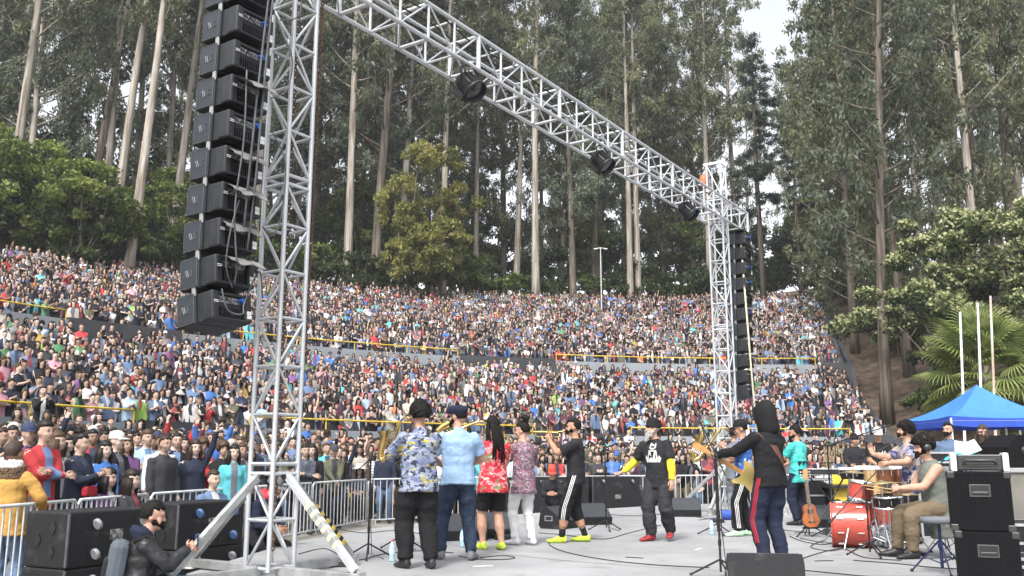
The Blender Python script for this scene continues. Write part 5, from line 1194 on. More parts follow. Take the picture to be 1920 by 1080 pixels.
def guitar(name, label, Mx, kind):
    t = empty(name, (0, 0, 0), label, 'guitar'); t.matrix_world = Mx        # local X along the neck, local Y out of the face
    if kind == 'electric':
        out = [(-.20, .0), (-.19, .10), (-.13, .155), (-.04, .14), (.03, .115), (.10, .13), (.17, .165), (.20, .14), (.15, .09), (.12, .05), (.12, -.05), (.14, -.09), (.16, -.13), (.11, -.135), (.04, -.11), (-.05, -.135), (-.13, -.15), (-.19, -.10)]
        bm, nm, th_, nl, x0 = 'guitarcream', 'maple', .045, .50, .10
    else:
        out = [(.17 * math.cos(a) * 1.0 - .0, (.125 + .0 * a) * math.sin(a)) for a in np.linspace(.35, 5.93, 17)]
        out = [(-.17, 0), (-.16, .07), (-.11, .115), (-.05, .122), (.01, .10), (.045, .085), (.09, .092), (.14, .085), (.17, .05), (.178, 0), (.17, -.05), (.14, -.085), (.09, -.092), (.045, -.085), (.01, -.10), (-.05, -.122), (-.11, -.115), (-.16, -.07)]
        bm, nm, th_, nl, x0 = 'orangewood', 'maple', .085, .36, .17
    def pr(o, d, m, y=0, nme='body'):
        b = MB(); b.prism(o, d, 0); return place_local(b.build(nme, M[m], t), y)
    def place_local(o, y): o.location = (0, y, 0); return o
    pr(out, th_, bm)
    f = th_ / 2
    b = MB(); b.box((x0 + nl / 2, f + .004, 0), (nl, .022, .048)); b.build('neck', M[nm], t)
    b = MB(); b.box((x0 + nl / 2 - .02, f + .018, 0), (nl + .04, .006, .044))
    b.build('fretboard', M['darkwood' if kind != 'electric' else 'maple'], t)
    b = MB(); b.prism([(x0 + nl, -.026), (x0 + nl + .03, -.036), (x0 + nl + .15, -.03), (x0 + nl + .17, .01), (x0 + nl + .15, .04), (x0 + nl + .03, .034), (x0 + nl, .026)], .016, 0); place_local(b.build('headstock', M[nm], t), f + .004)
    pg = MB(); pg.tube((0, 0, 0), (0, 0, .03), .006, n=6); pg.lathe([(.0, .03), (.012, .034), (.012, .046), (0, .05)], 8); pm = pg.mesh('tuning_peg', M['chrome'])
    for i in range(6):
        x = x0 + nl + .035 + .022 * i if kind == 'electric' else x0 + nl + .04 + .04 * (i % 3); o = link('tuning_peg', pm, t, (x, f + .004, .03 if (kind == 'electric' or i < 3) else -.03)); o.rotation_euler = (0 if (kind == 'electric' or i < 3) else math.pi, 0, 0)
    if kind == 'electric':
        b = MB(); b.prism([(-.06, -.09), (.11, -.08), (.12, .05), (.05, .09), (-.02, .08), (-.07, .02)], .004, 0); place_local(b.build('pickguard', M['white'], t), f + .003)
        for x in (-.02, .03, .08): q = MB(); q.bbox((x, f + .01, 0), (.02, .012, .075), .004); q.build('pickup', M['black'], t)
    else:
        b = MB(); b.lathe([(0, .0), (.042, .0), (.042, .002)], 18, 0, Matrix.Translation((.06, f + .001, 0)) @ Matrix.Rotation(R(-90), 4, 'X')); b.build('sound_hole', M['black'], t)
        b = MB(); b.bbox((-.09, f + .006, 0), (.02, .01, .10), .003); b.build('bridge', M['darkwood'], t)
    b = MB()
    for i in range(6): b.tube((-.1, f + .024, -.018 + .0072 * i), (x0 + nl + .02, f + .024, -.016 + .0064 * i), .0012, n=3)
    b.build('strings', M['steel'], t); return t
def frame(o, x, yout):
    x = V3(x).normalized(); y = (V3(yout) - x * V3(yout).dot(x)).normalized(); z = x.cross(y); m_ = Matrix((x, y, z)).transposed().to_4x4(); m_.translation = o; return m_
b, W = PE['guitar']; S_ = W['S']
gl_c = V3((-.03, -.30, .93)); guitar('electric_guitar', 'cream electric guitar with maple neck held by the hooded guitarist', W['M'] @ frame(gl_c * S_, (.58, -.26, .37), (-.35, -1, .0)), 'electric')
p = feet(1521, 1006)
guitar('small_guitar', 'small orange wooden guitar resting upright on a black stand', Matrix.Translation((p.x, p.y, .30)) @ frame(V3((0, 0, 0)), (-.03, .16, 1), (0, -1, .16)), 'acoustic')
st = thing_at('guitar_stand', 'black folding stand holding the small orange guitar', 'guitar stand', (p.x, p.y, 0))
m_ = MB(); m_.tube((0, .08, .02), (0, .10, .50), .011); m_.build('post', M['blackmetal'], st)
for dx, dy in ((-.26, -.14), (.26, -.14), (0, .30)): m_ = MB(); m_.tube((0, .08, .17), (dx, dy, .008), .010); m_.build('leg', M['blackmetal'], st)
m_ = MB(); m_.path([(-.1, -.12, .15), (-.1, .06, .12), (.1, .06, .12), (.1, -.12, .15)], .012, 6); m_.build('cradle', M['rubber'], st)

# ---------------------------------------------------------------- microphones on stands
def mic_stand(label, p, h, az, boom=.75, el=25, rz=0, legr=.30, mic=True, base='tripod', tilt=0):
    t = thing_at('microphone_stand', label, 'microphone stand', (p.x, p.y, 0), rz, 'microphone stands on the stage')
    m_ = MB(); m_.tube((0, 0, .05), (0, 0, h), .0115); m_.tube((0, 0, .3), (0, 0, .36), .017); m_.tube((0, 0, h * .62), (0, 0, h * .62 + .05), .017); m_.build('pole', M['blackmetal'], t)
    for i in range(3):
        a = R(120 * i + 35); l = MB(); l.tube((0, 0, .17), (legr * math.cos(a), legr * math.sin(a), .012), .0095); l.ball((legr * math.cos(a), legr * math.sin(a), .014), .016, 0, 6); l.build('leg', M['blackmetal'], t)
    if boom:
        d = V3((math.cos(az) * math.cos(R(el)), math.sin(az) * math.cos(R(el)), math.sin(R(el)))); b = V3((0, 0, h)); m_ = MB(); m_.tube(b - d * .22, b + d * boom, .008); m_.ball(b, .024, 0, 8); m_.build('boom', M['blackmetal'], t); e = b + d * boom
    else: d = V3((math.cos(az) * .8, math.sin(az) * .8, .6)); e = V3((0, 0, h))
    if mic:
        m_ = MB(); m_.tube(e, e + d * .11, .011, .016, 8); m_.ball(e + d * .13, .024, 0, 8); m_.build('microphone', M['blackmetal'], t)
    m_ = MB(); m_.path([e, V3((.03, -.03, h - .25)), V3((.02, -.02, h * .4)), V3((.05, -.05, .05)), V3((.2, -.12, .008))], .005, 4); m_.build('cable', M['rubber'], t)
    return t
mic_stand('tall boom microphone stand left of the man in the blue palm shirt', feet(690, 1047), 1.15, R(35), .62, 38)
mic_stand('microphone stand mostly hidden behind the man in the blue palm shirt', feet(752, 1030), 1.05, R(120), .4, 40)
mic_stand('upright microphone stand between the trumpet player and the dancer', feet(1137, 995), 1.45, R(100), .25, 60)
mic_stand('boom microphone stand in front of the musicians behind the guitarist', feet(1346, 1003), 1.28, R(25), .50, 42)
mic_stand('near microphone stand left of the hooded guitarist, cut by the bottom edge', feet(1352, 1082), 1.18, R(130), .45, 62)
mic_stand('low boom stand aiming at the red bass drum', feet(1632, 1043), .85, R(190), .55, -42, legr=.26)
mic_stand('tall black boom stand left of the drum kit', feet(1562, 1008), 1.35, R(10), .95, 16)
mic_stand('boom stand aiming at the drummer and cymbals', feet(1655, 1000), 1.25, R(0), .5, 30)
mic_stand('microphone stand beside the singer in the leaf print shirt', feet(1690, 985), 1.3, R(20), .3, 55)
mic_stand('microphone stand reaching towards the bearded man under the canopy', feet(1800, 975) + V3((1.0, 4, 0)), 1.55, R(20), .6, 20)
mic_stand('stand behind the man in the red flower shirt', feet(905, 1012), .9, R(80), 0, 0)

# ---------------------------------------------------------------- floor monitors
def wedge(label, px, py, face, w_=.58, s=1.0):
    p = feet(px, py); t = thing_at('floor_monitor', label, 'floor monitor', (p.x, p.y, 0), face, 'floor monitors on the stage'); t.scale = (s, s, s)
    out = [(-.21, 0), (.20, 0), (.24, .06), (.20, .30), (.10, .36), (-.24, .12)]       # profile: (towards the back, up); grille looks up and to -Y
    b = MB(); Mx = Matrix.Rotation(R(90), 4, 'Z'); b.prism(out, w_, 0, Mx); b.build('cabinet', M['scuffblack'], t)
    a, c = V3((0, .10, .36)), V3((0, -.24, .12)); d = (a - c).normalized(); n_ = V3((0, -d.z, d.y)); q = Matrix((V3((1, 0, 0)), d, n_)).transposed()
    g = MB(); g.bbox((a + c) / 2 + n_ * .008, (w_ - .04, (a - c).length - .03, .018), .006, 0, q); g.build('grille', M['grille'], t)
    for s_ in (-1, 1):
        h = MB(); h.box((s_ * w_ / 2, .04, .17), (.008, .15, .085)); h.build('handle', M['greysteel'], t); h = MB(); h.box((s_ * (w_ / 2 + .003), .04, .17), (.008, .12, .058)); h.build('handle_recess', M['black'], t)
    return t
wedge('black floor monitor behind the flat cap man', 862, 1012, R(10), .75)
wedge('black floor monitor crossing behind the legs of the dreadlocked man', 925, 1008, R(-10))
wedge('floor monitor seen side-on behind the trumpet player', 1050, 990, R(55))
wedge('floor monitor behind the trumpet player, right of the side-on one', 1108, 983, R(20), .62)
wedge('floor monitor to the right of the bearded dancer', 1283, 968, R(-8), .66)
wedge('floor monitor between the two musicians behind the guitarist', 1412, 992, R(5))
wedge('floor monitor behind the small guitar', 1548, 988, R(5), .6)
wedge('large floor monitor in the foreground cut by the bottom edge', 1434, 1118, R(172), .62, 1.0)

# ---------------------------------------------------------------- subwoofers
def sub_box(label, near, zb, ux, L, Wd, h, caster='caster'):
    u = V3((ux[0], ux[1], 0)).normalized(); v = V3((-u.y, u.x, 0)); rz = math.atan2(u.y, u.x)
    t = empty('subwoofer', V3((near[0], near[1], zb)), label, 'subwoofer', 'black subwoofer boxes beside the stage', rz)
    b = MB(); b.bbox((L / 2, Wd / 2, h / 2), (L, Wd, h), .018); b.build('cabinet', M['scuffblack'], t)
    for x in (.28, L - .22):
        for z in (.12, h - .12):
            c = MB(); c.tube((x, -.005, z), (x, -.05, z), .018, n=8); c.lathe([(.045, -.02), (.055, -.012), (.055, .012), (.045, .02)], 14, 0, Matrix.Translation((x, -.055, z)) @ Matrix.Rotation(R(70), 4, 'Y')); c.build('caster', M[caster], t); c = MB(); c.bbox((x, -.006, z), (.10, .012, .10), .003); c.build('caster_plate', M['blackmetal'], t)
    for y, z in ((Wd * .35, h * .72), (Wd * .35, h * .28), (Wd * .68, h * .5)):
        c = MB(); c.box((-.003, y, z), (.012, .045, .12)); c.box((-.004, y, z), (.012, .085, .05)); c.build('handle_slot', M['black'], t)
    c = MB(); c.box((L * .52, -.003, h * .55), (.15, .01, .10)); c.build('connector_plate', M['conn'], t)
    c = MB(); c.path([(L * .52, -.01, h * .52), (L * .58, -.03, h * .4), (L * .60, -.02, .02)], .006, 5); c.build('cable', M['rubber'], t)
    c = MB(); c.bbox((.0, .0, h / 2), (.022, .022, h - .03), .004); c.build('worn_corner', M['cabgrey'], t)
    return t
U = (.45, .89)
for nx, ny, n_ in ((-4.20, 8.86, 'near'), (-3.80, 10.62, 'far')):
    sub_box('upper black scuffed subwoofer of the %s stack by the left barrier' % n_, (nx, ny), .125, U, 1.06, .62, .52, 'caster' if n_ == 'near' else 'casterblue')
    sub_box('lower black subwoofer of the %s stack by the left barrier' % n_, (nx, ny), -.40, U, 1.06, .62, .52)
for px, D, lab in ((1012, 22.9, 'black subwoofer behind the man in the red cap'), (1112, 23.4, 'black subwoofer with four casters beyond the stage edge, left of the dancer'), (935, 22.3, 'black subwoofer half hidden behind the white trousers')):
    p = atY(px, 950, D); sub_box(lab, (p.x, p.y), floor_z(20), (1, .25), 1.28, .8, 1.10)

# ---------------------------------------------------------------- drums
def drum(root, c, r, h, shell, ax=(0, 0, 1), lugs=8, head='drumskin', name='drum'):
    q = V3(ax).to_track_quat('Z', 'Y').to_matrix().to_4x4(); Mx = Matrix.Translation(c) @ q
    b = MB(); b.lathe([(r, -h / 2), (r, h / 2)], 28, 0, Mx, close=False); o = b.build('shell', M[shell], root)
    for s in (-1, 1):
        b = MB(); b.lathe([(r + .012, s * h / 2 - .012), (r + .014, s * h / 2 + .012), (r - .002, s * h / 2 + .014), (r - .002, s * h / 2 - .012)], 28, 0, Mx, close=False); b.build('hoop', M['chrome' if r < .25 else shell], root)
        b = MB(); b.lathe([(0, s * (h / 2 + .004)), (r, s * (h / 2 + .004))], 28, 0, Mx, close=False); b.build('drum_head', M[head], root)
    lm = MB(); lm.bbox((0, 0, 0), (.016, .016, .045 if r < .25 else .085), .005); lme = lm.mesh('lug', M['chrome'])
    rm = MB(); rm.tube((0, 0, -h / 2), (0, 0, h / 2), .003, n=5); rme = rm.mesh('tension_rod', M['chrome'])
    for i in range(lugs):
        a = 2 * math.pi * (i + .5) / lugs
        for s in (-1, 1) if h > .2 else (0,):
            l = link('lug', lme, root); l.matrix_basis = Mx @ Matrix.Translation(((r + .01) * math.cos(a), (r + .01) * math.sin(a), s * h * .27)) @ Matrix.Rotation(a, 4, 'Z')
        if r > .25: continue
        l = link('tension_rod', rme, root); l.matrix_basis = Mx @ Matrix.Translation(((r + .02) * math.cos(a), (r + .02) * math.sin(a), 0))
def tripod(root, c, h, spread=.28, mat_='chrome', r=.011):
    b = MB(); b.tube((c[0], c[1], .06), (c[0], c[1], h), r); b.tube((c[0], c[1], h * .5), (c[0], c[1], h * .5 + .05), r * 1.6); b.build('pole', M[mat_], root)
    for i in range(3):
        a = R(120 * i + 20); e = V3((c[0] + spread * math.cos(a), c[1] + spread * math.sin(a), .012)); b = MB(); m0 = V3((c[0], c[1], .34)); b.tube(m0, e, .009); b.tube(V3((c[0], c[1], .10)), m0 + (e - m0) * .55, .007); b.build('leg', M[mat_], root); b = MB(); b.ball(e, .02, 0, 6); b.build('rubber_foot', M['rubber'], root)
p = feet(1612, 1030)
bd = thing_at('bass_drum', 'large glossy red bass drum lying on its side with chrome lugs', 'drum', (p.x, p.y + .28, 0)); drum(bd, (0, 0, .29), .28, .46, 'drumred', (1, -.34, 0), 10)
for s in (-1, 1): b = MB(); b.tube((-.12, s * .26, .26), (-.24, s * .40, .01), .012); b.build('spur', M['chrome'], bd)
tt = thing_at('tom_drum', 'red rack tom mounted above the bass drum', 'drum', (p.x + .16, p.y + .25, 0)); drum(tt, (0, 0, .74), .155, .22, 'drumred', (.12, -.12, 1), 6); b = MB(); b.tube((-.02, .0, .56), (0, 0, .64), .014); b.build('tom_mount', M['chrome'], tt)
t2 = thing_at('tom_drum', 'second red tom behind the first, partly hidden', 'drum', (p.x + .30, p.y + .65, 0)); drum(t2, (0, 0, .70), .15, .22, 'drumred', (.1, -.1, 1), 6); tripod(t2, (.18, 0), .70)
ft = thing_at('floor_tom', 'dark red floor tom under the cymbals', 'drum', (p.x + .62, p.y + .8, 0)); drum(ft, (0, 0, .42), .19, .36, 'drumred', (0, 0, 1), 8)
for i in range(3): a = R(120 * i); b = MB(); b.tube((.2 * math.cos(a), .2 * math.sin(a), .5), (.21 * math.cos(a), .21 * math.sin(a), 0), .009); b.build('leg', M['chrome'], ft)
p2 = feet(1690, 1035)
sn = thing_at('snare_drum', 'snare drum with white head in front of the drummer', 'drum', (p2.x, p2.y + .3, 0)); drum(sn, (0, 0, .60), .175, .14, 'blackmetal', (-.05, -.08, 1), 8); tripod(sn, (0, 0), .52, .24)
def cymbal(label, px, D, z, r, tilt, name='cymbal'):
    q = atY(px, 900, D); t = thing_at(name, label, 'cymbal', (q.x, D, 0), 0, 'cymbals of the drum kit'); b = MB(); b.lathe([(0, .025), (.03, .022), (.05, .006), (r, -.018), (r, -.021), (.05, .002)], 28, 0, Matrix.Translation((0, 0, z)) @ Matrix.Rotation(tilt, 4, 'Y') @ Matrix.Rotation(R(-3), 4, 'X')); b.build('plate', M['cymbal'], t); tripod(t, (0, 0), z + .03, .3); return t
cymbal('larger bronze cymbal above the red toms', 1652, 12.0, .85, .24, R(-4)); cymbal('lower bronze cymbal nearer the drummer', 1676, 12.2, .72, .22, R(3)); cymbal('bronze cymbal on the left of the kit at drumhead height', 1600, 12.6, .98, .18, R(2))
hh = cymbal('hi-hat pair on chrome legs beside the snare', 1700, 11.6, .72, .17, 0, 'hi_hat'); b = MB(); b.box((0, -.18, .03), (.09, .28, .02)); b.build('pedal', M['blackmetal'], hh)
def conga(label, px, D, zt, r, h, wood='congawood'):
    q = atY(px, 900, D); t = thing_at('hand_drum', label, 'hand drum', (q.x, D, 0), 0, 'hand drums of the percussionist'); b = MB(); b.lathe([(r * .82, zt - h), (r * 1.02, zt - h * .5), (r, zt)], 22, 0, close=False); b.build('shell', M[wood], t)
    b = MB(); b.lathe([(r + .01, zt - .03), (r + .012, zt + .004), (r, zt + .008), (0, zt + .006)], 22, 0, close=False); b.build('drum_head', M['drumskin'], t)
    b = MB(); [b.tube((r * 1.03 * math.cos(a), r * 1.03 * math.sin(a), zt - .02), (r * 1.06 * math.cos(a), r * 1.06 * math.sin(a), zt - .12), .006, n=5) for a in np.linspace(0, 5.6, 8)]; b.build('tuning_lugs', M['chrome'], t)
    if zt - h > .3: tripod(t, (0, 0), zt - h + .02, .25)
conga('left of the two brown hand drums in front of the percussionist', 1663, 13.0, 1.03, .135, .22); conga('right of the two brown hand drums, below the singer’s elbow', 1692, 13.0, 1.04, .145, .24); conga('pale wooden hand drum standing behind the red toms', 1640, 13.2, 1.02, .14, .70, 'paletan'); conga('white-topped hand drum at the left of the percussion set', 1597, 13.4, 1.02, .17, .16, 'blackmetal'); conga('white-topped hand drum second from left in the percussion set', 1626, 13.6, 1.04, .16, .16, 'blackmetal')
# pedals and foot clutter
M['bluesteel'] = mat('dark_blue_steel', (.03, .04, .12), .4, .4)
M['leather'] = mat('black_leather_jacket', (.016, .017, .02), .42, 0, .2, 8, .4, 16)
M['greyback'] = cloth('grey_backpack_cloth', (.09, .105, .125))
b = MB(); b.box((0, 0, .03), (.1, .3, .02)); b.tube((0, .15, .02), (0, .13, .2), .01); o = b.build('kick_pedal', M['chrome']); o.location = (p.x + .42, p.y + .25, 0); prop(o, 'chrome kick pedal behind the bass drum', 'pedal')
# stool / tripod seat in front of the drummer
p3 = feet(1768, 1076); stl = thing_at('drum_stool', 'round padded stool on dark blue tripod legs beside the speaker stack', 'stool', (p3.x, p3.y, 0)); b = MB(); b.lathe([(0, .50), (.17, .50), (.18, .53), (.17, .56), (0, .565)], 22); b.build('seat', M['suitgrey'], stl); tripod(stl, (0, 0), .5, .30, 'bluesteel', .017) if 'bluesteel' in M else tripod(stl, (0, 0), .5, .30, 'blackmetal', .017)

# ---------------------------------------------------------------- right-hand speaker stack, amplifier, cases
def cabinet(label, c, rz, w_, d_, h, z):
    t = thing_at('speaker_cabinet', label, 'speaker cabinet', (c[0], c[1], z), rz, 'black speaker cabinets at far right'); b = MB(); b.bbox((0, 0, h / 2), (w_, d_, h), .012); b.build('box', M['carpet'], t)
    cm = MB(); cm.bbox((0, 0, 0), (.062, .06, .062), .008); cme = cm.mesh('corner_guard', M['blackplastic'])
    for sx in (-1, 1):
        for sz in (0, 1):
            for sy in (-1, 1): link('corner_guard', cme, t, (sx * (w_ / 2 - .024), sy * (d_ / 2 - .024), .027 if sz == 0 else h - .027))
    b = MB(); b.bbox((0, -d_ / 2 - .002, h * .68), (.17, .012, .11), .004); b.build('handle', M['greyplastic'], t); b = MB(); b.box((0, -d_ / 2 - .006, h * .69), (.145, .012, .085)); b.build('handle_recess', M['black'], t); b = MB(); b.bbox((0, -d_ / 2 - .012, h * .645), (.13, .014, .022), .005); b.build('grip', M['blackplastic'], t)
    return t
M['blackplastic'] = mat('black_plastic_corner', (.035, .036, .038), .35, 0, .15, 30); M['greyplastic'] = mat('grey_plastic_handle', (.06, .06, .062), .4)
cx_ = atY(1843, 900, 8.35); cabinet('upper black speaker cabinet with recessed handle at far right', (cx_.x, 8.45), R(-23), .50, .40, .515, .519); cabinet('lower black speaker cabinet of the stack at far right', (cx_.x + .02, 8.44), R(-23), .50, .40, .515, 0)
am = thing_at('amplifier', 'amplifier with white side panels on top of the black speaker stack', 'amplifier', (cx_.x + .01, 8.42, 1.036), R(-23)); b = MB(); b.bbox((0, 0, .08), (.36, .26, .14), .008); b.build('chassis', M['blackplastic'], am)
for s in (-1, 1): b = MB(); b.bbox((s * .21, 0, .083), (.05, .28, .166), .012); b.build('side_panel', M['white'], am)
b = MB(); b.path([(-.13, -.15, .07), (-.12, -.18, .10), (.12, -.18, .10), (.13, -.15, .07)], .012, 6); b.build('handle', M['greyplastic'], am)
b = MB(); [b.box((0, -.134, .03 + .022 * i), (.33, .008, .01)) for i in range(5)]; b.build('vent', M['greyplastic'], am)
def flight_case(label, c, size, rz=0, z=0):
    t = thing_at('flight_case', label, 'flight case', (c[0], c[1], z), rz, 'black flight cases on the stage'); w_, d_, h = size; b = MB(); b.bbox((0, 0, h / 2), size, .006); b.build('box', M['scuffblack'], t)
    for sx in (-1, 1):
        for sy in (-1, 1): b = MB(); b.box((sx * w_ / 2, sy * d_ / 2, h / 2), (.03, .03, h + .006)); b.build('edge_trim', M['trimalu'], t)
    for zz in (.01, h * .62, h - .01):
        for sy in (-1, 1): b = MB(); b.box((0, sy * d_ / 2, zz), (w_ + .004, .026, .028)); b.build('edge_trim', M['trimalu'], t)
    b = MB(); b.bbox((0, -d_ / 2 - .012, h * .35), (.14, .012, .09), .004); b.build('handle', M['chrome'], t)
    return t
def at2(px, D): q = atY(px, 900, D); return (q.x, D)
flight_case('black flight case with silver edges behind the percussion, holding the mixing desk', at2(1607, 17.2), (1.25, .7, .62)); flight_case('tall black equipment rack behind the man in the teal shirt', at2(1535, 17.5), (.75, .7, .78), R(4)); flight_case('black flight case behind the drummer with silver trim', at2(1752, 14.2), (.80, .7, .84)); flight_case('small black case stacked on the flight case behind the drummer', at2(1756, 14.3), (.62, .55, .40), 0, .848); flight_case('black flight case with pale edges at the right edge behind the speaker stack', at2(1925, 9.8), (.9, .7, .50), R(-4)); flight_case('low pale-edged case under the right edge of the photo', at2(1925, 9.2), (.9, .5, .22), R(-4))
rs_ = thing_at('riser', 'weathered grey plinth at the right edge carrying a loudspeaker', 'plinth', (*at2(1935, 10.9), 0)); b = MB(); b.bbox((0, 0, .5), (.95, .8, 1.0), .01); b.build('block', M['floorc'], rs_); b = MB(); b.bbox((0, 0, 1.02), (1.0, .85, .05), .006); b.build('slab', M['greysteel'], rs_)
sp = thing_at('loudspeaker', 'black loudspeaker with slanted side on the plinth at right', 'loudspeaker', (*at2(1905, 11.0), 1.045), R(20)); b = MB(); b.prism([(-.3, 0), (.3, 0), (.3, .38), (-.12, .38), (-.3, .24)], .4, 0); b.build('cabinet', M['carpet'], sp); b = MB(); b.lathe([(0, 0), (.05, 0), (.055, .012), (.0, .016)], 14, 0, Matrix.Translation((-.05, -.2, .2)) @ Matrix.Rotation(R(90), 4, 'X')); b.build('port', M['black'], sp)
# desk, mixer, laptop-like console behind the drums
tb = thing_at('mixing_desk', 'long mixing desk on the flight case behind the percussion', 'mixer', (*at2(1600, 17.0), .63)); b = MB(); b.prism([(-.35, 0), (.35, 0), (.35, .14), (-.35, .05)], 1.1, 0, Matrix.Rotation(R(90), 4, 'Z')); b.build('console', M['blackplastic'], tb)
b = MB(); [b.box((-.5 + .055 * i, -.12 + .1 * j, .085 + .013 * j), (.02, .03, .02)) for i in range(19) for j in range(4)]; b.build('knobs', M['white'], tb)
kb = thing_at('keyboard', 'electronic keyboard on a stand behind the teal shirt man', 'keyboard', (*at2(1555, 15.8), 0), R(8)); b = MB(); b.bbox((0, 0, .93), (.95, .32, .09), .01); b.build('body', M['blackplastic'], kb); b = MB(); [b.box((-.42 + .035 * i, -.08, .979), (.031, .14, .012)) for i in range(25)]; b.build('white_keys', M['white'], kb)
for s in (-1, 1): b = MB(); b.tube((s * .35, -.12, 0.01), (-s * .35, .1, .88), .014); b.build('leg', M['blackmetal'], kb)
# towel, paper, rag, bottles
def sheet(name, label, cat, c, w_, d_, m_, fn, rz=0, n=14):
    b = MB(); P = [(-w_ / 2 + w_ * i / n, -d_ / 2 + d_ * j / n, fn(i / n, j / n)) for i in range(n + 1) for j in range(n + 1)]; k = n + 1
    fs = [(i * k + j, (i + 1) * k + j, (i + 1) * k + j + 1, i * k + j + 1) for i in range(n) for j in range(n)]; b.add(P, fs, 0, True); b.add([(x, y, z - .006) for x, y, z in P], [f[::-1] for f in fs], 0, True); o = b.build(name, M[m_]); o.location = c; o.rotation_euler = (0, 0, rz); return prop(o, label, cat)
sheet('towel', 'turquoise towel draped behind the amplifier', 'towel', (cx_.x - .03, 8.62, 1.13), .34, .26, 'teal', lambda u, v: .05 * math.sin(3.1 * u) + .02 * math.sin(11 * u + 5 * v) + .015 * math.cos(9 * v))
ms = thing_at('music_stand', 'white sheets on a music stand behind the amplifier', 'music stand', (*at2(1812, 10.2), 0)); b = MB(); b.tube((0, 0, 0), (0, 0, 1.15), .012); b.build('pole', M['blackmetal'], ms)
b = MB(); b.bbox((0, 0, 0), (.21, .006, .20), .002, 0, (Matrix.Rotation(R(-25), 3, 'X') @ Matrix.Rotation(R(14), 3, 'Y'))); o = b.build('sheet_paper', M['paper'], ms); o.location = (0, -.02, 1.24)
b = MB(); b.bbox((0, 0, 0), (.15, .006, .14), .002, 0, (Matrix.Rotation(R(-25), 3, 'X') @ Matrix.Rotation(R(-20), 3, 'Y'))); o = b.build('sheet_paper', M['paper'], ms); o.location = (.1, 0, 1.28)
sheet('cloth_rag', 'yellow and green cloth hanging over the case behind the drums', 'cloth', (*at2(1577, 16.8), .42), .30, .05, 'yellow', lambda u, v: .22 * v * 2 + .02 * math.sin(9 * u))
def bottle(label, px, py, z=0, cap='redplastic'):
    q = at(px, py, z); t = thing_at('water_bottle', label, 'bottle', q, 0, 'plastic water bottles on the stage'); b = MB(); b.lathe([(.0, .0), (.033, .002), (.035, .02), (.033, .06), (.036, .1), (.036, .15), (.03, .185), (.014, .215), (.013, .225)], 14); b.build('body', M['water'], t); b = MB(); b.lathe([(.0145, .222), (.0145, .24), (0, .241)], 10); b.build('cap', M[cap], t); b = MB(); b.lathe([(.0368, .085), (.0368, .14)], 14, close=False); b.build('wrapper', M['label'], t)
bottle('water bottle with red cap left of the man in the blue palm shirt', 735, 1053); bottle('blue-capped water bottle close behind the man in the blue palm shirt', 758, 1045, 0, 'blueplast'); bottle('water bottle between the flat cap man and the dreadlocked man', 867, 1026, 0, 'blueplast'); bottle('water bottle at the foot of the boom stand left of the guitarist', 1335, 1003, 0, 'blueplast'); bottle('water bottle with red cap on the floor by the drummer’s foot', 1711, 1046); bottle('water bottle with red cap standing by the snare drum', 1708, 1010, .0); bottle('water bottle with red cap on the plinth at the right edge', 1907, 866, 1.045)
bk = thing_at('bucket', 'small blue can on its side by the grey suit man', 'can', feet(1362, 975)); b = MB(); b.tube((-.1, 0, .09), (.1, .03, .09), .09, n=16); b.build('body', M['blueplast'], bk); b = MB(); b.tube((-.105, 0, .09), (-.1, 0, .09), .082, n=16); b.build('rim', M['white'], bk)
# cables on the floor
def cable(label, pts, r=.0055, mt='rubber'):
    cps = [feet(*q) for q in pts]; W_ = []
    for k in range(len(cps) - 1):
        a, b_, c, e = cps[max(k - 1, 0)], cps[k], cps[k + 1], cps[min(k + 2, len(cps) - 1)]
        for t in np.linspace(0, 1, 9)[:-1 if k < len(cps) - 2 else None]: W_.append(.5 * ((2 * b_) + (c - a) * t + (2 * a - 5 * b_ + 4 * c - e) * t * t + (3 * b_ - a - 3 * c + e) * t ** 3) + V3((0, 0, r + .003)))
    m_ = MB(); m_.path(W_, r, 5); prop(m_.build('floor_cable', M[mt]), label, 'cable', 'cables lying on the stage')
cable('black cable behind the boom stand at the left end of the stage', [(620, 990), (680, 1000), (740, 996), (820, 1004), (900, 1000)])
cable('black cable looping under the dreadlocked man', [(860, 1044), (900, 1050), (950, 1050), (965, 1046), (940, 1043), (900, 1047)])
cable('black cable from the trumpet player across the stage', [(1035, 1010), (1030, 1022), (1060, 1036), (1130, 1050), (1220, 1060), (1330, 1066)])
cable('black cable snaking past the base of the near tower', [(560, 1040), (610, 1030), (660, 1052), (720, 1040), (790, 1034), (850, 1038)])
cable('thin black cable from the trumpet player towards the monitors', [(1010, 1000), (1060, 1004), (1130, 1012), (1180, 1000), (1240, 985)])
cable('thin black cable crossing behind the dancer', [(1140, 965), (1190, 968), (1250, 965), (1320, 972), (1360, 980)])
for i, (lab, pts) in enumerate([('black cable from the guitarist to the drum kit', [(1480, 1058), (1530, 1040), (1580, 1030), (1620, 1046), (1690, 1052)]), ('cable in the tangle left of the bass drum, lowest strand', [(1500, 1010), (1540, 1018), (1590, 1022), (1560, 1034), (1520, 1026), (1550, 1012)]), ('cable in the tangle left of the bass drum, middle strand', [(1490, 1000), (1530, 1000), (1570, 1012), (1545, 1022), (1505, 1016), (1480, 1006)]), ('cable running in front of the drums to the stool', [(1600, 1052), (1680, 1058), (1760, 1066), (1850, 1070)]), ('cable bending along the bottom right of the stage', [(1500, 1070), (1580, 1078), (1660, 1086)]), ('cable under the hi-hat and stool', [(1660, 1044), (1720, 1048), (1790, 1046)]), ('cable behind the guitar stand', [(1440, 990), (1480, 996), (1530, 1000), (1590, 1004)]), ('cable near the grey suit man', [(1310, 976), (1350, 972), (1400, 980), (1440, 984)])]): cable(lab, pts)

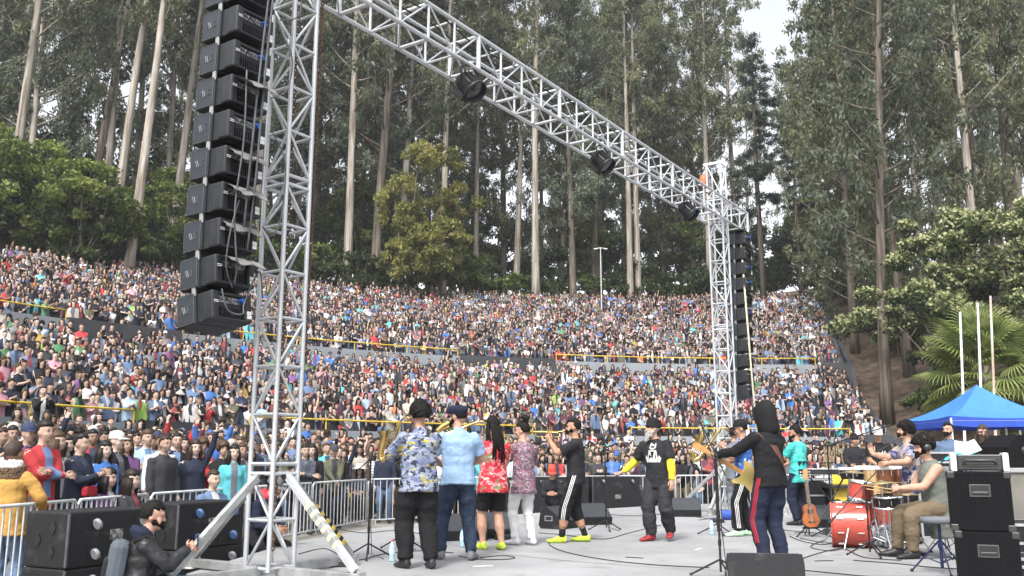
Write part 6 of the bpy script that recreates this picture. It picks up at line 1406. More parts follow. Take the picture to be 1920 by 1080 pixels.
for i, (px, py, a_, c_, lab) in enumerate([(905, 1062, 20, 'white', 'strip of white tape on the stage below the red flower shirt man'), (1190, 1046, -30, 'black', 'strip of black tape on the stage left of the dancer'), (1310, 1030, 60, 'white', 'small strip of white tape on the stage right of the dancer'), (1545, 1052, 10, 'black', 'strip of black tape in front of the bass drum')]):
    m_ = MB(); m_.box((0, 0, .004), (.22, .045, .003)); o = m_.build('floor_tape', M[c_]); q = feet(px, py); o.location = q; o.rotation_euler = (0, 0, R(a_)); prop(o, lab, 'tape', 'strips of tape on the stage')
for i, (px, py, lab) in enumerate([(640, 1062, 'black effects pedal beside the near tower'), (1390, 985, 'black effects pedal by the grey suit man'), (1345, 980, 'small black box on the stage by the far boom stand'), (1560, 1000, 'black box among the cables left of the bass drum'), (945, 1012, 'dark instrument bag on the stage behind the dreadlocked man')]):
    m_ = MB(); m_.bbox((0, 0, .035), (.24, .15, .07), .012); o = m_.build('effects_pedal', M['blackplastic']); q = feet(px, py); o.location = q; o.rotation_euler = (0, 0, i); prop(o, lab, 'pedal')
# ---------------------------------------------------------------- canopy
def canopy(x0, y0, w_, d_, ze, zp, label):
    t = thing_at('canopy', label, 'canopy', (x0 + w_ / 2, y0 + d_ / 2, 0)); C_ = [V3((sx * w_ / 2, sy * d_ / 2, ze)) for sx, sy in ((-1, -1), (1, -1), (1, 1), (-1, 1))]; ap = V3((0, 0, zp)); n = 12; b = MB()
    for k in range(4):
        a, c = C_[k], C_[(k + 1) % 4]; P = []
        for i in range(n + 1):
            f = i / n
            for j in range(n + 1):
                g = j / n; e = a + (c - a) * g; e.z += -.06 * math.sin(math.pi * g) * 1; q = e + (ap - e) * f; q.z = e.z + (ap.z - e.z) * (f ** 1.55) * 1.0 ; P.append(q)
        m_ = n + 1; b.add(P, [(i * m_ + j, i * m_ + j + 1, (i + 1) * m_ + j + 1, (i + 1) * m_ + j) for i in range(n) for j in range(n)], 0, True)
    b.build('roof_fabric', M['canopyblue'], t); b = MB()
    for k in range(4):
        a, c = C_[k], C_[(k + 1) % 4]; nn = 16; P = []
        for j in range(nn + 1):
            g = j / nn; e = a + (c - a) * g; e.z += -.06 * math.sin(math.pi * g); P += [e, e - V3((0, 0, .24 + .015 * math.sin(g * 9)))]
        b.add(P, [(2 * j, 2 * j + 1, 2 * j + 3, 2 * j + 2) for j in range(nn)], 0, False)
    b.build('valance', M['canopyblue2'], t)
    for c in C_: b = MB(); b.bbox((c.x * .99, c.y * .99, (c.z - .05) / 2), (.045, .045, c.z - .05), .004); b.build('leg', M['steel'], t)
    for k in range(4): b = MB(); b.tube(C_[k] * .99 - V3((0, 0, .1)), C_[(k + 1) % 4] * .99 - V3((0, 0, .1)), .016); b.build('frame_bar', M['steel'], t)
    return t
def canopymat(name, c):
    m = mat(name, c, .55, 0, .06, 3, .15, 6); return m
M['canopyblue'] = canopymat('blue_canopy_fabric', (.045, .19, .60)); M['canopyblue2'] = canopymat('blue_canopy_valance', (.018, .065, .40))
canopy(11.45, 23.9, 3.05, 3.0, 2.25, 3.18, 'blue pop-up canopy with a pointed roof at right')
canopy(14.65, 23.5, 3.05, 3.0, 2.2, 3.05, 'second blue canopy joined to the first, cut by the right edge')
sc_ = thing_at('cane_fence', 'cane screen fence behind the canopy', 'fence', (13, 28.6, -.45)); cm = MB(); cm.tube((0, 0, 0), (0, 0, 2.0), .03, .025, 6); cme = cm.mesh('cane', M['cane'])
for i in range(110): o = link('cane', cme, sc_, (-3.3 + i * .075, random.uniform(-.02, .02), 0)); o.scale = (1, 1, random.uniform(.92, 1.05))
b = MB(); b.tube((-3.4, -.04, 1.5), (5, -.04, 1.5), .025); b.tube((-3.4, -.04, .6), (5, -.04, .6), .025); b.build('rail', M['cane'], sc_)

# ================================================================== PEOPLE ON AND BY THE STAGE, CONTINUED
def P2(px, D, z=0): q = atY(px, 900, D); return V3((q.x, D, z))
PE['floral'] = figure('percussionist singing in beige and navy leaf print shirt with thick black hair', P2(1708, 12.9), FA(-95), 1.66, build=1.1, shirt='floral2', hem=.72, pants='clothblack', hair=('bushy', 'hairblack'), head=(-.05, -.1), lh=(.16, -.34, 1.15), rh=(-.20, -.46, 1.28), lel=(.9, .3, -.5), rel=(-.7, .2, -.8), seed=20, vox=.014, hemw=1.06, lcurl=.3, rcurl=.2, rfwd=(0, -.3, 1), skin='skinlight')
beard(PE['floral'][1], PE['floral'][0], 'hairblack', .03, 1, 8)
PE['drummer'] = figure('drummer seated in grey-green tank top and brown trousers, wearing headphones', P2(1757, 11.1), FA(-92), 1.76, build=1.15, pel=(0, 0, .60), lean=(.16, 0), shirt='tank', sleeve=None, hem=.56, pants='khaki', legw=.012, shoe='blackshoe', sock='clothblack', hair=('bushy', 'hairblack'), head=(0, .12), lh=(.06, -.46, .80), rh=(-.12, -.42, .76), lel=(.6, .6, -.5), rel=(-.6, .6, -.5), lf=(.15, -.40, .085), rf=(-.17, -.46, .085), lkn=(.2, -1, .5), rkn=(-.2, -1, .5), seed=21, vox=.014, skin='skinlight', lcurl=1.3, rcurl=1.3)
b, W = PE['drummer']; beard(W, b, 'hairblack', .05, 1, 9); hb = MB(); hb.path([(.1 * math.cos(a), .01, .04 + .115 * math.sin(a)) for a in np.linspace(0, math.pi, 14)], .010, 6)
for s in (-1, 1): hb.lathe([(0, -.02), (.04, -.02), (.045, 0), (.035, .02), (0, .022)], 14, 0, Matrix.Translation((.1 * s, .01, .0)) @ Matrix.Rotation(R(90), 4, 'Y'))
child('headphones', hb, M['blackplastic'], b, W['HM'])
for sd, s in (('lh', -.1), ('rh', .05)):
    m_ = MB(); a0_ = W[sd]; m_.path([a0_ + V3((0, .10, -.03)), a0_ + V3((s, -.34, .04))], [.009, .006], 6); o = m_.build('drumstick', M['paletan']); o.matrix_world = W['M']; prop(o, 'pale drumstick in the drummer’s %s hand' % ('left' if sd == 'lh' else 'right'), 'drumstick', 'drumsticks')
th2 = thing_at('drum_throne', 'seat hidden under the drummer on chrome legs', 'stool', (*at2(1762, 11.15), 0)); b = MB(); b.lathe([(0, .40), (.19, .40), (.2, .44), (.18, .485), (0, .49)], 22); b.build('seat', M['black'], th2); tripod(th2, (0, 0), .41, .26)
PE['whitecap'] = figure('man in white cap and black t-shirt with white script, standing behind the percussion', P2(1652, 18.8), FA(-8), 1.78, shirt='clothblack', hem=.78, pants='denim', hair=('crop', 'hairblack'), hat=('cap', 'capwhite', 'cap'), head=(-.15, .2), lh=(.14, -.30, 1.02), rh=(-.14, -.30, 1.02), seed=22, vox=.015)
b, W = PE['whitecap']
def stroke(pts, wd=.018):
    P = [V3((x, 0, z)) for x, z in pts]; L_, R_ = [], []
    for i, q in enumerate(P):
        d = (P[min(i + 1, len(P) - 1)] - P[max(i - 1, 0)]).normalized(); n_ = V3((-d.z, 0, d.x)) * wd / 2; L_.append((q.x + n_.x, q.z + n_.z)); R_.append((q.x - n_.x, q.z - n_.z))
    return [[L_[i], L_[i + 1], R_[i + 1], R_[i]] for i in range(len(P) - 1)]
scr = stroke([(-.15, 0), (-.05, .01), (.0, .0)], .03) + stroke([(-.06, -.02), (-.03, .04), (-.02, .0), (0, -.03)]) + stroke([(.0, -.06), (.02, .03), (.045, .07), (.035, .02), (.02, -.05)]) + stroke([(.05, -.06), (.07, .03), (.095, .07), (.085, .02), (.07, -.05)]) + stroke([(.10, 0), (.12, .03), (.13, -.01), (.16, .02)])
decal(W, b, 'shirt_print', scr, M['printwhite'], W['pel'] + V3((0, 0, .30)), (1, 0, 0), (0, 0, 1), (0, 1, 0))
PE['beanie2'] = figure('man in dark beanie standing at the desk behind the drum microphones', P2(1606, 21.5), FA(-10), 1.72, shirt='clothblack2', sleeve='long', hem=.78, pants='denim', hair=('crop', 'hairblack'), hat=('beanie', 'clothblack', 'beanie'), head=(.3, .1), lh=(.14, -.30, 1.02), rh=(-.14, -.30, 1.02), seed=23, vox=.016)
PE['sweater'] = figure('man with short hair and beard in blue grey sweater under the canopy edge', P2(1786, 16.6), FA(-30), 1.80, build=1.1, shirt='bluesweater', sleeve='long', hem=.80, pants='denim', hair=('crop', 'hairblack'), head=(-.35, .0), seed=24, vox=.015, skin='skinlight'); beard(PE['sweater'][1], PE['sweater'][0], 'hairblack', .05, 1, 3)
PE['longbeard'] = figure('man with glasses, long dark hair and big beard under the blue canopy', P2(1852, 16.8), FA(-45), 1.76, build=1.1, shirt='clothblack', sleeve='long', hem=.80, pants='denim', hair=('long', 'hairbrown'), head=(-.15, .0), seed=25, vox=.015, skin='skinlight'); beard(PE['longbeard'][1], PE['longbeard'][0], 'hairbrown', .16, 1.25, 4); glasses(PE['longbeard'][1], PE['longbeard'][0])
FZ = floor_z(20)
PE['redcap'] = figure('man in bright red cap and dark jacket crouching beyond the stage edge', P2(1036, 20.6, FZ), FA(-5), 1.74, pel=(0, 0, .62), lean=(.3, 0), shirt='clothblack2', sleeve='long', hem=.55, pants='clothblack', hair=('crop', 'hairblack'), hat=('cap', 'redcap', 'cap'), head=(0, .35), lh=(.08, -.42, .80), rh=(-.08, -.42, .80), lf=(.16, -.12, .085), rf=(-.16, -.1, .085), lkn=(.4, -1, .3), rkn=(-.4, -1, .3), seed=26, vox=.015)
PE['backpack'] = figure('bearded man in dark leather jacket with backpack and blue hood, kneeling by the subwoofers', V3((-3.36, 8.45, -.40)), FA(112), 1.74, build=1.05, pel=(0, 0, .36), lean=(.12, 0), shirt='leather' if 'leather' in M else 'clothblack2', sleeve='long', hem=.32, pants='denim', hair=('side', 'hairblack'), hood='navy', head=(-.1, .12), lh=(.03, -.42, .72), rh=(-.03, -.42, .74), lel=(.6, .4, -.8), rel=(-.6, .4, -.8), lf=(.16, -.30, .085), rf=(-.14, -.22, .085), lkn=(.3, -1, .6), rkn=(-.3, -1, .6), seed=27, lcurl=1.0, rcurl=1.0, skin='skinlight'); b, W = PE['backpack']; beard(W, b, 'hairblack', .035, 1, 7)
m_ = MB(); c = W['pel'] + W['up'] * .24 + W['fy'] * .20; q3 = Matrix((W['fx'], W['fy'], W['up'])).transposed(); m_.bbox(c, (.29, .17, .44), .06, 0, q3); o = m_.build('backpack', M['greyback']) if 'greyback' in M else m_.build('backpack', M['suitgrey']); o.matrix_world = W['M']; prop(o, 'grey and black backpack worn by the kneeling man', 'backpack')
m_ = MB(); m_.bbox(c + W['fy'] * .085 - W['up'] * .06, (.22, .06, .24), .025, 0, q3); pk = m_.build('front_pocket', M['clothblack2'], o); m_ = MB()
for s in (-1, 1): m_.path([W['neck'] + W['fx'] * .12 * s + W['fy'] * .10 - W['up'] * .06, W['neck'] + W['fx'] * .13 * s - W['fy'] * .01 - W['up'] * .0, W['neck'] + W['fx'] * .14 * s - W['fy'] * .13 - W['up'] * .14, W['neck'] + W['fx'] * .15 * s - W['fy'] * .10 - W['up'] * .32], .02, 6)
m_.build('strap', M['clothblack'], o)
m_ = MB(); m_.bbox(W['lh'] + V3((0, -.03, .05)), (.07, .012, .14), .004); o = m_.build('mobile_phone', M['blackplastic']); o.matrix_world = W['M']; prop(o, 'black phone held up by the kneeling man with the backpack', 'phone')
PE['parka'] = figure('person in mustard parka with white and brown fur hood, seen from behind at far left', V3((-5.36, 9.9, -.40)), FA(170), 1.74, build=1.15, shirt='mustard', sleeve='long', hem=.76, pants='denimlight', hair=('short', 'hairbrown'), hemw=1.15, lh=(.22, -.24, 1.0), rh=(-.24, -.22, 1.0), lel=(1, .3, -.4), rel=(-1, .3, -.4), seed=28); b, W = PE['parka']
fu = MB(); r = random.Random(4)
for i in range(420):
    a = r.uniform(-.3, math.pi + .3); q = W['neck'] + V3((.17 * math.cos(a), .02 + .10 * math.sin(a), -.02 + .05 * r.uniform(-1, 1) - .035 * math.sin(a))); fu.ball(q, r.uniform(.010, .022), 0, 5)
child('fur_trim', fu, M['fur'], b); fu = MB()
for i in range(260): a = r.uniform(.0, math.pi); q = W['neck'] + V3((.145 * math.cos(a), .03 + .07 * math.sin(a), .055 + .03 * r.uniform(-1, 1))); fu.ball(q, r.uniform(.013, .024), 0, 5)
child('fur_lining', fu, M['furwhite'], b)
PE['techie'] = figure('crouching person in navy jacket with red hood and grey cap behind the near tower', V3((-2.86, 12.5, FZ)) + V3((-.55, 0, 0)), FA(60), 1.72, pel=(0, 0, .58), lean=(.4, 0), shirt='navy', sleeve='long', hem=.5, pants='clothblack', hair=('crop', 'hairblack'), hat=('cap', 'suitgrey', 'cap'), hood='redstripe', head=(.2, .4), lh=(.1, -.42, .66), rh=(-.1, -.42, .66), lf=(.16, -.1, .085), rf=(-.16, -.1, .085), lkn=(.4, -1, .3), rkn=(-.4, -1, .3), seed=29, vox=.015)
# ================================================================== BARRIERS, SEATS, CROWD
def barrier_meshes(L, H=1.08, nb=15, mt='steel'):
    d = {}; b = MB(); y = 0
    b.path([(-L / 2, 0, .16), (-L / 2, 0, H - .06), (-L / 2 + .06, 0, H), (L / 2 - .06, 0, H), (L / 2, 0, H - .06), (L / 2, 0, .16)], .019, 7); b.tube((-L / 2, 0, .16), (L / 2, 0, .16), .016); d['frame'] = b.mesh('frame', M[mt])
    b = MB(); b.tube((0, 0, .16), (0, 0, H - .01), .0105, n=6); d['bar'] = b.mesh('bar', M[mt])
    b = MB(); b.tube((0, -.28, .02), (0, .28, .02), .017); b.tube((0, 0, .02), (0, 0, .18), .017); d['foot'] = b.mesh('foot', M[mt]); return d
BMS = {}
def barrier(p, q, label, group, mt='steel', H=1.08, nb=15):
    p, q = V3(p), V3(q); L = round((q - p).length, 1); k = (L, mt, H)
    if k not in BMS: BMS[k] = barrier_meshes(L - .06, H, nb, mt)
    D_ = BMS[k]; t = empty('crowd_barrier', (p + q) / 2, label, 'barrier', group, math.atan2(q.y - p.y, q.x - p.x))
    link('frame', D_['frame'], t)
    for i in range(nb): link('bar', D_['bar'], t, (-L / 2 + L * (i + 1) / (nb + 1), 0, 0))
    for s in (-1, 1): link('foot', D_['foot'], t, (s * (L / 2 - .25), 0, 0))
BP = [V3(q) for q in ((-7.2, 6.6, 0), (-5.12, 8.9, 0), (-4.92, 12.6, 0), (-4.45, 15.5, 0), (-3.95, 18.4, 0), (-3.35, 21.4, 0), (-1.2, 23.4, 0), (1.2, 24.7, 0), (4.6, 26.2, 0), (9.9, 28.0, 0), (14.5, 28.8, 0))]
zones = [(0, 'at the far left edge'), (120, 'behind the nearest subwoofers'), (330, 'behind the far subwoofer stack'), (480, 'left of the near tower'), (640, 'right of the near tower'), (760, 'behind the striped-sweater woman’s spot'), (980, 'behind the flat cap man'), (1130, 'behind the trumpet player'), (1240, 'left of the dancer'), (1400, 'right of the dancer'), (1700, 'behind the guitarist and drums')]
pts = []; 
for a, c in zip(BP[:-1], BP[1:]):
    n = max(1, round((c - a).length / 2.3))
    for i in range(n): pts.append(a + (c - a) * i / n)
pts.append(BP[-1]); ZF = floor_z(20)
for i in range(len(pts) - 1):
    m_ = (pts[i] + pts[i + 1]) / 2; px = pix((m_.x, m_.y, 0))[0]; zn = [z for lim, z in zones if px >= lim or lim == 0][-1]
    barrier(pts[i] + UP * ZF, pts[i + 1] + UP * ZF, 'steel crowd barrier number-%d' % i if 0 else 'grey steel crowd barrier %s, panel %s from left' % (zn.replace('behind the striped-sweater woman’s spot', 'left of the blue palm shirt man'), ['first', 'second', 'third', 'fourth', 'fifth', 'sixth', 'seventh', 'eighth', 'ninth', 'tenth', 'eleventh', 'twelfth', 'thirteenth', 'fourteenth', 'fifteenth', 'sixteenth', 'seventeenth', 'eighteenth', 'nineteenth', 'twentieth'][min(i, 19)]), 'crowd barriers along the stage front')
M['whitepaint'] = mat('white_painted_tube', (.70, .70, .69), .5, 0, .08, 8)
def br(a):                                       # radius of the barrier line at a bearing
    A = [math.atan2(q.x - CX, q.y - CY) for q in BP]; Rr = [math.hypot(q.x - CX, q.y - CY) for q in BP]; return float(np.interp(a, A, Rr))
k = 0
for p0, p1, lab in ((78, 175, 'first'), (235, 312, 'second'), (345, 430, 'third'), (600, 690, 'fourth'), (700, 790, 'fifth'), (830, 905, 'sixth'), (1030, 1100, 'seventh'), (1120, 1195, 'eighth'), (1230, 1300, 'ninth'), (1430, 1490, 'tenth'), (1500, 1560, 'eleventh')):
    a0, a1 = ang_at(p0, 29.3), ang_at(p1, 29.3); barrier((*pol(29.3, a0), .62), (*pol(29.3, a1), .62), '%s white railing panel from the left at the back of the floor crowd' % lab, 'white railings behind the floor crowd', 'whitepaint', 1.10, 10)
A_ = np.linspace(ang_at(-100, 29.5), R(3), 60); mb = MB(); P = []
for a in A_: P += [(*pol(29.05, a), .2), (*pol(29.05, a), .62), (*pol(R1 - .04, a), .62)]
mb.add(P, [(3 * j + q, 3 * j + 3 + q, 3 * j + 4 + q, 3 * j + 1 + q) for j in range(len(A_) - 1) for q in range(2)], 0); prop(mb.build('raised_walkway', M['floorc']), kind='structure')
# yellow seats in front of the barrier crowd
sm_ = MB(); sm_.bbox((0, 0, .43), (.42, .40, .035), .012); sm_.bbox((0, .20, .64), (.42, .035, .40), .014); sme = sm_.mesh('seat_shell', M['seatyellow'] if 'seatyellow' in M else M['yellow']); sl = MB(); sl.tube((0, 0, 0), (0, 0, .42), .018); slm = sl.mesh('leg', M['steel'])
for i, (px, D, lab) in enumerate([(588, 19.5, 'yellow plastic seat behind the barrier right of the near tower'), (672, 22.6, 'yellow plastic seat beside the white-hatted spectator'), (735, 23.5, 'yellow plastic seat right of the striped sweater'), (820, 24.4, 'yellow plastic seat glimpsed behind the flat cap man'), (700, 24.0, 'yellow plastic seat behind the striped sweater'), (1335, 28.2, 'yellow plastic seat behind the barrier right of the dancer'), (1310, 28.0, 'second yellow plastic seat right of the dancer')]):
    q = atY(px, 900, D); t = thing_at('plastic_seat', lab, 'seat', (q.x, D, ZF), math.atan2(-(q.x - 3), D - 13) * 0 + R(180), 'yellow plastic seats on the floor'); link('seat_shell', sme, t)
    for sx in (-.16, .16):
        for sy in (-.14, .14): link('leg', slm, t, (sx, sy, 0))

# ---------------------------------------------------------------- spectators
def objcol(name, rough=.85):
    m = bpy.data.materials.new(name); m.use_nodes = True; n, l = m.node_tree.nodes, m.node_tree.links; b = n['Principled BSDF']; b.inputs['Roughness'].default_value = rough; b.inputs['Specular IOR Level'].default_value = .2
    oi = n.new('ShaderNodeObjectInfo'); tc = n.new('ShaderNodeTexCoord'); nz = n.new('ShaderNodeTexNoise'); nz.inputs['Scale'].default_value = 6; l.new(tc.outputs['Object'], nz.inputs['Vector'])
    mr = n.new('ShaderNodeMapRange'); mr.inputs['To Min'].default_value = .8; mr.inputs['To Max'].default_value = 1.15; l.new(nz.outputs['Fac'], mr.inputs['Value'])
    hs = n.new('ShaderNodeHueSaturation'); l.new(mr.outputs[0], hs.inputs['Value']); l.new(oi.outputs['Color'], hs.inputs['Color']); l.new(hs.outputs[0], b.inputs['Base Color'])
    bp = n.new('ShaderNodeBump'); bp.inputs['Strength'].default_value = .4; bp.inputs['Distance'].default_value = .03; n2 = n.new('ShaderNodeTexNoise'); n2.inputs['Scale'].default_value = 13; l.new(tc.outputs['Object'], n2.inputs['Vector']); l.new(n2.outputs['Fac'], bp.inputs['Height']); l.new(bp.outputs[0], b.inputs['Normal']); return m
def rndramp(name, cols, off=0.0, rough=.8):
    m = bpy.data.materials.new(name); m.use_nodes = True; n, l = m.node_tree.nodes, m.node_tree.links; b = n['Principled BSDF']; b.inputs['Roughness'].default_value = rough; b.inputs['Specular IOR Level'].default_value = .25
    oi = n.new('ShaderNodeObjectInfo'); ma = n.new('ShaderNodeMath'); ma.operation = 'MULTIPLY_ADD'; ma.inputs[1].default_value = 7.31; ma.inputs[2].default_value = off; fr = n.new('ShaderNodeMath'); fr.operation = 'FRACT'
    l.new(oi.outputs['Random'], ma.inputs[0]); l.new(ma.outputs[0], fr.inputs[0]); rp = n.new('ShaderNodeValToRGB'); rp.color_ramp.interpolation = 'CONSTANT'; e = rp.color_ramp.elements; e[0].position = 0; e[0].color = (*cols[0], 1); e[1].position = 1 / len(cols); e[1].color = (*cols[1], 1)
    for i, c in enumerate(cols[2:]): k_ = e.new((i + 2) / len(cols)); k_.color = (*c, 1)
    l.new(fr.outputs[0], rp.inputs['Fac']); l.new(rp.outputs[0], b.inputs['Base Color']); return m
M['cr_shirt'] = objcol('spectator_top'); PANTS = [(.02, .02, .024), (.03, .045, .08), (.10, .15, .24), (.018, .018, .02), (.05, .05, .055), (.15, .12, .08)]; M['cr_pants'] = rndramp('spectator_trousers', PANTS)
SKINS = [(.42, .29, .225), (.48, .345, .28), (.36, .24, .185), (.51, .38, .315), (.28, .18, .135)]; M['cr_skin'] = rndramp('spectator_skin', SKINS, .37, .5)
HAIRS = [(.011, .009, .008), (.016, .011, .009), (.03, .018, .012), (.012, .010, .009), (.06, .035, .02)]; M['cr_hair'] = rndramp('spectator_hair', HAIRS, .61, .5)
M['cr_inner'] = rndramp('spectator_undershirt', [(.45, .45, .45), (.03, .03, .035), (.12, .125, .15), (.25, .06, .06), (.04, .05, .08), (.12, .18, .32)], .13)
M['cr_hat'] = rndramp('spectator_hat', [(.02, .02, .025), (.10, .10, .11), (.03, .04, .09), (.45, .44, .42), (.05, .05, .06)], .77)
M['cr_shoe'] = M['blackshoe']
POSES = {'stand': dict(lh=(.24, -.08, .80), rh=(-.24, -.08, .80)), 'folded': dict(lh=(-.10, -.24, 1.16), rh=(.10, -.27, 1.12), lel=(1, .2, -.8), rel=(-1, .2, -.8)), 'clasped': dict(lh=(.03, -.32, .98), rh=(-.03, -.32, .98)),
         'phone': dict(lh=(.08, -.36, 1.40), rh=(-.08, -.34, 1.36)), 'armup': dict(lh=(.30, -.14, 1.92), rh=(-.24, -.08, .85), lel=(1, .1, .2)), 'armsup': dict(lh=(.36, -.12, 1.90), rh=(-.34, -.14, 1.94), lel=(1, .2, .1), rel=(-1, .2, .1)),
         'clap': dict(lh=(.02, -.34, 1.22), rh=(-.02, -.34, 1.22)), 'sit': dict(pel=(0, 0, .50), hem=.42, lh=(.10, -.36, .66), rh=(-.10, -.36, .66), lf=(.12, -.42, .085), rf=(-.12, -.42, .085))}
HAIRN = {'short': 'short dark hair', 'long': 'long dark hair', 'curly': 'curly hair', 'bun': 'hair tied up', 'crop': 'cropped hair', 'side': 'side-parted hair', 'cap': 'a cap', 'beanie': 'a knitted hat', 'hood': 'hood up'}
POSEN = {'stand': 'arms down', 'folded': 'arms folded', 'clasped': 'hands clasped', 'phone': 'holding up a phone', 'armup': 'one arm raised', 'armsup': 'both arms raised', 'clap': 'clapping', 'sit': 'seated'}
SPEC = [('stand', 'long', 1, 1), ('folded', 'short', 0, 1), ('clasped', 'long', 1, 0), ('stand', 'crop', 0, 1), ('clap', 'side', 0, 0), ('folded', 'long', 1, 1), ('phone', 'short', 0, 1), ('clasped', 'cap', 0, 1), ('armup', 'long', 1, 0), ('armsup', 'short', 0, 0), ('stand', 'beanie', 0, 1), ('folded', 'curly', 0, 0), ('clap', 'bun', 1, 1), ('sit', 'long', 1, 1), ('sit', 'short', 0, 1), ('stand', 'hood', 0, 0), ('folded', 'side', 0, 1), ('phone', 'long', 1, 0)]
def variant(i, vox, fingers, tris=None):
    pose, hs, fem, jacket = SPEC[i]; kw = dict(POSES[pose])
    hat = hs in ('cap', 'beanie', 'hood')
    mb, slots, W, hm, hc = figure('', (0, 0, 0), 0, 1.70 if fem else 1.76, vox=vox, shirt='cr_shirt', sleeve='long', pants='cr_pants', shoe='cr_shoe', skin='cr_skin', hair=None, female=bool(fem), fingers=fingers, seed=100 + i, mesh_only=True, hemw=1.05, build=1.05, **({'hem': .76} | kw))
    S = W['S']; si = slots.index('cr_shirt'); slots = slots + ['cr_inner']
    if jacket:
        cz = W['pel'].z
        for j, f in enumerate(mb.f):
            if mb.m[j] == si:
                c = [sum(mb.v[q][a] for q in f) / len(f) for a in range(3)]
                if c[1] < -.05 and abs(c[0]) < .045 + .05 * max(0, (c[2] - cz - .22)) and cz - .05 < c[2] < W['neck'].z: mb.m[j] = len(slots) - 1
    HM = Matrix.Translation(hc) @ hm.to_4x4() @ Matrix.Scale(S * 1.07, 4)
    h = hatmesh(hs) if hat else hairmesh(hs, 50 + i); h.v = [tuple(HM @ V3(v)) for v in h.v]; hmat = 'cr_hat' if hat and hs != 'hood' else ('cr_shirt' if hat else 'cr_hair')
    if hs in ('cap', 'beanie'): pass
    return mb, slots, h, hmat
PAL = [('black', (.014, .014, .017), 30), ('dark navy', (.022, .027, .048), 16), ('charcoal', (.042, .044, .05), 15), ('grey', (.19, .195, .205), 9), ('white', (.58, .58, .59), 11), ('red', (.38, .04, .045), 4.5), ('maroon', (.10, .035, .05), 4), ('denim blue', (.11, .165, .27), 11), ('bright blue', (.05, .14, .40), 6.5), ('turquoise', (.09, .37, .42), 2.8), ('olive', (.095, .095, .065), 5), ('brown', (.10, .07, .055), 2.5), ('beige', (.36, .33, .29), 3.5), ('purple', (.14, .07, .18), 2.2), ('pink', (.45, .24, .29), 2), ('orange', (.48, .16, .06), 1), ('mustard', (.38, .26, .07), .9), ('green', (.07, .18, .09), 1.3), ('lime green', (.24, .42, .09), .5), ('light blue', (.32, .43, .55), 6.5)]
PW = np.array([q[2] for q in PAL]); PW = PW / PW.sum()
def face_to(x, y, jit=25): return math.atan2(1.5 - x, -(8.5 - y)) + R(random.gauss(0, jit * .6))
VI = {}
def indiv(i):
    if i not in VI:
        mb, sl, h, hmt = variant(i, .021, True); VI[i] = (mb.mesh('person', [M[q] for q in sl]), h.mesh('hair' if hmt == 'cr_hair' else 'hat', [M[hmt]]), 'hair' if hmt == 'cr_hair' else 'hat')
    return VI[i]
CG = 'spectators standing on the floor in front of the stands'
def spectator(x, y, z, i, col, label, s=1.0, face=None, group=CG, color=None):
    me, hme, hn = indiv(i); o = link('person', me, None, (x, y, z), face_to(x, y) if face is None else face); o.scale = (s * random.uniform(.97, 1.05), s, s); o.color = (*(color or [q[1] for q in PAL if q[0] == col][0]), 1)
    prop(o, label, 'person', group); h = link(hn, hme, o); h.color = o.color; return o
taken = []
def fz(x, y): return floor_z(math.hypot(x - CX, y - CY))
NOTE = [(100, 12.0, 0, 'black', 'woman in black jacket with long dark hair beside the mustard parka', 0), (146, 11.6, 12, 'dark navy', 'woman in navy jacket with hair tied up and red waist bag behind the subwoofers', 0), (168, 17.2, 7, 'charcoal', 'man in grey jacket and cap standing high in the left crowd', .05), (213, 13.2, 7, 'black', 'man in white cap and black jacket above the nearest subwoofer', 0), (204, 11.9, 13, 'purple', 'woman with long hair in purple jacket seated behind the nearest subwoofer', 0), (234, 14.2, 2, 'purple', 'woman in purple top right of the man in white cap', 0), (246, 11.9, 13, 'charcoal', 'woman in dark coat seated behind the gap between subwoofers', 0), (296, 16.2, 5, 'black', 'long-haired woman in black jacket, arms folded, above the far subwoofer', .05), (305, 14.2, 3, 'charcoal', 'crop-haired man in charcoal jacket above the far subwoofer', 0), (330, 19, 9, 'red', 'person in red hoodie with both arms raised above the crowd', .12), (342, 17, 8, 'maroon', 'long-haired person in maroon with one arm raised left of the near tower', .05), (393, 18.2, 9, 'bright blue', 'person in bright blue jacket with both arms raised left of the near tower', .1), (437, 14.8, 0, 'turquoise', 'woman in turquoise top with long hair left of the near tower', 0), (447, 19.4, 2, 'turquoise', 'second woman in turquoise, smaller, just left of the near tower', .1), (400, 13.0, 14, 'denim blue', 'person in denim jacket seated behind the far subwoofer', 0), (470, 18, 3, 'dark navy', 'man in dark navy jacket directly behind the near tower', .05), (570, 18.6, 1, 'charcoal', 'man in speckled grey coat at the barrier right of the near tower', 0), (625, 20.2, 7, 'olive', 'man in olive parka and cap looking at a phone by the barrier', 0), (675, 22.4, 13, 'dark navy', 'spectator in wide white hat seated behind the barrier', 0), (709, 23, 2, 'white', 'woman in white striped sweater and jeans at the barrier', 0), (985, 26, 5, 'light blue', 'person in pale blue jacket at the barrier behind the trumpet', 0), (1016, 26.4, 13, 'pink', 'person in bright pink seated left of the trumpet player', .2), (1100, 27.5, 16, 'dark navy', 'man in dark suit jacket right of the trumpet player', 0), (1156, 28, 10, 'grey', 'man in blue knitted hat and grey jacket left of the dancer', 0), (1186, 28, 0, 'maroon', 'dark-haired woman at the barrier just left of the dancer', 0), (1255, 28.6, 2, 'orange', 'person in orange top behind the dancer', 0), (1300, 30, 8, 'olive', 'person in olive top with raised hand right of the dancer', 0)]
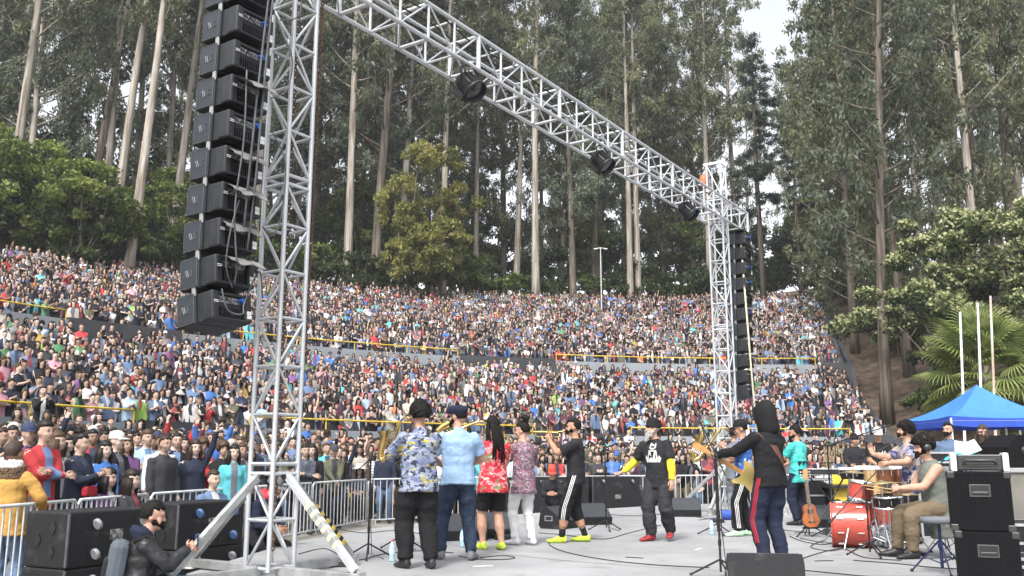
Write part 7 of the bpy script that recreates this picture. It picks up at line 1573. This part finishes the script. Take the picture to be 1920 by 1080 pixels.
for px, D, i, col, lab, dz in NOTE:
    q = atY(px, 880, D); taken.append((q.x, D)); o = spectator(q.x, D, fz(q.x, D) + dz, i, col, lab, group='spectators at the front barrier')
    if 'white hat' in lab: hh_ = hatmesh('brim').build('brimmed_hat', M['capwhite'], o); hh_.location = V3((0, -.0, 0)); hh_.matrix_basis = Matrix.Translation((0, -.03, .50 + .52 + .165 - .02 + .0)) @ Matrix.Scale(1.05, 4)
    def remat(old, mt):
        o.data = o.data.copy()
        for k_, q_ in enumerate(o.data.materials):
            if q_ == M[old]: o.data.materials[k_] = M[mt]
    def hatmat(mt):
        h_ = o.children[0]; h_.data = h_.data.copy(); h_.data.materials[0] = M[mt]
    if 'striped sweater' in lab: remat('cr_shirt', 'stripes')
    if 'speckled' in lab: remat('cr_shirt', 'camo'); remat('cr_inner', 'camo')
    if 'blue knitted' in lab: hatmat('woolblue')
    if 'white cap' in lab and lab.startswith('man in white cap'): hatmat('capwhite')
    if 'waist bag' in lab:
        bg_ = MB(); bg_.bbox((0, 0, 0), (.22, .09, .13), .03); ob_ = bg_.build('waist_bag', M['redstripe']); ob_.matrix_world = Matrix.Translation(o.location) @ Matrix.Rotation(o.rotation_euler[2], 4, 'Z') @ Matrix.Translation((.0, -.19, .98)); prop(ob_, 'small dark red bag at the waist of the woman in navy', 'bag')
# cameraman on a box by the left stairs
q = atY(75, 800, 23.5); bx = MB(); bx.bbox((0, 0, .45), (.9, .7, .9), .01); o = bx.build('camera_platform', M['walldark']); o.location = (q.x, 23.5, fz(q.x, 23.5)); prop(o, 'dark box carrying the cameraman in black at left', 'platform'); spectator(q.x, 23.5, fz(q.x, 23.5) + .9, 6, 'black', 'cameraman in black standing above the floor crowd at left', group='spectators at the front barrier', face=R(40)); taken.append((q.x, 23.5))
floor = []
for k_ in range(46):
    off = .64 * k_
    a = R(-104)
    while a < R(1):
        r_ = br(a) + .5 + off + random.uniform(-.16, .16)
        if r_ < 28.85:
            x, y = pol(r_, a + random.uniform(-.12, .12) / r_); px, py, dz_ = pix((x, y, 1.2)) if y > 2 else (-9999, 0, 0)
            if -160 < px < 1640 and y > 9.5 and all((x - tx) ** 2 + (y - ty) ** 2 > .26 for tx, ty in taken) and random.random() > .06 and not (px < 520 and y < 11): floor.append((x, y, px, dz_, k_))
        a += .52 / max(r_, 10)
        if r_ > 31: a += .01
for k_ in range(3):                                 # the raised walkway in front of the lower wall
    for a in np.arange(ang_at(-120, 30), R(1.5), .55 / 30): 
        r_ = 29.5 + .5 * k_ + random.uniform(-.12, .12)
        x, y = pol(r_, a); px, py, dz_ = pix((x, y, 1.2))
        if random.random() > .6: floor.append((x, y, px, dz_, 30))
inframe = sorted([f for f in floor if -20 < f[2] < 1640], key=lambda f: f[3])
NI = 300 - len(NOTE) - 1
ZN = [(-200, 'far left'), (100, 'left of the subwoofers'), (230, 'above the near subwoofers'), (340, 'above the far subwoofers'), (440, 'left of the near tower'), (500, 'seen through the near tower'), (560, 'just right of the near tower'), (640, 'left of the blue palm shirt'), (720, 'beside the blue palm shirt'), (830, 'by the flat cap man'), (900, 'by the dreadlocked man'), (960, 'by the white trousers'), (1020, 'under the trumpet'), (1110, 'right of the trumpet player'), (1180, 'left of the dancer'), (1270, 'right of the dancer'), (1340, 'by the far tower'), (1420, 'behind the guitarist'), (1530, 'behind the drums')]
seen_labels = set(); chosen = []
GARM = ['jacket', 'top', 'sweater', 'coat', 'hoodie', 'shirt']
for idx, f in enumerate(inframe[:NI]):
    x, y, px, dz_, k_ = f; c = int(rng.choice(len(PAL), p=PW)); i = random.choice([0, 0, 1, 2, 3, 4, 5, 6, 7, 10, 11, 12, 13, 14, 15, 16, 17, 0, 2, 5, 1, 3, 8]); 
    if k_ == 30 and i in (13, 14): i = 1
    pose, hs, fem, jk = SPEC[i]; zn = [z for lim, z in ZN if px >= lim][-1]; row = 'front' if k_ < 1 else 'second' if k_ < 2 else 'third' if k_ < 3 else 'middle' if k_ < 9 else 'rear'
    gm = 'jacket' if jk else 'top'; lab = '%s in %s %s, %s, %s, %s row %s' % ('woman' if fem else 'man', PAL[c][0], gm, HAIRN[hs], POSEN[pose], row, zn)
    tries = 0
    while lab in seen_labels and tries < 40:
        c = int(rng.choice(len(PAL), p=PW)); lab = '%s in %s %s, %s, %s, %s row %s' % ('woman' if fem else 'man', PAL[c][0], gm, HAIRN[hs], POSEN[pose], row, zn); tries += 1
    seen_labels.add(lab); wl_ = lab.split()
    if len(wl_) > 16: lab = lab.replace(' row', '').replace(' the', '')
    if len(lab.split()) > 16: lab = lab.replace(', short dark', ', dark').replace('just ', '').replace('seen ', '').replace(' hair,', ',')
    spectator(x, y, fz(x, y) if k_ < 30 else .62, i, PAL[c][0], lab, s=random.uniform(.95, 1.04))
rest = inframe[NI:] + [f for f in floor if not (-20 < f[2] < 1640)]

# the uncountable rest: one joined mesh per part of the stands, a colour per face for skin, hair and clothes
def low(i, ntri):
    mb, sl, h, hmt = variant(i, .034, False); n0 = len(mb.f); mb.m = list(mb.m); sl = list(sl)
    if hmt not in sl: sl.append(hmt)
    mb.add(h.v, h.f, sl.index(hmt)); me = mb.mesh('tmp', [M[q] for q in sl]); ob = link('tmp', me); md = ob.modifiers.new('t', 'TRIANGULATE'); md2 = ob.modifiers.new('d', 'DECIMATE'); 
    dg = bpy.context.evaluated_depsgraph_get(); nt = sum(len(p.vertices) - 2 for p in me.polygons); md2.ratio = ntri / nt; dg = bpy.context.evaluated_depsgraph_get(); dg.update(); res = bpy.data.meshes.new_from_object(ob.evaluated_get(dg), depsgraph=dg); bpy.data.objects.remove(ob)
    V = np.empty(len(res.vertices) * 3, np.float32); res.vertices.foreach_get('co', V); T = np.array([tuple(p.vertices)[:3] for p in res.polygons], np.int32); mi = np.empty(len(res.polygons), np.int32); res.polygons.foreach_get('material_index', mi); return V.reshape(-1, 3), T, mi, sl
LOWV = [low(i, 300) for i in (0, 1, 2, 3, 4, 5, 7, 10, 11, 6, 8, 12, 13, 14)]
LOWW = np.array([16, 12, 14, 10, 7, 14, 5, 4, 5, 5, 1.5, 6., 7, 7]); LOWW /= LOWW.sum()
def crowd(name, people, label):
    VV, TT, CC = [], [], []; o = 0
    for (x, y, z) in people:
        V, T, mi, sl = LOWV[int(rng.choice(len(LOWV), p=LOWW))]; th_ = face_to(x, y, 30); s = float(np.clip(rng.normal(.98, .06), .8, 1.1)); c_, s_ = math.cos(th_), math.sin(th_); Q = np.empty_like(V); Q[:, 0] = (V[:, 0] * c_ - V[:, 1] * s_) * s + x; Q[:, 1] = (V[:, 0] * s_ + V[:, 1] * c_) * s + y; Q[:, 2] = V[:, 2] * s + z
        sh = np.array(PAL[int(rng.choice(len(PAL), p=PW))][1]) * rng.uniform(.75, 1.25); tab = {'cr_shirt': sh, 'cr_skin': np.array(SKINS[rng.integers(5)]), 'cr_pants': np.array(PANTS[rng.integers(6)]), 'cr_hair': np.array(HAIRS[rng.integers(5)]), 'cr_shoe': np.array((.02, .02, .02)), 'cr_hat': np.array([(.02, .02, .025), (.1, .1, .11), (.03, .04, .09), (.5, .5, .48), (.06, .06, .07)][rng.integers(5)]), 'cr_inner': np.array([(.45, .45, .45), (.03, .03, .035), (.12, .125, .15), (.25, .06, .06), (.05, .06, .1)][rng.integers(5)])}
        pal = np.array([tab.get(k, (.02, .02, .02)) for k in sl]); VV.append(Q); TT.append(T + o); CC.append(pal[mi]); o += len(V)
    V = np.concatenate(VV); T = np.concatenate(TT); C = np.concatenate(CC); n = len(T); me = bpy.data.meshes.new(name); me.vertices.add(len(V)); me.vertices.foreach_set('co', V.astype(np.float32).ravel()); me.loops.add(3 * n); me.loops.foreach_set('vertex_index', T.ravel().astype(np.int32)); me.polygons.add(n); me.polygons.foreach_set('loop_start', np.arange(0, 3 * n, 3, dtype=np.int32)); me.update(calc_edges=True)
    at_ = me.color_attributes.new('cloth', 'FLOAT_COLOR', 'CORNER'); at_.data.foreach_set('color', np.repeat(np.concatenate([C, np.ones((n, 1))], 1), 3, 0).astype(np.float32).ravel()); me.polygons.foreach_set('use_smooth', [True] * n); me.materials.append(M['crowdcol']); return prop(link(name, me), label, 'crowd', None, 'stuff')
m = bpy.data.materials.new('crowd_clothes'); m.use_nodes = True; an = m.node_tree.nodes.new('ShaderNodeAttribute'); an.attribute_name = 'cloth'; pb = m.node_tree.nodes['Principled BSDF']; pb.inputs['Roughness'].default_value = .8; pb.inputs['Specular IOR Level'].default_value = .2; m.node_tree.links.new(an.outputs['Color'], pb.inputs['Base Color']); M['crowdcol'] = m
def rows(T_, spc, keep, rmargin=.4, gap=None):
    out = []
    for k_, (ra, rb, z) in enumerate(T_):
        a = max(amin_of(ra), ang_at(-170, ra) - .02); am = amax(ra) - rmargin / ra
        while a < am:
            r_ = (ra + rb) / 2 + random.uniform(-.3, .3); x, y = pol(r_, a); a += spc / r_ * (random.uniform(.62, 1.15) if random.random() > .07 else random.uniform(1.3, 2.4))
            if random.random() < keep and not (gap and gap(k_, r_, a)): out.append((x, y, z))
    return out
sa0, sa1 = ang_at(1570, R1 + 1), ang_at(1597, R1 + 1)
crowd('lower_terrace_crowd', rows(T1, .50, .96, .4, lambda k_, r_, a: k_ < 9 and sa0 < a < sa1), 'dense crowd of spectators filling the lower terrace')
crowd('upper_terrace_crowd', rows(T2, .50, .95, .5, lambda k_, r_, a: k_ in (20, 21) and a > R(-9)), 'dense crowd of spectators filling the upper terrace')
crowd('floor_crowd', [(x, y, fz(x, y) if k_ < 30 else .62) for x, y, px, d_, k_ in rest], 'spectators packed on the floor behind the nearer rows')
# ================================================================== AIR
hz = MB(); x0, x1, y0, y1, z0, z1 = -430, 430, -310, 510, -2.5, 100
hz.box(((x0 + x1) / 2, (y0 + y1) / 2, (z0 + z1) / 2), (x1 - x0, y1 - y0, z1 - z0))
hm_ = bpy.data.materials.new('haze'); hm_.use_nodes = True; hm_.node_tree.nodes.clear(); vo = hm_.node_tree.nodes.new('ShaderNodeVolumePrincipled'); ou = hm_.node_tree.nodes.new('ShaderNodeOutputMaterial')
vo.inputs['Color'].default_value = (.92, .95, .98, 1); vo.inputs['Density'].default_value = .00055; vo.inputs['Anisotropy'].default_value = .2
hm_.node_tree.links.new(vo.outputs[0], ou.inputs['Volume']); prop(hz.build('haze', hm_), 'thin pale air over the whole place', 'haze', None, 'stuff')
